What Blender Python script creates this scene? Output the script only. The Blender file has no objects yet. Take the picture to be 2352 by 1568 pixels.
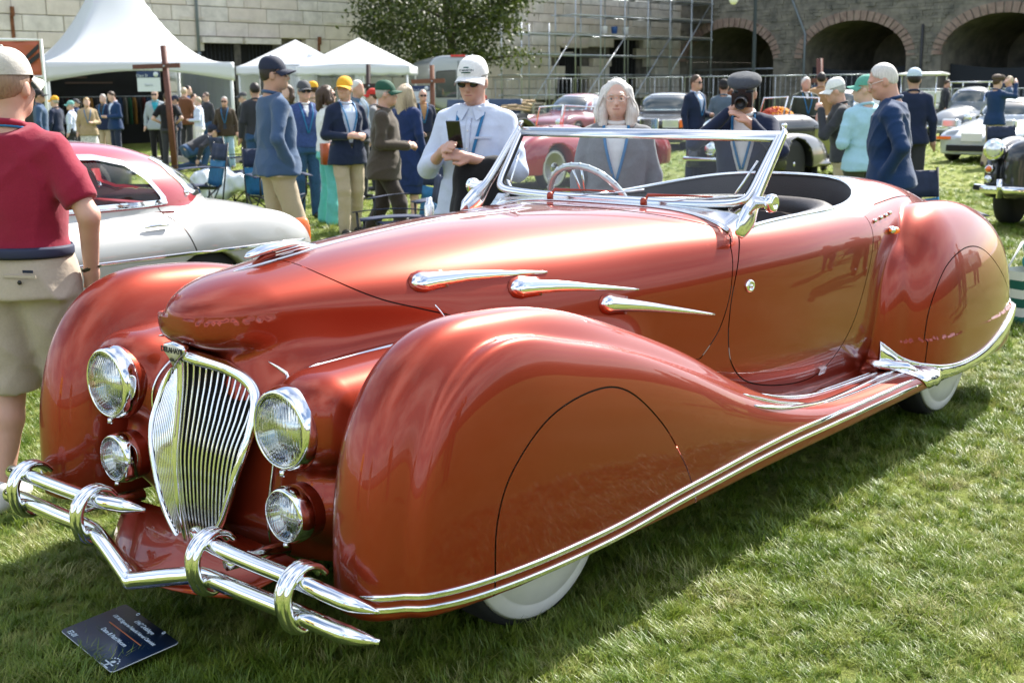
import bpy, bmesh, math, random
import numpy as np
from math import radians, sin, cos, pi
from mathutils import Vector, Matrix
random.seed(7); RNG = np.random.default_rng(7)
SC = bpy.context.scene; COL = SC.collection

# ------------------------------------------------------------------ camera, sky, sun
CAM_H = 1.55; PITCH = radians(11.822); ROLL = radians(-0.5642)
cam_d = bpy.data.cameras.new('camera'); cam = bpy.data.objects.new('camera', cam_d); COL.objects.link(cam)
cam_d.sensor_fit = 'HORIZONTAL'; cam_d.sensor_width = 36.0; cam_d.lens = 42.337
cam_d.clip_start = 0.05; cam_d.clip_end = 3000
_r = Vector((1, 0, 0)); _f = Vector((0, cos(PITCH), -sin(PITCH))); _d = Vector((0, -sin(PITCH), -cos(PITCH)))
_r2 = _r * cos(ROLL) - _d * sin(ROLL); _d2 = _r * sin(ROLL) + _d * cos(ROLL)
cam.matrix_world = Matrix(((_r2.x, -_d2.x, -_f.x, 0), (_r2.y, -_d2.y, -_f.y, 0), (_r2.z, -_d2.z, -_f.z, CAM_H), (0, 0, 0, 1)))
cam_d.dof.use_dof = True; cam_d.dof.focus_distance = 3.9; cam_d.dof.aperture_fstop = 6.3
SC.camera = cam
SC.render.engine = 'CYCLES'
SC.view_settings.view_transform = 'Standard'; SC.view_settings.look = 'None'
SC.view_settings.exposure = 1.42; SC.view_settings.gamma = 1.0; SC.view_settings.use_curve_mapping = False
SC.cycles.use_denoising = True; SC.cycles.max_bounces = 10; SC.cycles.transparent_max_bounces = 24
SC.cycles.glossy_bounces = 5; SC.cycles.caustics_reflective = False; SC.cycles.caustics_refractive = False
SC.cycles.sample_clamp_indirect = 6.0

SUN_EL = radians(44); SHADOW = Vector((-0.585, -0.811, 0)).normalized()      # where shadows fall
sun_vec = Vector((-SHADOW.x * cos(SUN_EL), -SHADOW.y * cos(SUN_EL), sin(SUN_EL)))
sun_d = bpy.data.lights.new('sun', 'SUN'); sun = bpy.data.objects.new('sun', sun_d); COL.objects.link(sun)
sun_d.energy = 4.7; sun_d.angle = radians(0.53); sun_d.color = (1.0, 0.95, 0.87)
sun.rotation_euler = sun_vec.to_track_quat('Z', 'Y').to_euler(); sun.location = (0, 0, 40)
sun['kind'] = 'helper'
world = bpy.data.worlds.new('World'); SC.world = world; world.use_nodes = True
def _world():
    nt = world.node_tree; nt.nodes.clear(); N = nt.nodes.new; L = nt.links.new
    out = N('ShaderNodeOutputWorld'); bg = N('ShaderNodeBackground'); sky = N('ShaderNodeTexSky')
    sky.sky_type = 'NISHITA'; sky.sun_disc = False; sky.sun_elevation = SUN_EL
    sky.sun_rotation = math.atan2(sun_vec.x, sun_vec.y); sky.air_density = 1.0; sky.dust_density = 1.4; sky.ozone_density = 1.0
    tc = N('ShaderNodeTexCoord'); sep = N('ShaderNodeSeparateXYZ'); L(tc.outputs['Generated'], sep.inputs[0])
    # broken fair-weather cloud over the whole sky: project the direction on a flat cloud deck
    zc = N('ShaderNodeMath'); zc.operation = 'MAXIMUM'; L(sep.outputs['Z'], zc.inputs[0]); zc.inputs[1].default_value = 0.0
    za = N('ShaderNodeMath'); za.operation = 'ADD'; L(zc.outputs[0], za.inputs[0]); za.inputs[1].default_value = 0.16
    dv = N('ShaderNodeVectorMath'); dv.operation = 'DIVIDE'; L(tc.outputs['Generated'], dv.inputs[0])
    cb = N('ShaderNodeCombineXYZ'); [L(za.outputs[0], cb.inputs[i]) for i in range(3)]; L(cb.outputs[0], dv.inputs[1])
    mp = N('ShaderNodeMapping'); mp.inputs['Scale'].default_value = (0.85, 0.85, 0.0); mp.inputs['Location'].default_value = (1.3, 0.4, 0.0)
    L(dv.outputs[0], mp.inputs[0])
    nz = N('ShaderNodeTexNoise'); nz.inputs['Scale'].default_value = 1.15; nz.inputs['Detail'].default_value = 7; nz.inputs['Roughness'].default_value = 0.56
    L(mp.outputs[0], nz.inputs['Vector'])
    cr = N('ShaderNodeValToRGB'); cr.color_ramp.elements[0].position = 0.44; cr.color_ramp.elements[1].position = 0.66
    cr.color_ramp.elements[0].color = (0, 0, 0, 1); cr.color_ramp.elements[1].color = (1, 1, 1, 1); L(nz.outputs[0], cr.inputs[0])
    mx = N('ShaderNodeMix'); mx.data_type = 'RGBA'; L(cr.outputs[0], mx.inputs[0]); L(sky.outputs[0], mx.inputs[6])
    mx.inputs[7].default_value = (8.0, 8.2, 8.5, 1)
    L(mx.outputs[2], bg.inputs[0]); bg.inputs[1].default_value = 0.098; L(bg.outputs[0], out.inputs[0])
_world()

# ------------------------------------------------------------------ helpers
MATS = {}
def mat(name, color=(0.5, 0.5, 0.5), rough=0.5, metal=0.0, coat=0.0, spec=0.5, noise=0.0, nscale=20.0, bump=0.0, bscale=60.0,
        emit=None, trans=0.0, ior=1.45, alpha=1.0, sheen=0.0, coat_rough=0.03, color2=None, ndetail=4.0, sub=0.0):
    if name in MATS: return MATS[name]
    m = bpy.data.materials.new(name); m.use_nodes = True; nt = m.node_tree; b = nt.nodes['Principled BSDF']
    N = nt.nodes.new; L = nt.links.new
    b.inputs['Base Color'].default_value = (*color, 1); b.inputs['Roughness'].default_value = rough; b.inputs['Metallic'].default_value = metal
    b.inputs['Coat Weight'].default_value = coat; b.inputs['Coat Roughness'].default_value = coat_rough
    b.inputs['Specular IOR Level'].default_value = spec; b.inputs['IOR'].default_value = ior
    b.inputs['Transmission Weight'].default_value = trans; b.inputs['Alpha'].default_value = alpha
    b.inputs['Sheen Weight'].default_value = sheen
    if sub: b.inputs['Subsurface Weight'].default_value = sub; b.inputs['Subsurface Radius'].default_value = (0.012, 0.005, 0.003)
    if emit: b.inputs['Emission Color'].default_value = (*emit[:3], 1); b.inputs['Emission Strength'].default_value = emit[3]
    if noise or color2:
        tc = N('ShaderNodeTexCoord'); nz = N('ShaderNodeTexNoise'); nz.inputs['Scale'].default_value = nscale; nz.inputs['Detail'].default_value = ndetail
        L(tc.outputs['Object'], nz.inputs['Vector']); mx = N('ShaderNodeMix'); mx.data_type = 'RGBA'
        rp = N('ShaderNodeMapRange'); rp.inputs[1].default_value = 0.32; rp.inputs[2].default_value = 0.68; L(nz.outputs[0], rp.inputs[0])
        L(rp.outputs[0], mx.inputs[0])
        c2 = color2 or tuple(min(1, c * (1 + noise)) for c in color); c1 = color if color2 else tuple(c * (1 - noise) for c in color)
        mx.inputs[6].default_value = (*c1, 1); mx.inputs[7].default_value = (*c2, 1); L(mx.outputs[2], b.inputs['Base Color'])
    if bump:
        tc2 = N('ShaderNodeTexCoord'); n2 = N('ShaderNodeTexNoise'); n2.inputs['Scale'].default_value = bscale; n2.inputs['Detail'].default_value = 5
        L(tc2.outputs['Object'], n2.inputs['Vector']); bp = N('ShaderNodeBump'); bp.inputs['Strength'].default_value = bump; bp.inputs['Distance'].default_value = 0.02
        L(n2.outputs[0], bp.inputs['Height']); L(bp.outputs[0], b.inputs['Normal'])
    MATS[name] = m; return m

def link(name, me, m=None, parent=None, loc=None):
    o = bpy.data.objects.new(name, me); COL.objects.link(o)
    if m is not None and isinstance(me, bpy.types.Mesh) and not me.materials: me.materials.append(m)
    if parent is not None: o.parent = parent
    if loc is not None: o.location = loc
    return o
def tag(o, label=None, cat=None, group=None, kind=None):
    if label: o['label'] = label
    if cat: o['category'] = cat
    if group: o['group'] = group
    if kind: o['kind'] = kind
    return o
def thing(name, label, cat, loc=(0, 0, 0), rz=0.0, group=None):
    o = bpy.data.objects.new(name, None); COL.objects.link(o); o.location = loc; o.rotation_euler = (0, 0, rz); o.empty_display_size = 0.1
    return tag(o, label, cat, group)
def copy_tree(o, parent=None):
    c = o.copy(); COL.objects.link(c)
    if parent is not None: c.parent = parent
    for ch in o.children: copy_tree(ch, c)
    return c

class MB:
    """collects vertices and faces of one mesh part"""
    def __init__(s): s.v = []; s.f = []; s.sm = []
    def add(s, v, f, smooth=True):
        n = len(s.v); s.v += [tuple(p) for p in v]; s.f += [tuple(i + n for i in q) for q in f]; s.sm += [smooth] * len(f); return s
    def box(s, c, d, R=None, taper=1.0):
        v = []
        for k in (-1, 1):
            t = taper if k > 0 else 1.0
            for (i, j) in ((-1, -1), (1, -1), (1, 1), (-1, 1)): v.append(Vector((i * d[0] / 2 * t, j * d[1] / 2 * t, k * d[2] / 2)))
        if R is not None: v = [R @ p for p in v]
        v = [p + Vector(c) for p in v]
        return s.add(v, [(3, 2, 1, 0), (4, 5, 6, 7), (0, 1, 5, 4), (1, 2, 6, 5), (2, 3, 7, 6), (3, 0, 4, 7)], False)
    def tube(s, pts, r, n=8, cap=True, flat=None, up=None, closed=False):
        """swept tube; r number or list; flat=(a,b) multiplies the two cross axes"""
        P = [Vector(p) for p in pts]; m = len(P); rr = list(r) if hasattr(r, '__len__') else [r] * m
        fa, fb = flat or (1, 1); v = []; f = []; prev = None
        for i in range(m):
            if closed: t = P[(i + 1) % m] - P[i - 1]
            else: t = P[min(i + 1, m - 1)] - P[max(i - 1, 0)]
            if t.length < 1e-9: t = Vector((0, 0, 1))
            t.normalize()
            if up is not None: a = Vector(up); a = a - t * a.dot(t)
            elif prev is None: a = t.orthogonal()
            else: a = prev - t * prev.dot(t)
            if a.length < 1e-6: a = t.orthogonal()
            a.normalize(); prev = a; b = t.cross(a)
            for k in range(n):
                q = 2 * pi * k / n; v.append(P[i] + a * (cos(q) * rr[i] * fa) + b * (sin(q) * rr[i] * fb))
        for i in range(m if closed else m - 1):
            i2 = (i + 1) % m
            for k in range(n): f.append((i * n + k, i * n + (k + 1) % n, i2 * n + (k + 1) % n, i2 * n + k))
        if cap and not closed: f += [tuple(range(n))[::-1], tuple((m - 1) * n + k for k in range(n))]
        return s.add(v, f)
    def lathe(s, prof, c=(0, 0, 0), R=None, n=24):
        """prof: list of (r, h) around local z"""
        v = []; f = []
        for (r, h) in prof:
            for k in range(n): q = 2 * pi * k / n; v.append(Vector((r * cos(q), r * sin(q), h)))
        if R is not None: v = [R @ p for p in v]
        v = [p + Vector(c) for p in v]
        for i in range(len(prof) - 1):
            for k in range(n): f.append((i * n + k, i * n + (k + 1) % n, (i + 1) * n + (k + 1) % n, (i + 1) * n + k))
        if prof[0][0] > 1e-6: f.append(tuple(range(n))[::-1])
        if prof[-1][0] > 1e-6: f.append(tuple((len(prof) - 1) * n + k for k in range(n)))
        return s.add(v, f)
    def loft(s, rings, cap=True, closed=True):
        n = len(rings[0]); v = [p for r in rings for p in r]; f = []
        for i in range(len(rings) - 1):
            for k in range(n if closed else n - 1): f.append((i * n + k, i * n + (k + 1) % n, (i + 1) * n + (k + 1) % n, (i + 1) * n + k))
        if cap and closed: f += [tuple(range(n))[::-1], tuple((len(rings) - 1) * n + k for k in range(n))]
        return s.add(v, f)
    def sphere(s, c, r, R=None, nu=14, nv=9):
        rx, ry, rz = r if hasattr(r, '__len__') else (r, r, r); v = []; f = []
        for j in range(nv + 1):
            th = pi * j / nv
            for k in range(nu): q = 2 * pi * k / nu; v.append(Vector((rx * sin(th) * cos(q), ry * sin(th) * sin(q), -rz * cos(th))))
        if R is not None: v = [R @ p for p in v]
        v = [p + Vector(c) for p in v]
        for j in range(nv):
            for k in range(nu): f.append((j * nu + k, j * nu + (k + 1) % nu, (j + 1) * nu + (k + 1) % nu, (j + 1) * nu + k))
        return s.add(v, f)
    def grid(s, fn, nu, nv, smooth=True):
        v = [fn(i / (nu - 1), j / (nv - 1)) for i in range(nu) for j in range(nv)]
        return s.add(v, [(i * nv + j, (i + 1) * nv + j, (i + 1) * nv + j + 1, i * nv + j + 1) for i in range(nu - 1) for j in range(nv - 1)], smooth)
    def mesh(s, name):
        me = bpy.data.meshes.new(name); me.from_pydata(s.v, [], s.f)
        me.polygons.foreach_set('use_smooth', s.sm); me.update(); return me
    def build(s, name, m, parent=None, loc=None, weld=False, bevel=0, solid=0, subsurf=0):
        me = s.mesh(name); me.materials.append(m)
        if weld:
            bm = bmesh.new(); bm.from_mesh(me); bmesh.ops.remove_doubles(bm, verts=bm.verts, dist=1e-5); bmesh.ops.recalc_face_normals(bm, faces=bm.faces); bm.to_mesh(me); bm.free()
        o = link(name, me, None, parent, loc)
        if solid: md = o.modifiers.new('solid', 'SOLIDIFY'); md.thickness = solid; md.offset = 0
        if bevel: md = o.modifiers.new('bevel', 'BEVEL'); md.width = bevel; md.segments = 2; md.limit_method = 'ANGLE'
        if subsurf: md = o.modifiers.new('sub', 'SUBSURF'); md.levels = subsurf; md.render_levels = subsurf
        return o
def text_mesh(body, size, extrude=0.0005, align='CENTER', spacing=1.0, bold=0.0):
    cu = bpy.data.curves.new('lettering', 'FONT'); cu.body = body; cu.size = size; cu.extrude = extrude; cu.align_x = align; cu.align_y = 'CENTER'; cu.space_character = spacing
    cu.offset = bold; cu.resolution_u = 3
    o = bpy.data.objects.new('lettering', cu); COL.objects.link(o); dg = bpy.context.evaluated_depsgraph_get()
    me = bpy.data.meshes.new_from_object(o.evaluated_get(dg)); bpy.data.objects.remove(o); bpy.data.curves.remove(cu); return me
def RZ(a): return Matrix.Rotation(a, 3, 'Z')
def align_z(d): return Vector(d).to_track_quat('Z', 'Y').to_matrix()
def px(x, y, D):
    """world point seen at photo position (x, y) of the 2352-wide view, D metres in front"""
    u = (x - 1176) / 2765.9; v = (y - 784) / 2765.9
    u, v = u * cos(ROLL) + v * sin(ROLL), -u * sin(ROLL) + v * cos(ROLL)
    d = Vector((u, cos(PITCH) - v * sin(PITCH), -sin(PITCH) - v * cos(PITCH))); t = D / d.y
    return Vector((d.x * t, D, CAM_H + d.z * t))
CHROME = mat('chrome', (0.86, 0.87, 0.88), 0.045, 1.0)
BLACK_RUBBER = mat('black rubber', (0.018, 0.018, 0.018), 0.75, bump=0.15, bscale=90)
GLASS = None
def make_glass(name, tint=(0.9, 0.95, 0.93), rough=0.0, refl=1.0):
    """thin clear pane: mostly see-through, mirror reflection that rises at grazing angles"""
    m = bpy.data.materials.new(name); m.use_nodes = True; nt = m.node_tree; nt.nodes.clear(); N = nt.nodes.new; L = nt.links.new
    out = N('ShaderNodeOutputMaterial'); mix = N('ShaderNodeMixShader'); tr = N('ShaderNodeBsdfTransparent'); gl = N('ShaderNodeBsdfGlossy'); fr = N('ShaderNodeLayerWeight')
    tr.inputs[0].default_value = (*tint, 1); gl.inputs['Roughness'].default_value = rough; fr.inputs[0].default_value = 0.5
    pw = N('ShaderNodeMath'); pw.operation = 'POWER'; L(fr.outputs['Facing'], pw.inputs[0]); pw.inputs[1].default_value = 4.5
    mu = N('ShaderNodeMath'); mu.operation = 'MULTIPLY_ADD'; L(pw.outputs[0], mu.inputs[0]); mu.inputs[1].default_value = 0.9; mu.inputs[2].default_value = 0.075 * refl
    L(mu.outputs[0], mix.inputs[0]); L(tr.outputs[0], mix.inputs[1]); L(gl.outputs[0], mix.inputs[2]); L(mix.outputs[0], out.inputs[0]); return m
GLASS = make_glass('clear glass', (0.84, 0.89, 0.91), refl=0.8); DARK_GLASS = make_glass('dark car glass', (0.25, 0.30, 0.30), refl=2.2)
# ------------------------------------------------------------------ small implicit-surface toolkit (people, second-row cars)
def nets(F, lo, h):
    """surface nets of a sampled field (negative inside): vertices, quads"""
    S = F < 0; nx, ny, nz = F.shape; sh = (nx - 1, ny - 1, nz - 1)
    fl = []; ps = []; tot = sh[0] * sh[1] * sh[2]
    for ax in range(3):
        sl0 = [slice(None)] * 3; sl1 = [slice(None)] * 3; sl0[ax] = slice(0, -1); sl1[ax] = slice(1, None)
        cr = S[tuple(sl0)] != S[tuple(sl1)]; idx = np.argwhere(cr)
        if len(idx) == 0: continue
        va = F[tuple(sl0)][cr]; vb = F[tuple(sl1)][cr]; pos = idx.astype(np.float64); pos[:, ax] += va / (va - vb); o = [k for k in range(3) if k != ax]
        for d1 in (0, 1):
            for d2 in (0, 1):
                c = idx.copy(); c[:, o[0]] -= d1; c[:, o[1]] -= d2
                ok = (c[:, o[0]] >= 0) & (c[:, o[1]] >= 0) & (c[:, o[0]] < sh[o[0]]) & (c[:, o[1]] < sh[o[1]]); c = c[ok]; fl.append((c[:, 0] * sh[1] + c[:, 1]) * sh[2] + c[:, 2]); ps.append(pos[ok])
    if not fl: return np.zeros((0, 3)), np.zeros((0, 4), int)
    fl = np.concatenate(fl); ps = np.concatenate(ps); u, inv, cnt = np.unique(fl, return_inverse=True, return_counts=True)
    V = np.stack([np.bincount(inv, ps[:, k]) / cnt for k in range(3)], 1) * h + np.asarray(lo); id_ = np.full(tot, -1, np.int64); id_[u] = np.arange(len(u)); id_ = id_.reshape(sh)
    quads = []
    for ax in range(3):
        s0 = [slice(1, -1)] * 3; s1 = [slice(1, -1)] * 3; s0[ax] = slice(0, -1); s1[ax] = slice(1, None)
        A, B = S[tuple(s0)], S[tuple(s1)]; e = np.argwhere(A != B)
        if len(e) == 0: continue
        ins = A[tuple(e.T)]; o1, o2 = [(1, 2), (2, 0), (0, 1)][ax]
        for k in range(3):
            if k != ax: e[:, k] += 1
        def cell(d1, d2):
            q = e.copy(); q[:, o1] += d1; q[:, o2] += d2; return id_[tuple(q.T)]
        Q = np.stack([cell(-1, -1), cell(0, -1), cell(0, 0), cell(-1, 0)], 1); Q[~ins] = Q[~ins][:, ::-1]; quads.append(Q)
    Q = np.concatenate(quads) if quads else np.zeros((0, 4), np.int64); return V, Q[(Q >= 0).all(1)]
def np_mesh(name, V, Q, smooth=True, normals=None):
    me = bpy.data.meshes.new(name); V = np.asarray(V, np.float32); Q = np.asarray(Q, np.int32); k = Q.shape[1]
    me.vertices.add(len(V)); me.vertices.foreach_set('co', V.ravel()); me.loops.add(Q.size); me.polygons.add(len(Q)); me.loops.foreach_set('vertex_index', Q.ravel())
    me.polygons.foreach_set('loop_start', np.arange(0, Q.size, k, dtype=np.int32)); me.polygons.foreach_set('use_smooth', np.full(len(Q), smooth)); me.update(); me.validate()
    if normals is not None: me.normals_split_custom_set_from_vertices(normals.tolist())
    return me
class Blob:
    """sampled field built from rounded limbs"""
    def __init__(s, lo, hi, h):
        s.lo = np.array(lo, float); s.h = h; s.n = np.maximum(2, np.ceil((np.array(hi) - s.lo) / h).astype(int) + 1); s.F = np.full(s.n, .2, np.float32)
    def win(s, a, b):
        i0 = np.clip(np.floor((np.asarray(a) - s.lo) / s.h).astype(int), 0, s.n - 1); i1 = np.clip(np.ceil((np.asarray(b) - s.lo) / s.h).astype(int) + 1, 1, s.n)
        sl = tuple(slice(p, q) for p, q in zip(i0, i1))
        g = np.meshgrid(*[s.lo[k] + s.h * np.arange(i0[k], i1[k]) for k in range(3)], indexing='ij'); return sl, g
    def put(s, sl, d, k):
        if d.size == 0: return
        a = s.F[sl]; hh = np.maximum(k - np.abs(a - d), 0) / k; s.F[sl] = np.minimum(a, d) - hh * hh * k / 4
    def cap(s, p, q, r0, r1=None, k=.02):
        p = np.array(p, float); q = np.array(q, float); r1 = r0 if r1 is None else r1; m = max(r0, r1) + .05 + k
        sl, (x, y, z) = s.win(np.minimum(p, q) - m, np.maximum(p, q) + m); u = q - p; L = u @ u + 1e-12
        t = np.clip(((x - p[0]) * u[0] + (y - p[1]) * u[1] + (z - p[2]) * u[2]) / L, 0, 1)
        s.put(sl, np.sqrt((x - p[0] - t * u[0]) ** 2 + (y - p[1] - t * u[1]) ** 2 + (z - p[2] - t * u[2]) ** 2) - (r0 + (r1 - r0) * t), k); return s
    def ell(s, c, r, R=None, k=.02):
        c = np.array(c, float); r = np.array(r, float); m = r.max() + .05 + k; sl, (x, y, z) = s.win(c - m, c + m); P = np.stack([x - c[0], y - c[1], z - c[2]], -1)
        if R is not None: P = P @ R
        q = P / r; n = np.sqrt((q * q).sum(-1)) + 1e-9; g = np.sqrt(((q / r) ** 2).sum(-1)) / n; s.put(sl, (n - 1) / np.maximum(g, 1e-3), k); return s
    def col(s, o, R, tab, z0, z1, k=.03, grow=0.0, noise=None):
        """elliptic column: tab rows (z, rx, ry, yoff) in the frame R at o"""
        tab = np.array(tab, float); m = .42; zc = (z0 + z1) / 2; c = np.array(o) + R @ np.array([0, 0, zc]); e = np.abs(R) @ np.array([m, m, abs(z1 - z0) / 2 + .08])
        sl, (x, y, z) = s.win(c - e, c + e); P = np.stack([x - o[0], y - o[1], z - o[2]], -1) @ R
        rx = np.interp(P[..., 2], tab[:, 0], tab[:, 1]) + grow; ry = np.interp(P[..., 2], tab[:, 0], tab[:, 2]) + grow; yo = np.interp(P[..., 2], tab[:, 0], tab[:, 3])
        a = P[..., 0] / rx; b = (P[..., 1] - yo) / ry; n = (np.abs(a) ** 2.3 + np.abs(b) ** 2.3 + 1e-9) ** (1 / 2.3); d = (n - 1) * np.minimum(rx, ry)
        e1 = np.maximum(z0 - P[..., 2], P[..., 2] - z1); kk = .02; hh = np.maximum(kk - np.abs(d - e1), 0) / kk; d = np.maximum(d, e1) + hh * hh * kk / 4
        s.put(sl, d, k); return s
    def near(s, lim):
        m = np.abs(s.F) < lim; ix = np.argwhere(m); return m, [s.lo[k] + s.h * ix[:, k] for k in range(3)]
    def cut(s, fn):
        m = s.F < .08; ix = np.argwhere(m); g = [s.lo[k] + s.h * ix[:, k] for k in range(3)]; s.F[m] = np.maximum(s.F[m], fn(*g).astype(np.float32)); return s
    def wrinkle(s, amp, freq, seed=0):
        m, g = s.near(.045); r = np.random.default_rng(seed); f = 0
        for i in range(3):
            d = r.normal(size=3); d[2] *= 1.25; d /= np.linalg.norm(d); q = freq * (1 + .45 * i); ph = r.uniform(0, 6.28); wob = 1.2 * np.sin(6 * (g[(i + 1) % 3]) + ph)
            f = f + np.sin(q * (g[0] * d[0] + g[1] * d[1] + g[2] * d[2]) + ph + wob) / (1 + .5 * i)
        s.F[m] += ((amp * .5) * f).astype(np.float32); return s
    def folds(s, amp, seed=0):
        """narrow drape creases, patchy"""
        m, g = s.near(.045); r = np.random.default_rng(seed); f = 0; x, y, z = g; rad = np.arctan2(y, np.abs(x) + .02)
        for i in range(5):
            ph = r.uniform(0, 6.28, 4); sl = r.uniform(-1.1, 1.1); q = r.uniform(26, 46); t = z * q * (.75 if i % 2 else .35) + sl * q * (x + .6 * y) + 1.3 * np.sin(5 * z + ph[0]) + 1.1 * np.sin(9 * x + ph[1])
            mask = np.clip(np.sin(7 * z + ph[2] + 2 * np.sin(6 * x + ph[3])) * .9 + .15, 0, 1); f = f + mask * (1 - np.abs(np.sin(t * .5))) ** 2.2
        s.F[m] -= (amp * np.minimum(f, 1.2)).astype(np.float32); return s
    def mesh(s, name):
        s.F[0] = s.F[-1] = .2; s.F[:, 0] = s.F[:, -1] = .2; s.F[:, :, 0] = s.F[:, :, -1] = .2
        V, Q = nets(s.F, s.lo, s.h); return np_mesh(name, V, Q)
def cr_spline(pts, n=10, closed=False):
    P = [np.array(p, float) for p in pts]; m = len(P); out = []
    rng = range(m) if closed else range(m - 1)
    for i in rng:
        p1, p2 = P[i], P[(i + 1) % m]; p0 = P[i - 1] if (i > 0 or closed) else 2 * p1 - p2; p3 = P[(i + 2) % m] if (i + 2 < m or closed) else 2 * p2 - p1
        for k in range(n):
            t = k / n; out.append(.5 * ((2 * p1) + (p2 - p0) * t + (2 * p0 - 5 * p1 + 4 * p2 - p3) * t * t + (3 * p1 - p0 - 3 * p2 + p3) * t ** 3))
    if not closed: out.append(P[-1])
    return np.array(out)
# ------------------------------------------------------------------ lawn
def lawn_mat():
    m = bpy.data.materials.new('lawn soil and turf'); m.use_nodes = True; nt = m.node_tree; b = nt.nodes['Principled BSDF']; N = nt.nodes.new; L = nt.links.new
    geo = N('ShaderNodeNewGeometry'); mp = N('ShaderNodeMapping'); L(geo.outputs['Position'], mp.inputs[0])
    def noise(sc, det=4, rough=.55):
        n = N('ShaderNodeTexNoise'); n.inputs['Scale'].default_value = sc; n.inputs['Detail'].default_value = det; n.inputs['Roughness'].default_value = rough; L(mp.outputs[0], n.inputs['Vector']); return n
    a, c, f = noise(.16), noise(1.1, 5), noise(38, 6, .7)
    r1 = N('ShaderNodeValToRGB'); r1.color_ramp.elements[0].position = .36; r1.color_ramp.elements[1].position = .66; r1.color_ramp.elements[0].color = (.125, .175, .022, 1); r1.color_ramp.elements[1].color = (.25, .285, .065, 1); L(a.outputs[0], r1.inputs[0])
    r2 = N('ShaderNodeValToRGB'); r2.color_ramp.elements[0].position = .38; r2.color_ramp.elements[1].position = .68; r2.color_ramp.elements[0].color = (.135, .19, .024, 1); r2.color_ramp.elements[1].color = (.32, .32, .12, 1); L(c.outputs[0], r2.inputs[0])
    mx = N('ShaderNodeMix'); mx.data_type = 'RGBA'; mx.inputs[0].default_value = .5; L(r1.outputs[0], mx.inputs[6]); L(r2.outputs[0], mx.inputs[7])
    m2 = N('ShaderNodeMix'); m2.data_type = 'RGBA'; m2.blend_type = 'MULTIPLY'; m2.inputs[0].default_value = .75; L(mx.outputs[2], m2.inputs[6])
    r3 = N('ShaderNodeValToRGB'); r3.color_ramp.elements[0].position = .3; r3.color_ramp.elements[1].position = .7; r3.color_ramp.elements[0].color = (.42, .42, .38, 1); r3.color_ramp.elements[1].color = (1.25, 1.25, 1.2, 1); L(f.outputs[0], r3.inputs[0]); L(r3.outputs[0], m2.inputs[7])
    L(m2.outputs[2], b.inputs['Base Color']); b.inputs['Roughness'].default_value = .9; b.inputs['Specular IOR Level'].default_value = .15
    bp = N('ShaderNodeBump'); bp.inputs['Strength'].default_value = .9; bp.inputs['Distance'].default_value = .04; L(f.outputs[0], bp.inputs['Height']); L(bp.outputs[0], b.inputs['Normal']); return m
LAWN = lawn_mat()
MB().add([(-600, -600, 0), (600, -600, 0), (600, 600, 0), (-600, 600, 0)], [(0, 1, 2, 3)], False).build('ground', LAWN)['kind'] = 'structure'
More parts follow.
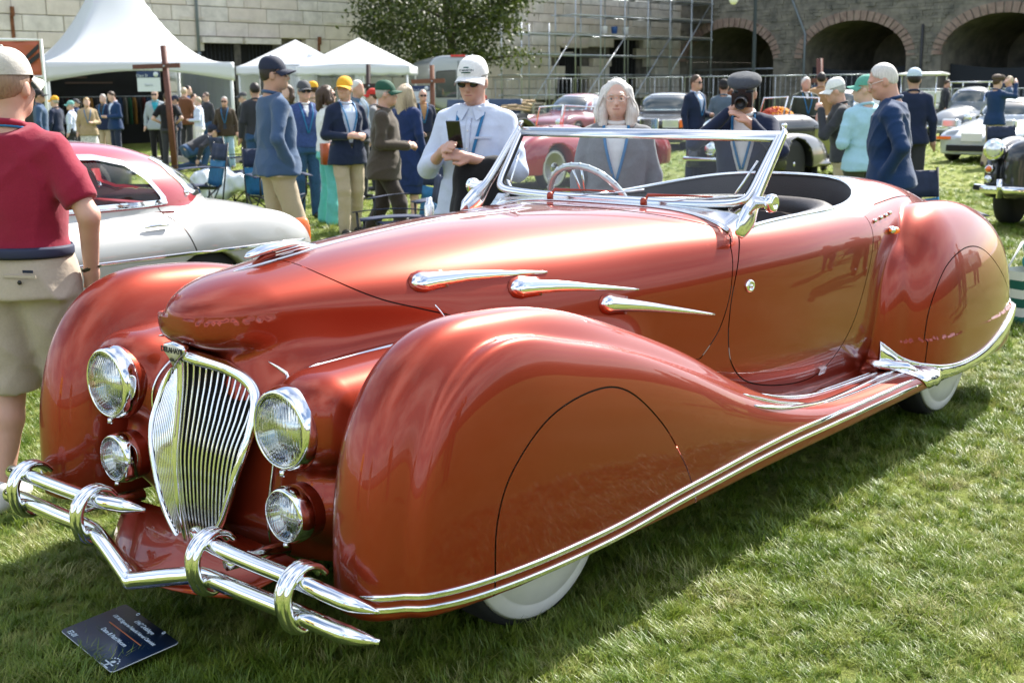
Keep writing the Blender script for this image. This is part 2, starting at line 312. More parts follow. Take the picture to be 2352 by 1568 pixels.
def grass():
    gm = bpy.data.materials.new('grass blade'); gm.use_nodes = True; nt = gm.node_tree; nt.nodes.clear(); N = nt.nodes.new; L = nt.links.new
    out = N('ShaderNodeOutputMaterial'); mix = N('ShaderNodeMixShader'); df = N('ShaderNodeBsdfPrincipled'); tl = N('ShaderNodeBsdfTranslucent'); oi = N('ShaderNodeObjectInfo'); cr = N('ShaderNodeValToRGB'); geo = N('ShaderNodeNewGeometry'); nz = N('ShaderNodeTexNoise'); nz.inputs['Scale'].default_value = 1.6; nz.inputs['Detail'].default_value = 3; L(geo.outputs['Position'], nz.inputs['Vector'])
    e = cr.color_ramp.elements; e[0].position = .0; e[0].color = (.085, .155, .012, 1); e[1].position = 1; e[1].color = (.58, .53, .32, 1)
    for p, c in ((.32, (.135, .215, .018, 1)), (.56, (.215, .275, .034, 1)), (.77, (.33, .34, .11, 1))): q = e.new(p); q.color = c
    ad = N('ShaderNodeMath'); ad.operation = 'MULTIPLY_ADD'; L(nz.outputs[0], ad.inputs[0]); ad.inputs[1].default_value = 1.1; mm = N('ShaderNodeMath'); mm.operation = 'MULTIPLY_ADD'; L(oi.outputs['Random'], mm.inputs[0]); mm.inputs[1].default_value = .65; mm.inputs[2].default_value = -.46; L(mm.outputs[0], ad.inputs[2])
    L(ad.outputs[0], cr.inputs[0]); L(cr.outputs[0], df.inputs['Base Color']); L(cr.outputs[0], tl.inputs[0]); df.inputs['Roughness'].default_value = .42; df.inputs['Specular IOR Level'].default_value = .45
    mix.inputs[0].default_value = .30; L(df.outputs[0], mix.inputs[1]); L(tl.outputs[0], mix.inputs[2]); L(mix.outputs[0], out.inputs[0])
    tufts = []; rg = np.random.default_rng(3)
    for v in range(5):
        mb = MB(); nb = 30
        lean0 = rg.uniform(0, 6.28)
        for k in range(nb):
            a = rg.uniform(0, 2 * pi) if rg.random() < .45 else lean0 + rg.normal(0, .7); r = rg.uniform(0, .035); L_ = rg.uniform(.030, .068); bend = rg.uniform(.35, 1.25) if v < 2 else rg.uniform(1.0, 1.75); w = rg.uniform(.0011, .0022); o = Vector((r * cos(a * 3 + k), r * sin(a * 3 + k), -.004)); d = Vector((cos(a), sin(a), 0)); sd = Vector((-sin(a), cos(a), 0)); pts = []
            for t in (0, .4, .75, 1.0):
                an = bend * t; pts.append(o + d * (L_ * (1 - cos(an)) / max(bend, .1) + L_ * t * .25) + Vector((0, 0, L_ * sin(an) / max(bend, .1) * .85)))
            vs = []; [vs.extend([p - sd * w * (1 - .9 * i / 3), p + sd * w * (1 - .9 * i / 3)]) for i, p in enumerate(pts)]
            mb.add(vs, [(0, 1, 3, 2), (2, 3, 5, 4), (4, 5, 7, 6)])
        me = mb.mesh('tuft'); me.materials.append(gm); tufts.append(bpy.data.objects.new('tuft', me))
    def scatter(name, P, scale, label):
        me = bpy.data.meshes.new(name); me.from_pydata(P.tolist(), [], []); at = me.attributes.new('pick', 'INT', 'POINT'); at.data.foreach_set('value', (np.arange(len(P)) % 5).astype(np.int32)); sa = me.attributes.new('sz', 'FLOAT', 'POINT'); sa.data.foreach_set('value', (scale * rg.uniform(.6, 1.2, len(P)) * np.clip(.95 + .28 * np.sin(P[:, 0] * 5.1 + 2 * np.sin(P[:, 1] * 2.3)) * np.sin(P[:, 1] * 4.3 + 1.7 * np.sin(P[:, 0] * 3.1)) + .22 * np.sin(P[:, 0] * 13 + 3 * np.sin(P[:, 1] * 5)) * np.sin(P[:, 1] * 11 + 2), .5, 1.6)).astype(np.float32)); ra = me.attributes.new('rz', 'FLOAT', 'POINT'); ra.data.foreach_set('value', rg.uniform(0, 6.28, len(P)).astype(np.float32))
        o = link(name, me); o['kind'] = 'stuff'; o['label'] = label; o['category'] = 'grass'; ng = bpy.data.node_groups.new(name, 'GeometryNodeTree'); ng.interface.new_socket('Geometry', in_out='INPUT', socket_type='NodeSocketGeometry'); ng.interface.new_socket('Geometry', in_out='OUTPUT', socket_type='NodeSocketGeometry')
        n = ng.nodes.new; l = ng.links.new; gi = n('NodeGroupInput'); go = n('NodeGroupOutput'); jn = n('GeometryNodeJoinGeometry'); m2p = n('GeometryNodeMeshToPoints'); l(gi.outputs[0], m2p.inputs[0])
        pk = n('GeometryNodeInputNamedAttribute'); pk.data_type = 'INT'; pk.inputs[0].default_value = 'pick'; sz = n('GeometryNodeInputNamedAttribute'); sz.data_type = 'FLOAT'; sz.inputs[0].default_value = 'sz'; rz = n('GeometryNodeInputNamedAttribute'); rz.data_type = 'FLOAT'; rz.inputs[0].default_value = 'rz'
        cx = n('ShaderNodeCombineXYZ'); l(rz.outputs[0], cx.inputs[2])
        for i, t in enumerate(tufts):
            ob = n('GeometryNodeObjectInfo'); ob.inputs['Object'].default_value = t; ob.inputs['As Instance'].default_value = True; io = n('GeometryNodeInstanceOnPoints'); cp = n('FunctionNodeCompare'); cp.data_type = 'INT'; cp.operation = 'EQUAL'; l(pk.outputs[0], cp.inputs[2]); cp.inputs[3].default_value = i
            l(m2p.outputs[0], io.inputs['Points']); l(cp.outputs[0], io.inputs['Selection']); l(ob.outputs['Geometry'], io.inputs['Instance']); l(cx.outputs[0], io.inputs['Rotation']); l(sz.outputs[0], io.inputs['Scale']); l(io.outputs[0], jn.inputs[0])
        l(jn.outputs[0], go.inputs[0]); md = o.modifiers.new('scatter', 'NODES'); md.node_group = ng
    def fr(y0, y1, dens, pad=.35):
        w = lambda y: (1024 / 2408.0) * y * 1.06 + pad; A = (w(y0) + w(y1)) * (y1 - y0); n = int(A * dens); y = np.sqrt(rg.uniform(y0 ** 2, y1 ** 2, n * 2))[:n]; x = rg.uniform(-1, 1, n) * w(y); return np.stack([x, y, 0 * x], 1)
    near = np.concatenate([fr(1.75, 4.0, 1150), fr(4.0, 7.0, 700)]); mid = np.concatenate([fr(7, 12, 210), fr(12, 19, 75)]); mid2 = fr(19, 34, 22)
    scatter('grass', near, 1.0, 'short lawn grass around the coral cabriolet'); scatter('grass', np.concatenate([mid, mid2]), 1.45, 'lawn grass between the parked cars and the tents')
grass()

# ------------------------------------------------------------------ fort walls
def stone_mat(name, c1, c2, c3, sc=2.2, bump=.5):
    m = bpy.data.materials.new(name); m.use_nodes = True; nt = m.node_tree; b = nt.nodes['Principled BSDF']; N = nt.nodes.new; L = nt.links.new
    oi = N('ShaderNodeObjectInfo'); geo = N('ShaderNodeNewGeometry'); n1 = N('ShaderNodeTexNoise'); n1.inputs['Scale'].default_value = sc; n1.inputs['Detail'].default_value = 8; n1.inputs['Roughness'].default_value = .65; L(geo.outputs['Position'], n1.inputs['Vector'])
    r1 = N('ShaderNodeValToRGB'); r1.color_ramp.elements[0].position = .32; r1.color_ramp.elements[0].color = (*c1, 1); r1.color_ramp.elements[1].position = .68; r1.color_ramp.elements[1].color = (*c2, 1); L(n1.outputs[0], r1.inputs[0])
    mx = N('ShaderNodeMix'); mx.data_type = 'RGBA'; mr = N('ShaderNodeMapRange'); mr.inputs[3].default_value = 0; mr.inputs[4].default_value = .65; L(oi.outputs['Random'], mr.inputs[0]); L(mr.outputs[0], mx.inputs[0]); L(r1.outputs[0], mx.inputs[6]); mx.inputs[7].default_value = (*c3, 1); L(mx.outputs[2], b.inputs['Base Color'])
    b.inputs['Roughness'].default_value = .9; bp = N('ShaderNodeBump'); bp.inputs['Strength'].default_value = bump; bp.inputs['Distance'].default_value = .05; L(n1.outputs[0], bp.inputs['Height']); L(bp.outputs[0], b.inputs['Normal']); return m
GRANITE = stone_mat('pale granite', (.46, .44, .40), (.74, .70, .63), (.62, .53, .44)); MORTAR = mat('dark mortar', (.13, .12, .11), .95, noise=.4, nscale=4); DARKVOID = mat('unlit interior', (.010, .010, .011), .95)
CORNER = Vector((9.73, 70.4, 0)); IRON = mat('galvanised tube', (.42, .46, .50), .35, .7); BLACKIRON = mat('black iron', (.02, .022, .025), .5); RUST = mat('rusty iron', (.16, .06, .025), .9, noise=.4, nscale=12)
wl = thing('granite_wall', 'pale granite block wall with barred openings behind the tents', 'wall', CORNER, math.atan2(-.723, -.691))
MB().box((22, -.75, 4.4), (46, .8, 9.6)).build('core', MORTAR, wl)
OPEN = [(29.75, 31.05, .6, 3.42), (27.9, 29.1, .6, 3.42), (8.6, 9.9, .6, 3.6), (3.9, 5.8, .6, 4.1)]
def unit_box(bev=.02):
    bm = bmesh.new(); bmesh.ops.create_cube(bm, size=1.0); me = bpy.data.meshes.new('block'); bm.to_mesh(me); bm.free(); return me
def stone_block(d):
    """one dressed block: chamfered front face"""
    w, t, h = d; c = .018; v = [(-w / 2, -t, -h / 2), (w / 2, -t, -h / 2), (w / 2, -t, h / 2), (-w / 2, -t, h / 2), (-w / 2, -c, -h / 2), (w / 2, -c, -h / 2), (w / 2, -c, h / 2), (-w / 2, -c, h / 2), (-w / 2 + c, 0, -h / 2 + c), (w / 2 - c, 0, -h / 2 + c), (w / 2 - c, 0, h / 2 - c), (-w / 2 + c, 0, h / 2 - c)]
    me = bpy.data.meshes.new('stone'); me.from_pydata(v, [], [(0, 1, 5, 4), (1, 2, 6, 5), (2, 3, 7, 6), (3, 0, 4, 7), (4, 5, 9, 8), (5, 6, 10, 9), (6, 7, 11, 10), (7, 4, 8, 11), (8, 9, 10, 11)]); me.materials.append(GRANITE); return me
rg = np.random.default_rng(11); widths = [.8, 1.0, 1.25, 1.5, 1.8]; SB = {(w, h): stone_block((w - .022, .34, h - .022)) for w in widths for h in (.56, .42)}
z = 1.0; row = 0
while z < 7.2:
    h = .42 if row % 4 == 3 else .56; x = -.1 - .35 * (row % 2)
    while x < 41.5:
        w = widths[int(rg.integers(0, 5))]; xc = x + w / 2; Yd = 70.4 - .723 * xc; vis = z < 1.55 + Yd * .0740 + .3 and z + h > 1.55 - Yd * .012
        if vis and not any(xc + w / 2 > a + .1 and xc - w / 2 < b - .1 and z + h > c and z + .1 < d for a, b, c, d in OPEN): link('stone', SB[(w, h)], None, wl, (xc, float(rg.uniform(-.02, .02)), z + h / 2))
        x += w
    z += h; row += 1
for k, (a, b, c, d) in enumerate(OPEN):
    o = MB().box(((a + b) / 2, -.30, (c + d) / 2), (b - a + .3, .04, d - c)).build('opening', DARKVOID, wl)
    MB().box(((a + b) / 2, .02, d + .10), (b - a + .5, .36, .22)).build('lintel', GRANITE, o)
    for i in range(7): MB().tube([(a + (b - a) * (i + .5) / 7, -.10, c), (a + (b - a) * (i + .5) / 7, -.10, d)], .018, 6).build('iron_bar', BLACKIRON, o)
MB().tube([(31.45, .12, 3.0), (31.45, .12, 9)], .06, 8).build('drainpipe', mat('grey pipe', (.16, .19, .22), .5), wl); MB().tube([(31.45, .12, 2.9), (31.45, .12, 3.05)], .08, 8).build('pipe_collar', mat('grey pipe', (.16, .19, .22), .5), wl)
for x, z in ((38.6, 4.3), (33.9, 3.5), (25.6, 3.6), (19.2, 4.0)): MB().box((x, .05, z), (.10, .14, .32)).build('iron_stub', RUST, wl); MB().box((x + .02, .026, z - .5), (.13, .006, .75), None, 1.0).build('rust_run', RUST, wl)
for k in range(9):
    x = 13.2 + 2.3 * k
    MB().box((x, .028, 4.35), (1.05, .02, .03)).build('string_course', GRANITE, wl)

ar = thing('arched_wall', 'dark rubble stone wall with three wide arches on the right', 'wall', CORNER, math.atan2(-.73, .68)); RUBBLE = stone_mat('dark rubble stone', (.085, .085, .078), (.26, .24, .20), (.18, .14, .11), 1.5, .8); BRICKISH = stone_mat('reddish arch brick', (.16, .10, .085), (.36, .27, .22), (.26, .19, .16), 3)
ARC = [3.4, 11.1, 18.8, 26.5]; HS = 2.95; SPR = 2.95; RISE = 1.80
def arch_z(x):
    for c in ARC:
        if abs(x - c) < HS: return SPR + RISE * math.sqrt(max(0, 1 - ((x - c) / HS) ** 2)) ** 1.0
    return 0.0
xs = np.unique(np.concatenate([np.linspace(0, 31, 63)] + [np.array([c - HS, c - HS + 1e-3, c + HS - 1e-3, c + HS]) for c in ARC] + [c + HS * np.cos(np.linspace(0, pi, 25)[1:-1]) for c in ARC]))
mb = MB()
for a, b in zip(xs[:-1], xs[1:]):
    za, zb = arch_z(a + 1e-6), arch_z(b - 1e-6); mb.add([(a, 0, za), (b, 0, zb), (b, 0, 9.5), (a, 0, 9.5)], [(0, 1, 2, 3)], False)
    if za > 0 or zb > 0: mb.add([(a, 0, za), (b, 0, zb), (b, 7, zb), (a, 7, za)], [(0, 3, 2, 1)], False)
for c in ARC:
    for q in (-HS, HS): mb.add([(c + q, 0, 0), (c + q, 7, 0), (c + q, 7, SPR), (c + q, 0, SPR)], [(0, 1, 2, 3)], False)
mb.add([(0, 7, 0), (31, 7, 0), (31, 7, 9.5), (0, 7, 9.5)], [(0, 1, 2, 3)], False); mb.add([(0, 0, 9.5), (31, 0, 9.5), (31, 7, 9.5), (0, 7, 9.5)], [(0, 1, 2, 3)], False); mb.build('wall_face', RUBBLE, ar)
# voussoirs: one tapered brick-stone block after another round each arch
for c in ARC[:3]:
    n = 26
    for k in range(n):
        t0, t1 = pi * k / n + .012, pi * (k + 1) / n - .012; q = []
        for t in (t0, t1):
            for g, yy in ((1.0, 1), (1.0, 0), (1.16, 0), (1.16, 1)): q.append((c + HS * g * cos(t), -.05 - .02 * (k % 3) if yy == 0 else .2, SPR + (RISE + (g - 1) * 3.0) * sin(t)))
        MB().add(q, [(0, 1, 2, 3), (7, 6, 5, 4), (1, 5, 6, 2), (2, 6, 7, 3), (0, 4, 5, 1), (3, 7, 4, 0)], False).build('voussoir', BRICKISH, ar)
# rubble: too many and too small to pick apart singly
mb = MB(); z = .2
while z < 7.4:
    h = rg.uniform(.10, .24); x = rg.uniform(0, .4)
    while x < 27:
        w = rg.uniform(.22, .75); az = max(arch_z(x), arch_z(x + w), arch_z(x + w / 2)); dmin = min(abs(x + w / 2 - c) for c in ARC); lim = az + .62 if az > 0 else (0 if dmin > HS + .55 + w / 2 or z < SPR * .0 else 0)
        if z > lim or az == 0:
            pr = rg.uniform(.0, .07); j = lambda: rg.uniform(-.018, .018); mb.add([(x + .012, -pr + j() * .3, z + .012), (x + w - .012, -pr, z + .012 + j()), (x + w - .012 + j(), -pr, z + h - .012), (x + .012 + j(), -pr, z + h - .012), (x + .012, .1, z + .012), (x + w - .012, .1, z + .012), (x + w - .012, .1, z + h - .012), (x + .012, .1, z + h - .012)], [(0, 1, 2, 3), (0, 4, 5, 1), (1, 5, 6, 2), (2, 6, 7, 3), (3, 7, 4, 0)], False)
        x += w
    z += h
mb.build('rubble', RUBBLE, ar)['kind'] = 'stuff'
SHADECLOTH = mat('black shade cloth', (.020, .024, .032), .9)
for c in ARC[1:3]: MB().grid(lambda u, v: (c - HS + .05 + 2 * HS * .983 * u, .9, 2.55 * (1 - v) * (1 - .10 * sin(pi * u)) - .0), 17, 4).build('shade_cloth', SHADECLOTH, ar)
gate = MB().tube([(ARC[0] - HS + .1, .6, .1), (ARC[0] - HS + .1, .6, 2.5), (ARC[0] + HS - .1, .6, 2.5), (ARC[0] + HS - .1, .6, .1)], .05, 6).build('gate_frame', IRON, ar)
for k in range(14): MB().tube([(ARC[0] - HS + .3 + .4 * k, .6, .1), (ARC[0] - HS + .3 + .4 * k, .6, 2.5)], .02, 5).build('gate_bar', BLACKIRON, gate)
MB().tube([(7.15, -.12, 9), (7.15, -.12, 6.6), (8.35, -.14, 4.2), (8.35, -.14, .1)], .06, 8).build('drainpipe', mat('grey pipe', (.16, .19, .22), .5), ar); MB().tube([(14.9, -.12, 4.4), (14.9, -.12, .1)], .07, 8).build('drainpipe', BLACKIRON, ar)

# ------------------------------------------------------------------ scaffolding on the granite wall
sc = thing('scaffolding', 'tall tube scaffolding with plank decks against the granite wall', 'scaffolding', CORNER, math.atan2(-.723, -.691)); PLANK = mat('grey plank', (.40, .38, .34), .8, noise=.2, nscale=8)
lv = [.3, 1.25, 2.2, 3.15, 4.1, 5.05, 6.0, 6.95]
for i, x in enumerate(np.arange(.3, 15.8, 1.92)):
    for y in (1.0, 2.3): MB().tube([(x, y, 0), (x, y, 8.2 if i < 7 else 4.6)], .035, 6).build('standard', IRON, sc)
    for zz in lv[1:]:
        if i < 7 or zz < 4.4: MB().tube([(x, .9, zz), (x, 2.4, zz)], .03, 6).build('transom', IRON, sc)
for k, zz in enumerate(lv):
    for y in (1.0, 2.3): MB().tube([(.1, y, zz), (12.1 if zz > 4.4 else 15.9, y, zz)], .03, 6).build('ledger', IRON, sc)
for (x0, z0, x1, z1) in ((12.0, .3, 8.0, 4.1), (8.0, .3, 4.2, 4.1), (15.6, .3, 12.0, 4.1), (4.2, 2.2, .5, 6.0)): MB().tube([(x0, 2.36, z0), (x1, 2.36, z1)], .03, 6).build('brace', IRON, sc)
for (x0, x1, zz) in ((.2, 13.8, 4.2), (.2, 11.8, 6.1), (.2, 8.0, 5.15), (11.9, 15.8, 3.25)):
    for y in (1.15, 1.4, 1.65, 1.9, 2.15): MB().box(((x0 + x1) / 2, y, zz), (x1 - x0, .23, .05)).build('plank', PLANK, sc)
for x, m_ in ((9.0, 'white'), (8.2, 'blue'), (7.3, 'white')): tag(MB().lathe([(.14, 0), (.17, .36), (.17, .38), (0, .38)], (0, 0, 0), None, 14).build('bucket', mat('bucket ' + m_, (.75, .76, .76) if m_ == 'white' else (.03, .10, .3), .4), None, sc.matrix_basis @ Vector((x, 1.8, 4.23)) if False else Matrix.Translation(CORNER) @ Matrix.Rotation(sc.rotation_euler.z, 4, 'Z') @ Vector((x, 1.8, 4.226))), {9.0: 'white bucket on the scaffold deck, leftmost of three', 8.2: 'blue bucket on the scaffold deck', 7.3: 'white bucket on the scaffold deck, rightmost of three'}[x], 'bucket')
# pallets at its foot
pl = thing('pallet_stack', 'stack of weathered wooden pallets at the foot of the scaffolding', 'pallets', px(1215, 240, 55) * 1, .4); pl.location.z = 0
for k in range(6):
    for j in range(5): MB().box((0, -.45 + .225 * j, .12 + .16 * k), (1.2, .12, .025)).build('board', PLANK, pl)
    for x in (-.55, 0, .55): MB().box((x, 0, .055 + .16 * k), (.10, 1.0, .09)).build('bearer', PLANK, pl)

# ------------------------------------------------------------------ temporary fence, lamp post, flowers
ORD = ['leftmost', 'second', 'third', 'fourth', 'fifth', 'sixth', 'rightmost']
def fence(D, x0, x1, n, lab, ht=2.0, rail=False):
    a, b = px(x0, 240, D[0]), px(x1, 240, D[1]); a.z = b.z = 0
    for k in range(n):
        p = a.lerp(b, k / n); q = a.lerp(b, (k + .96) / n); L_ = (q - p).length; t = thing('fence_panel', lab % ORD[k if k < n - 1 else 6], 'fence', p, math.atan2(q.y - p.y, q.x - p.x), 'temporary site fence panels')
        MB().tube([(0, 0, .1), (0, 0, ht), (L_, 0, ht), (L_, 0, .1)], .024, 6, closed=True).build('frame', IRON, t); MB().tube([(L_ / 2, 0, .1), (L_ / 2, 0, ht)], .018, 6).build('upright', IRON, t)
        for i in range(1, 12): MB().tube([(L_ * i / 12, 0, .1), (L_ * i / 12, 0, ht)], .006, 4).build('wire', IRON, t)
fence((60, 50), 1085, 2010, 7, '%s panel from the left of the tall wire fence before the fort walls')
fence((47, 44), 2080, 2420, 3, '%s panel from the left of the low wire fence before the right arch', 1.4)
t = thing('lamp_post', 'dark lamp post with a hanging white globe in front of the arches', 'lamp post', px(1728, 250, 48), 0); t.location.z = 0
MB().lathe([(.16, 0), (.14, .5), (.075, .7), (.065, 6.5), (.05, 8.5)], (0, 0, 0), None, 12).build('post', mat('dark green post', (.018, .028, .032), .5), t); MB().tube([(0, 0, 6.2), (-.45, 0, 6.45), (-.85, 0, 6.1)], .035, 8).build('arm', mat('dark green post', (.018, .028, .032), .5), t)
MB().lathe([(.02, .75), (.13, .6), (.15, .15), (.22, .08), (.22, 0)], (-.85, 0, 5.0), None, 16).build('lamp_housing', mat('dark green post', (.018, .028, .032), .5), t); MB().sphere((-.85, 0, 4.88), (.19, .19, .24)).build('globe', mat('frosted globe', (.8, .8, .76), .3), t)
t = thing('flower_pot', 'round pot of orange and yellow chrysanthemums on a stand', 'flower pot', px(1782, 330, 20.5), 0); t.location.z = 0
MB().lathe([(.14, .60), (.20, .92), (.21, .94), (.19, .94), (.18, .9), (0, .9)], (0, 0, 0), None, 18).build('pot', mat('dark pot', (.02, .018, .018), .5), t); MB().lathe([(.05, .02), (.04, .6), (.16, .61), (.16, .63), (0, .63)], (0, 0, 0), None, 14).build('stand', BLACKIRON, t); MB().lathe([(.2, 0), (.2, .03), (0, .03)], (0, 0, 0), None, 14).build('stand_foot', BLACKIRON, t)
mb = MB(); mb2 = MB()
for k in range(420):
    d = Vector(rg.normal(size=3)); d.z = abs(d.z) * .9; d.normalize(); p = Vector((d.x * .30, d.y * .30, .96 + d.z * .24)); (mb if p.x < rg.normal(0, .08) else mb2).sphere(p, .026, None, 6, 4)
mb.build('rust_blooms', mat('rust bloom', (.45, .05, .015), .7), t)['kind'] = 'stuff'; mb2.build('orange_blooms', mat('orange bloom', (.85, .32, .02), .7), t)['kind'] = 'stuff'

# ------------------------------------------------------------------ tree
def tree():
    base = px(1052, 245, 49); base.z = 0; t = thing('broadleaf_tree', 'broad green tree in front of the granite wall', 'tree', base); bark = mat('bark', (.055, .045, .035), .95, noise=.4, nscale=10, bump=.8, bscale=20); rr = np.random.default_rng(5)
    tr = MB().tube([(0, 0, 0), (.05, 0, 1.2), (-.05, .05, 2.3), (-.25, 0, 3.6), (-.5, 0, 5.5), (-.7, 0, 7.8)], [.30, .24, .21, .17, .11, .04], 10).build('trunk', bark, t); ends = []
    for k in range(16):
        z = rr.uniform(2.1, 6.2); a = rr.uniform(0, 6.28); L_ = rr.uniform(1.8, 3.6) * (1 - .05 * abs(z - 4)); s = Vector((-.1 * (z - 2), 0, z)); e = s + Vector((cos(a) * L_, sin(a) * L_, rr.uniform(.3, 1.5))); m = s.lerp(e, .5) + Vector((0, 0, .15)); MB().tube([s, m, e], [.075, .05, .015], 6).build('limb', bark, tr); ends += [e, m, s.lerp(e, .75)]
    V = []; Fq = []; cl = []
    for k in range(230):
        if k < len(ends) * 1: c = ends[k]
        else:
            d = rr.normal(size=3); d /= np.linalg.norm(d); r = rr.uniform(.55, 1) ** .5; c = Vector((-.85 + d[0] * 3.55 * r, d[1] * 3.2 * r, 5.2 + d[2] * 2.9 * r))
        if c.z < 2.35: c.z = 2.35 + rr.uniform(0, .5)
        cl.append(c)
    for c in cl:
        for j in range(int(rr.integers(70, 120))):
            p = Vector(c) + Vector(rr.normal(0, .30, 3) * np.array([1.25, 1.25, .75])); n = Vector(rr.normal(size=3) + np.array([0, 0, .7])).normalized(); u = n.orthogonal().normalized(); u.rotate(Matrix.Rotation(rr.uniform(0, 6.28), 3, n)); w = n.cross(u); s = rr.uniform(.06, .12); i0 = len(V)
            V += [p - u * s, p + w * s * .5, p + u * s, p - w * s * .5]; Fq.append((i0, i0 + 1, i0 + 2, i0 + 3))
    lm = bpy.data.materials.new('leaf'); lm.use_nodes = True; nt = lm.node_tree; nt.nodes.clear(); N = nt.nodes.new; L = nt.links.new; out = N('ShaderNodeOutputMaterial'); mix = N('ShaderNodeMixShader'); df = N('ShaderNodeBsdfPrincipled'); tl = N('ShaderNodeBsdfTranslucent'); g = N('ShaderNodeNewGeometry'); cr = N('ShaderNodeValToRGB'); cr.color_ramp.elements[0].color = (.022, .042, .010, 1); cr.color_ramp.elements[1].color = (.10, .13, .022, 1); L(g.outputs['Random Per Island'], cr.inputs[0]); L(cr.outputs[0], df.inputs[0]); L(cr.outputs[0], tl.inputs[0]); df.inputs['Roughness'].default_value = .5; mix.inputs[0].default_value = .35; L(df.outputs[0], mix.inputs[1]); L(tl.outputs[0], mix.inputs[2]); L(mix.outputs[0], out.inputs[0])
    o = link('crown', np_mesh('crown', np.array([tuple(v) for v in V]), np.array(Fq), False), lm, t); o['kind'] = 'stuff'
tree()

# ------------------------------------------------------------------ tents
CANVAS = bpy.data.materials.new('white tent vinyl'); CANVAS.use_nodes = True
def _canvas():
    nt = CANVAS.node_tree; nt.nodes.clear(); N = nt.nodes.new; L = nt.links.new; out = N('ShaderNodeOutputMaterial'); mix = N('ShaderNodeMixShader'); df = N('ShaderNodeBsdfPrincipled'); tl = N('ShaderNodeBsdfTranslucent'); df.inputs['Base Color'].default_value = (.80, .82, .84, 1); df.inputs['Roughness'].default_value = .45; tl.inputs[0].default_value = (.80, .84, .88, 1); mix.inputs[0].default_value = .38
    nz = N('ShaderNodeTexNoise'); nz.inputs['Scale'].default_value = 2.2; bp = N('ShaderNodeBump'); bp.inputs['Strength'].default_value = .35; bp.inputs['Distance'].default_value = .08; L(nz.outputs[0], bp.inputs['Height']); L(bp.outputs[0], df.inputs['Normal']); L(df.outputs[0], mix.inputs[1]); L(tl.outputs[0], mix.inputs[2]); L(mix.outputs[0], out.inputs[0])
_canvas()
FRAMEW = mat('white tube', (.72, .74, .75), .4)
def tent(label, c, rz, W, D, eave, peak, conc, val, scallop, nm='marquee', legs=True):
    t = thing(nm, label, 'tent', c, rz)
    def roof(u, v):
        x, y = (2 * u - 1), (2 * v - 1); d = max(abs(x), abs(y)); e = math.hypot(x, y) / 1.2; f = (1 - d) * .75 + max(0, 1 - e) * .25; f = max(0, f)
        return (x * W / 2, y * D / 2, eave + (peak - eave) * (f ** conc if f > 0 else 0))
    MB().grid(roof, 41, 41).build('canopy', CANVAS, t, solid=.01)
    for (x0, y0, x1, y1) in ((-1, -1, 1, -1), (1, -1, 1, 1), (1, 1, -1, 1), (-1, 1, -1, -1)):
        def vl(u, v):
            x = (x0 + (x1 - x0) * u) * (W / 2 + .015); y = (y0 + (y1 - y0) * u) * (D / 2 + .015); drop = val * (1 - .55 * sin(pi * u)) if scallop == 'arch' else val * (.86 + .14 * (abs(sin(pi * u * 6))))
            return (x, y, eave + .012 - drop * v)
        MB().grid(vl, 49, 4).build('valance', CANVAS, t, solid=.008)
    for sx in (-1, 1):
        for sy in (-1, 1): MB().tube([(sx * (W / 2 - .06), sy * (D / 2 - .06), 0), (sx * (W / 2 - .06), sy * (D / 2 - .06), eave)], .05 if W > 4.5 else .03, 8).build('leg', FRAMEW, t)
    return t
a = px(107, 200, 32.3); b = px(539, 200, 35.0); a.z = b.z = 0; cx = (a + b) / 2; W_ = (b - a).length; tn = Vector((-(b - a).y, (b - a).x, 0)).normalized(); cx = cx + tn * (W_ / 2)
bt = tent('large white peaked marquee with black display inside', (cx.x, cx.y, 0), math.atan2((b - a).y, (b - a).x), W_, W_, 2.36, 5.7, 2.0, .52, 'arch')
DISP = mat('black display wall', (.008, .008, .009), .7)
MB().box((-.2, W_ / 2 - .3, 1.15), (W_ - .5, .06, 2.3)).build('display_wall', DISP, bt); MB().box((-W_ / 2 + .12, .1, 1.15), (.04, W_ - .6, 2.3)).build('display_wall', DISP, bt)
MB().grid(lambda u, v: (W_ / 2 - .05 + .03 * sin(40 * u), -W_ / 2 + .2 + (W_ - .4) * u, 2.35 * v), 40, 3).build('side_curtain', mat('shaded white curtain', (.34, .37, .40), .8), bt)  # white curtain coloured grey, the shade on it put into the material
inkw = mat('dim print', (.16, .10, .07), .6); inkg = mat('faint gold print', (.22, .17, .10), .6)
for (w, s, x, z, m_) in (('Drive the', .26, -.55, 2.02, inkw), ('extraordinary machine here', .20, -.35, 1.86, inkw)): pass
MB().lathe([(.18, 0), (.22, .02), (.18, .04)], (1.55, W_ / 2 - .36, 1.95), Matrix.Rotation(pi / 2, 3, 'X'), 20).build('printed_ring', inkg, bt); MB().lathe([(.14, 0), (.18, .02), (.14, .04)], (-1.95, W_ / 2 - .36, 1.98), Matrix.Rotation(pi / 2, 3, 'X'), 20).build('printed_ring', inkg, bt)
for k, (x, w) in enumerate(((-.75, .7), (-.35, 1.4))): MB().box((x, W_ / 2 - .345, 2.02 - .16 * k), (w, .012, .045)).build('printed_line', inkw, bt)
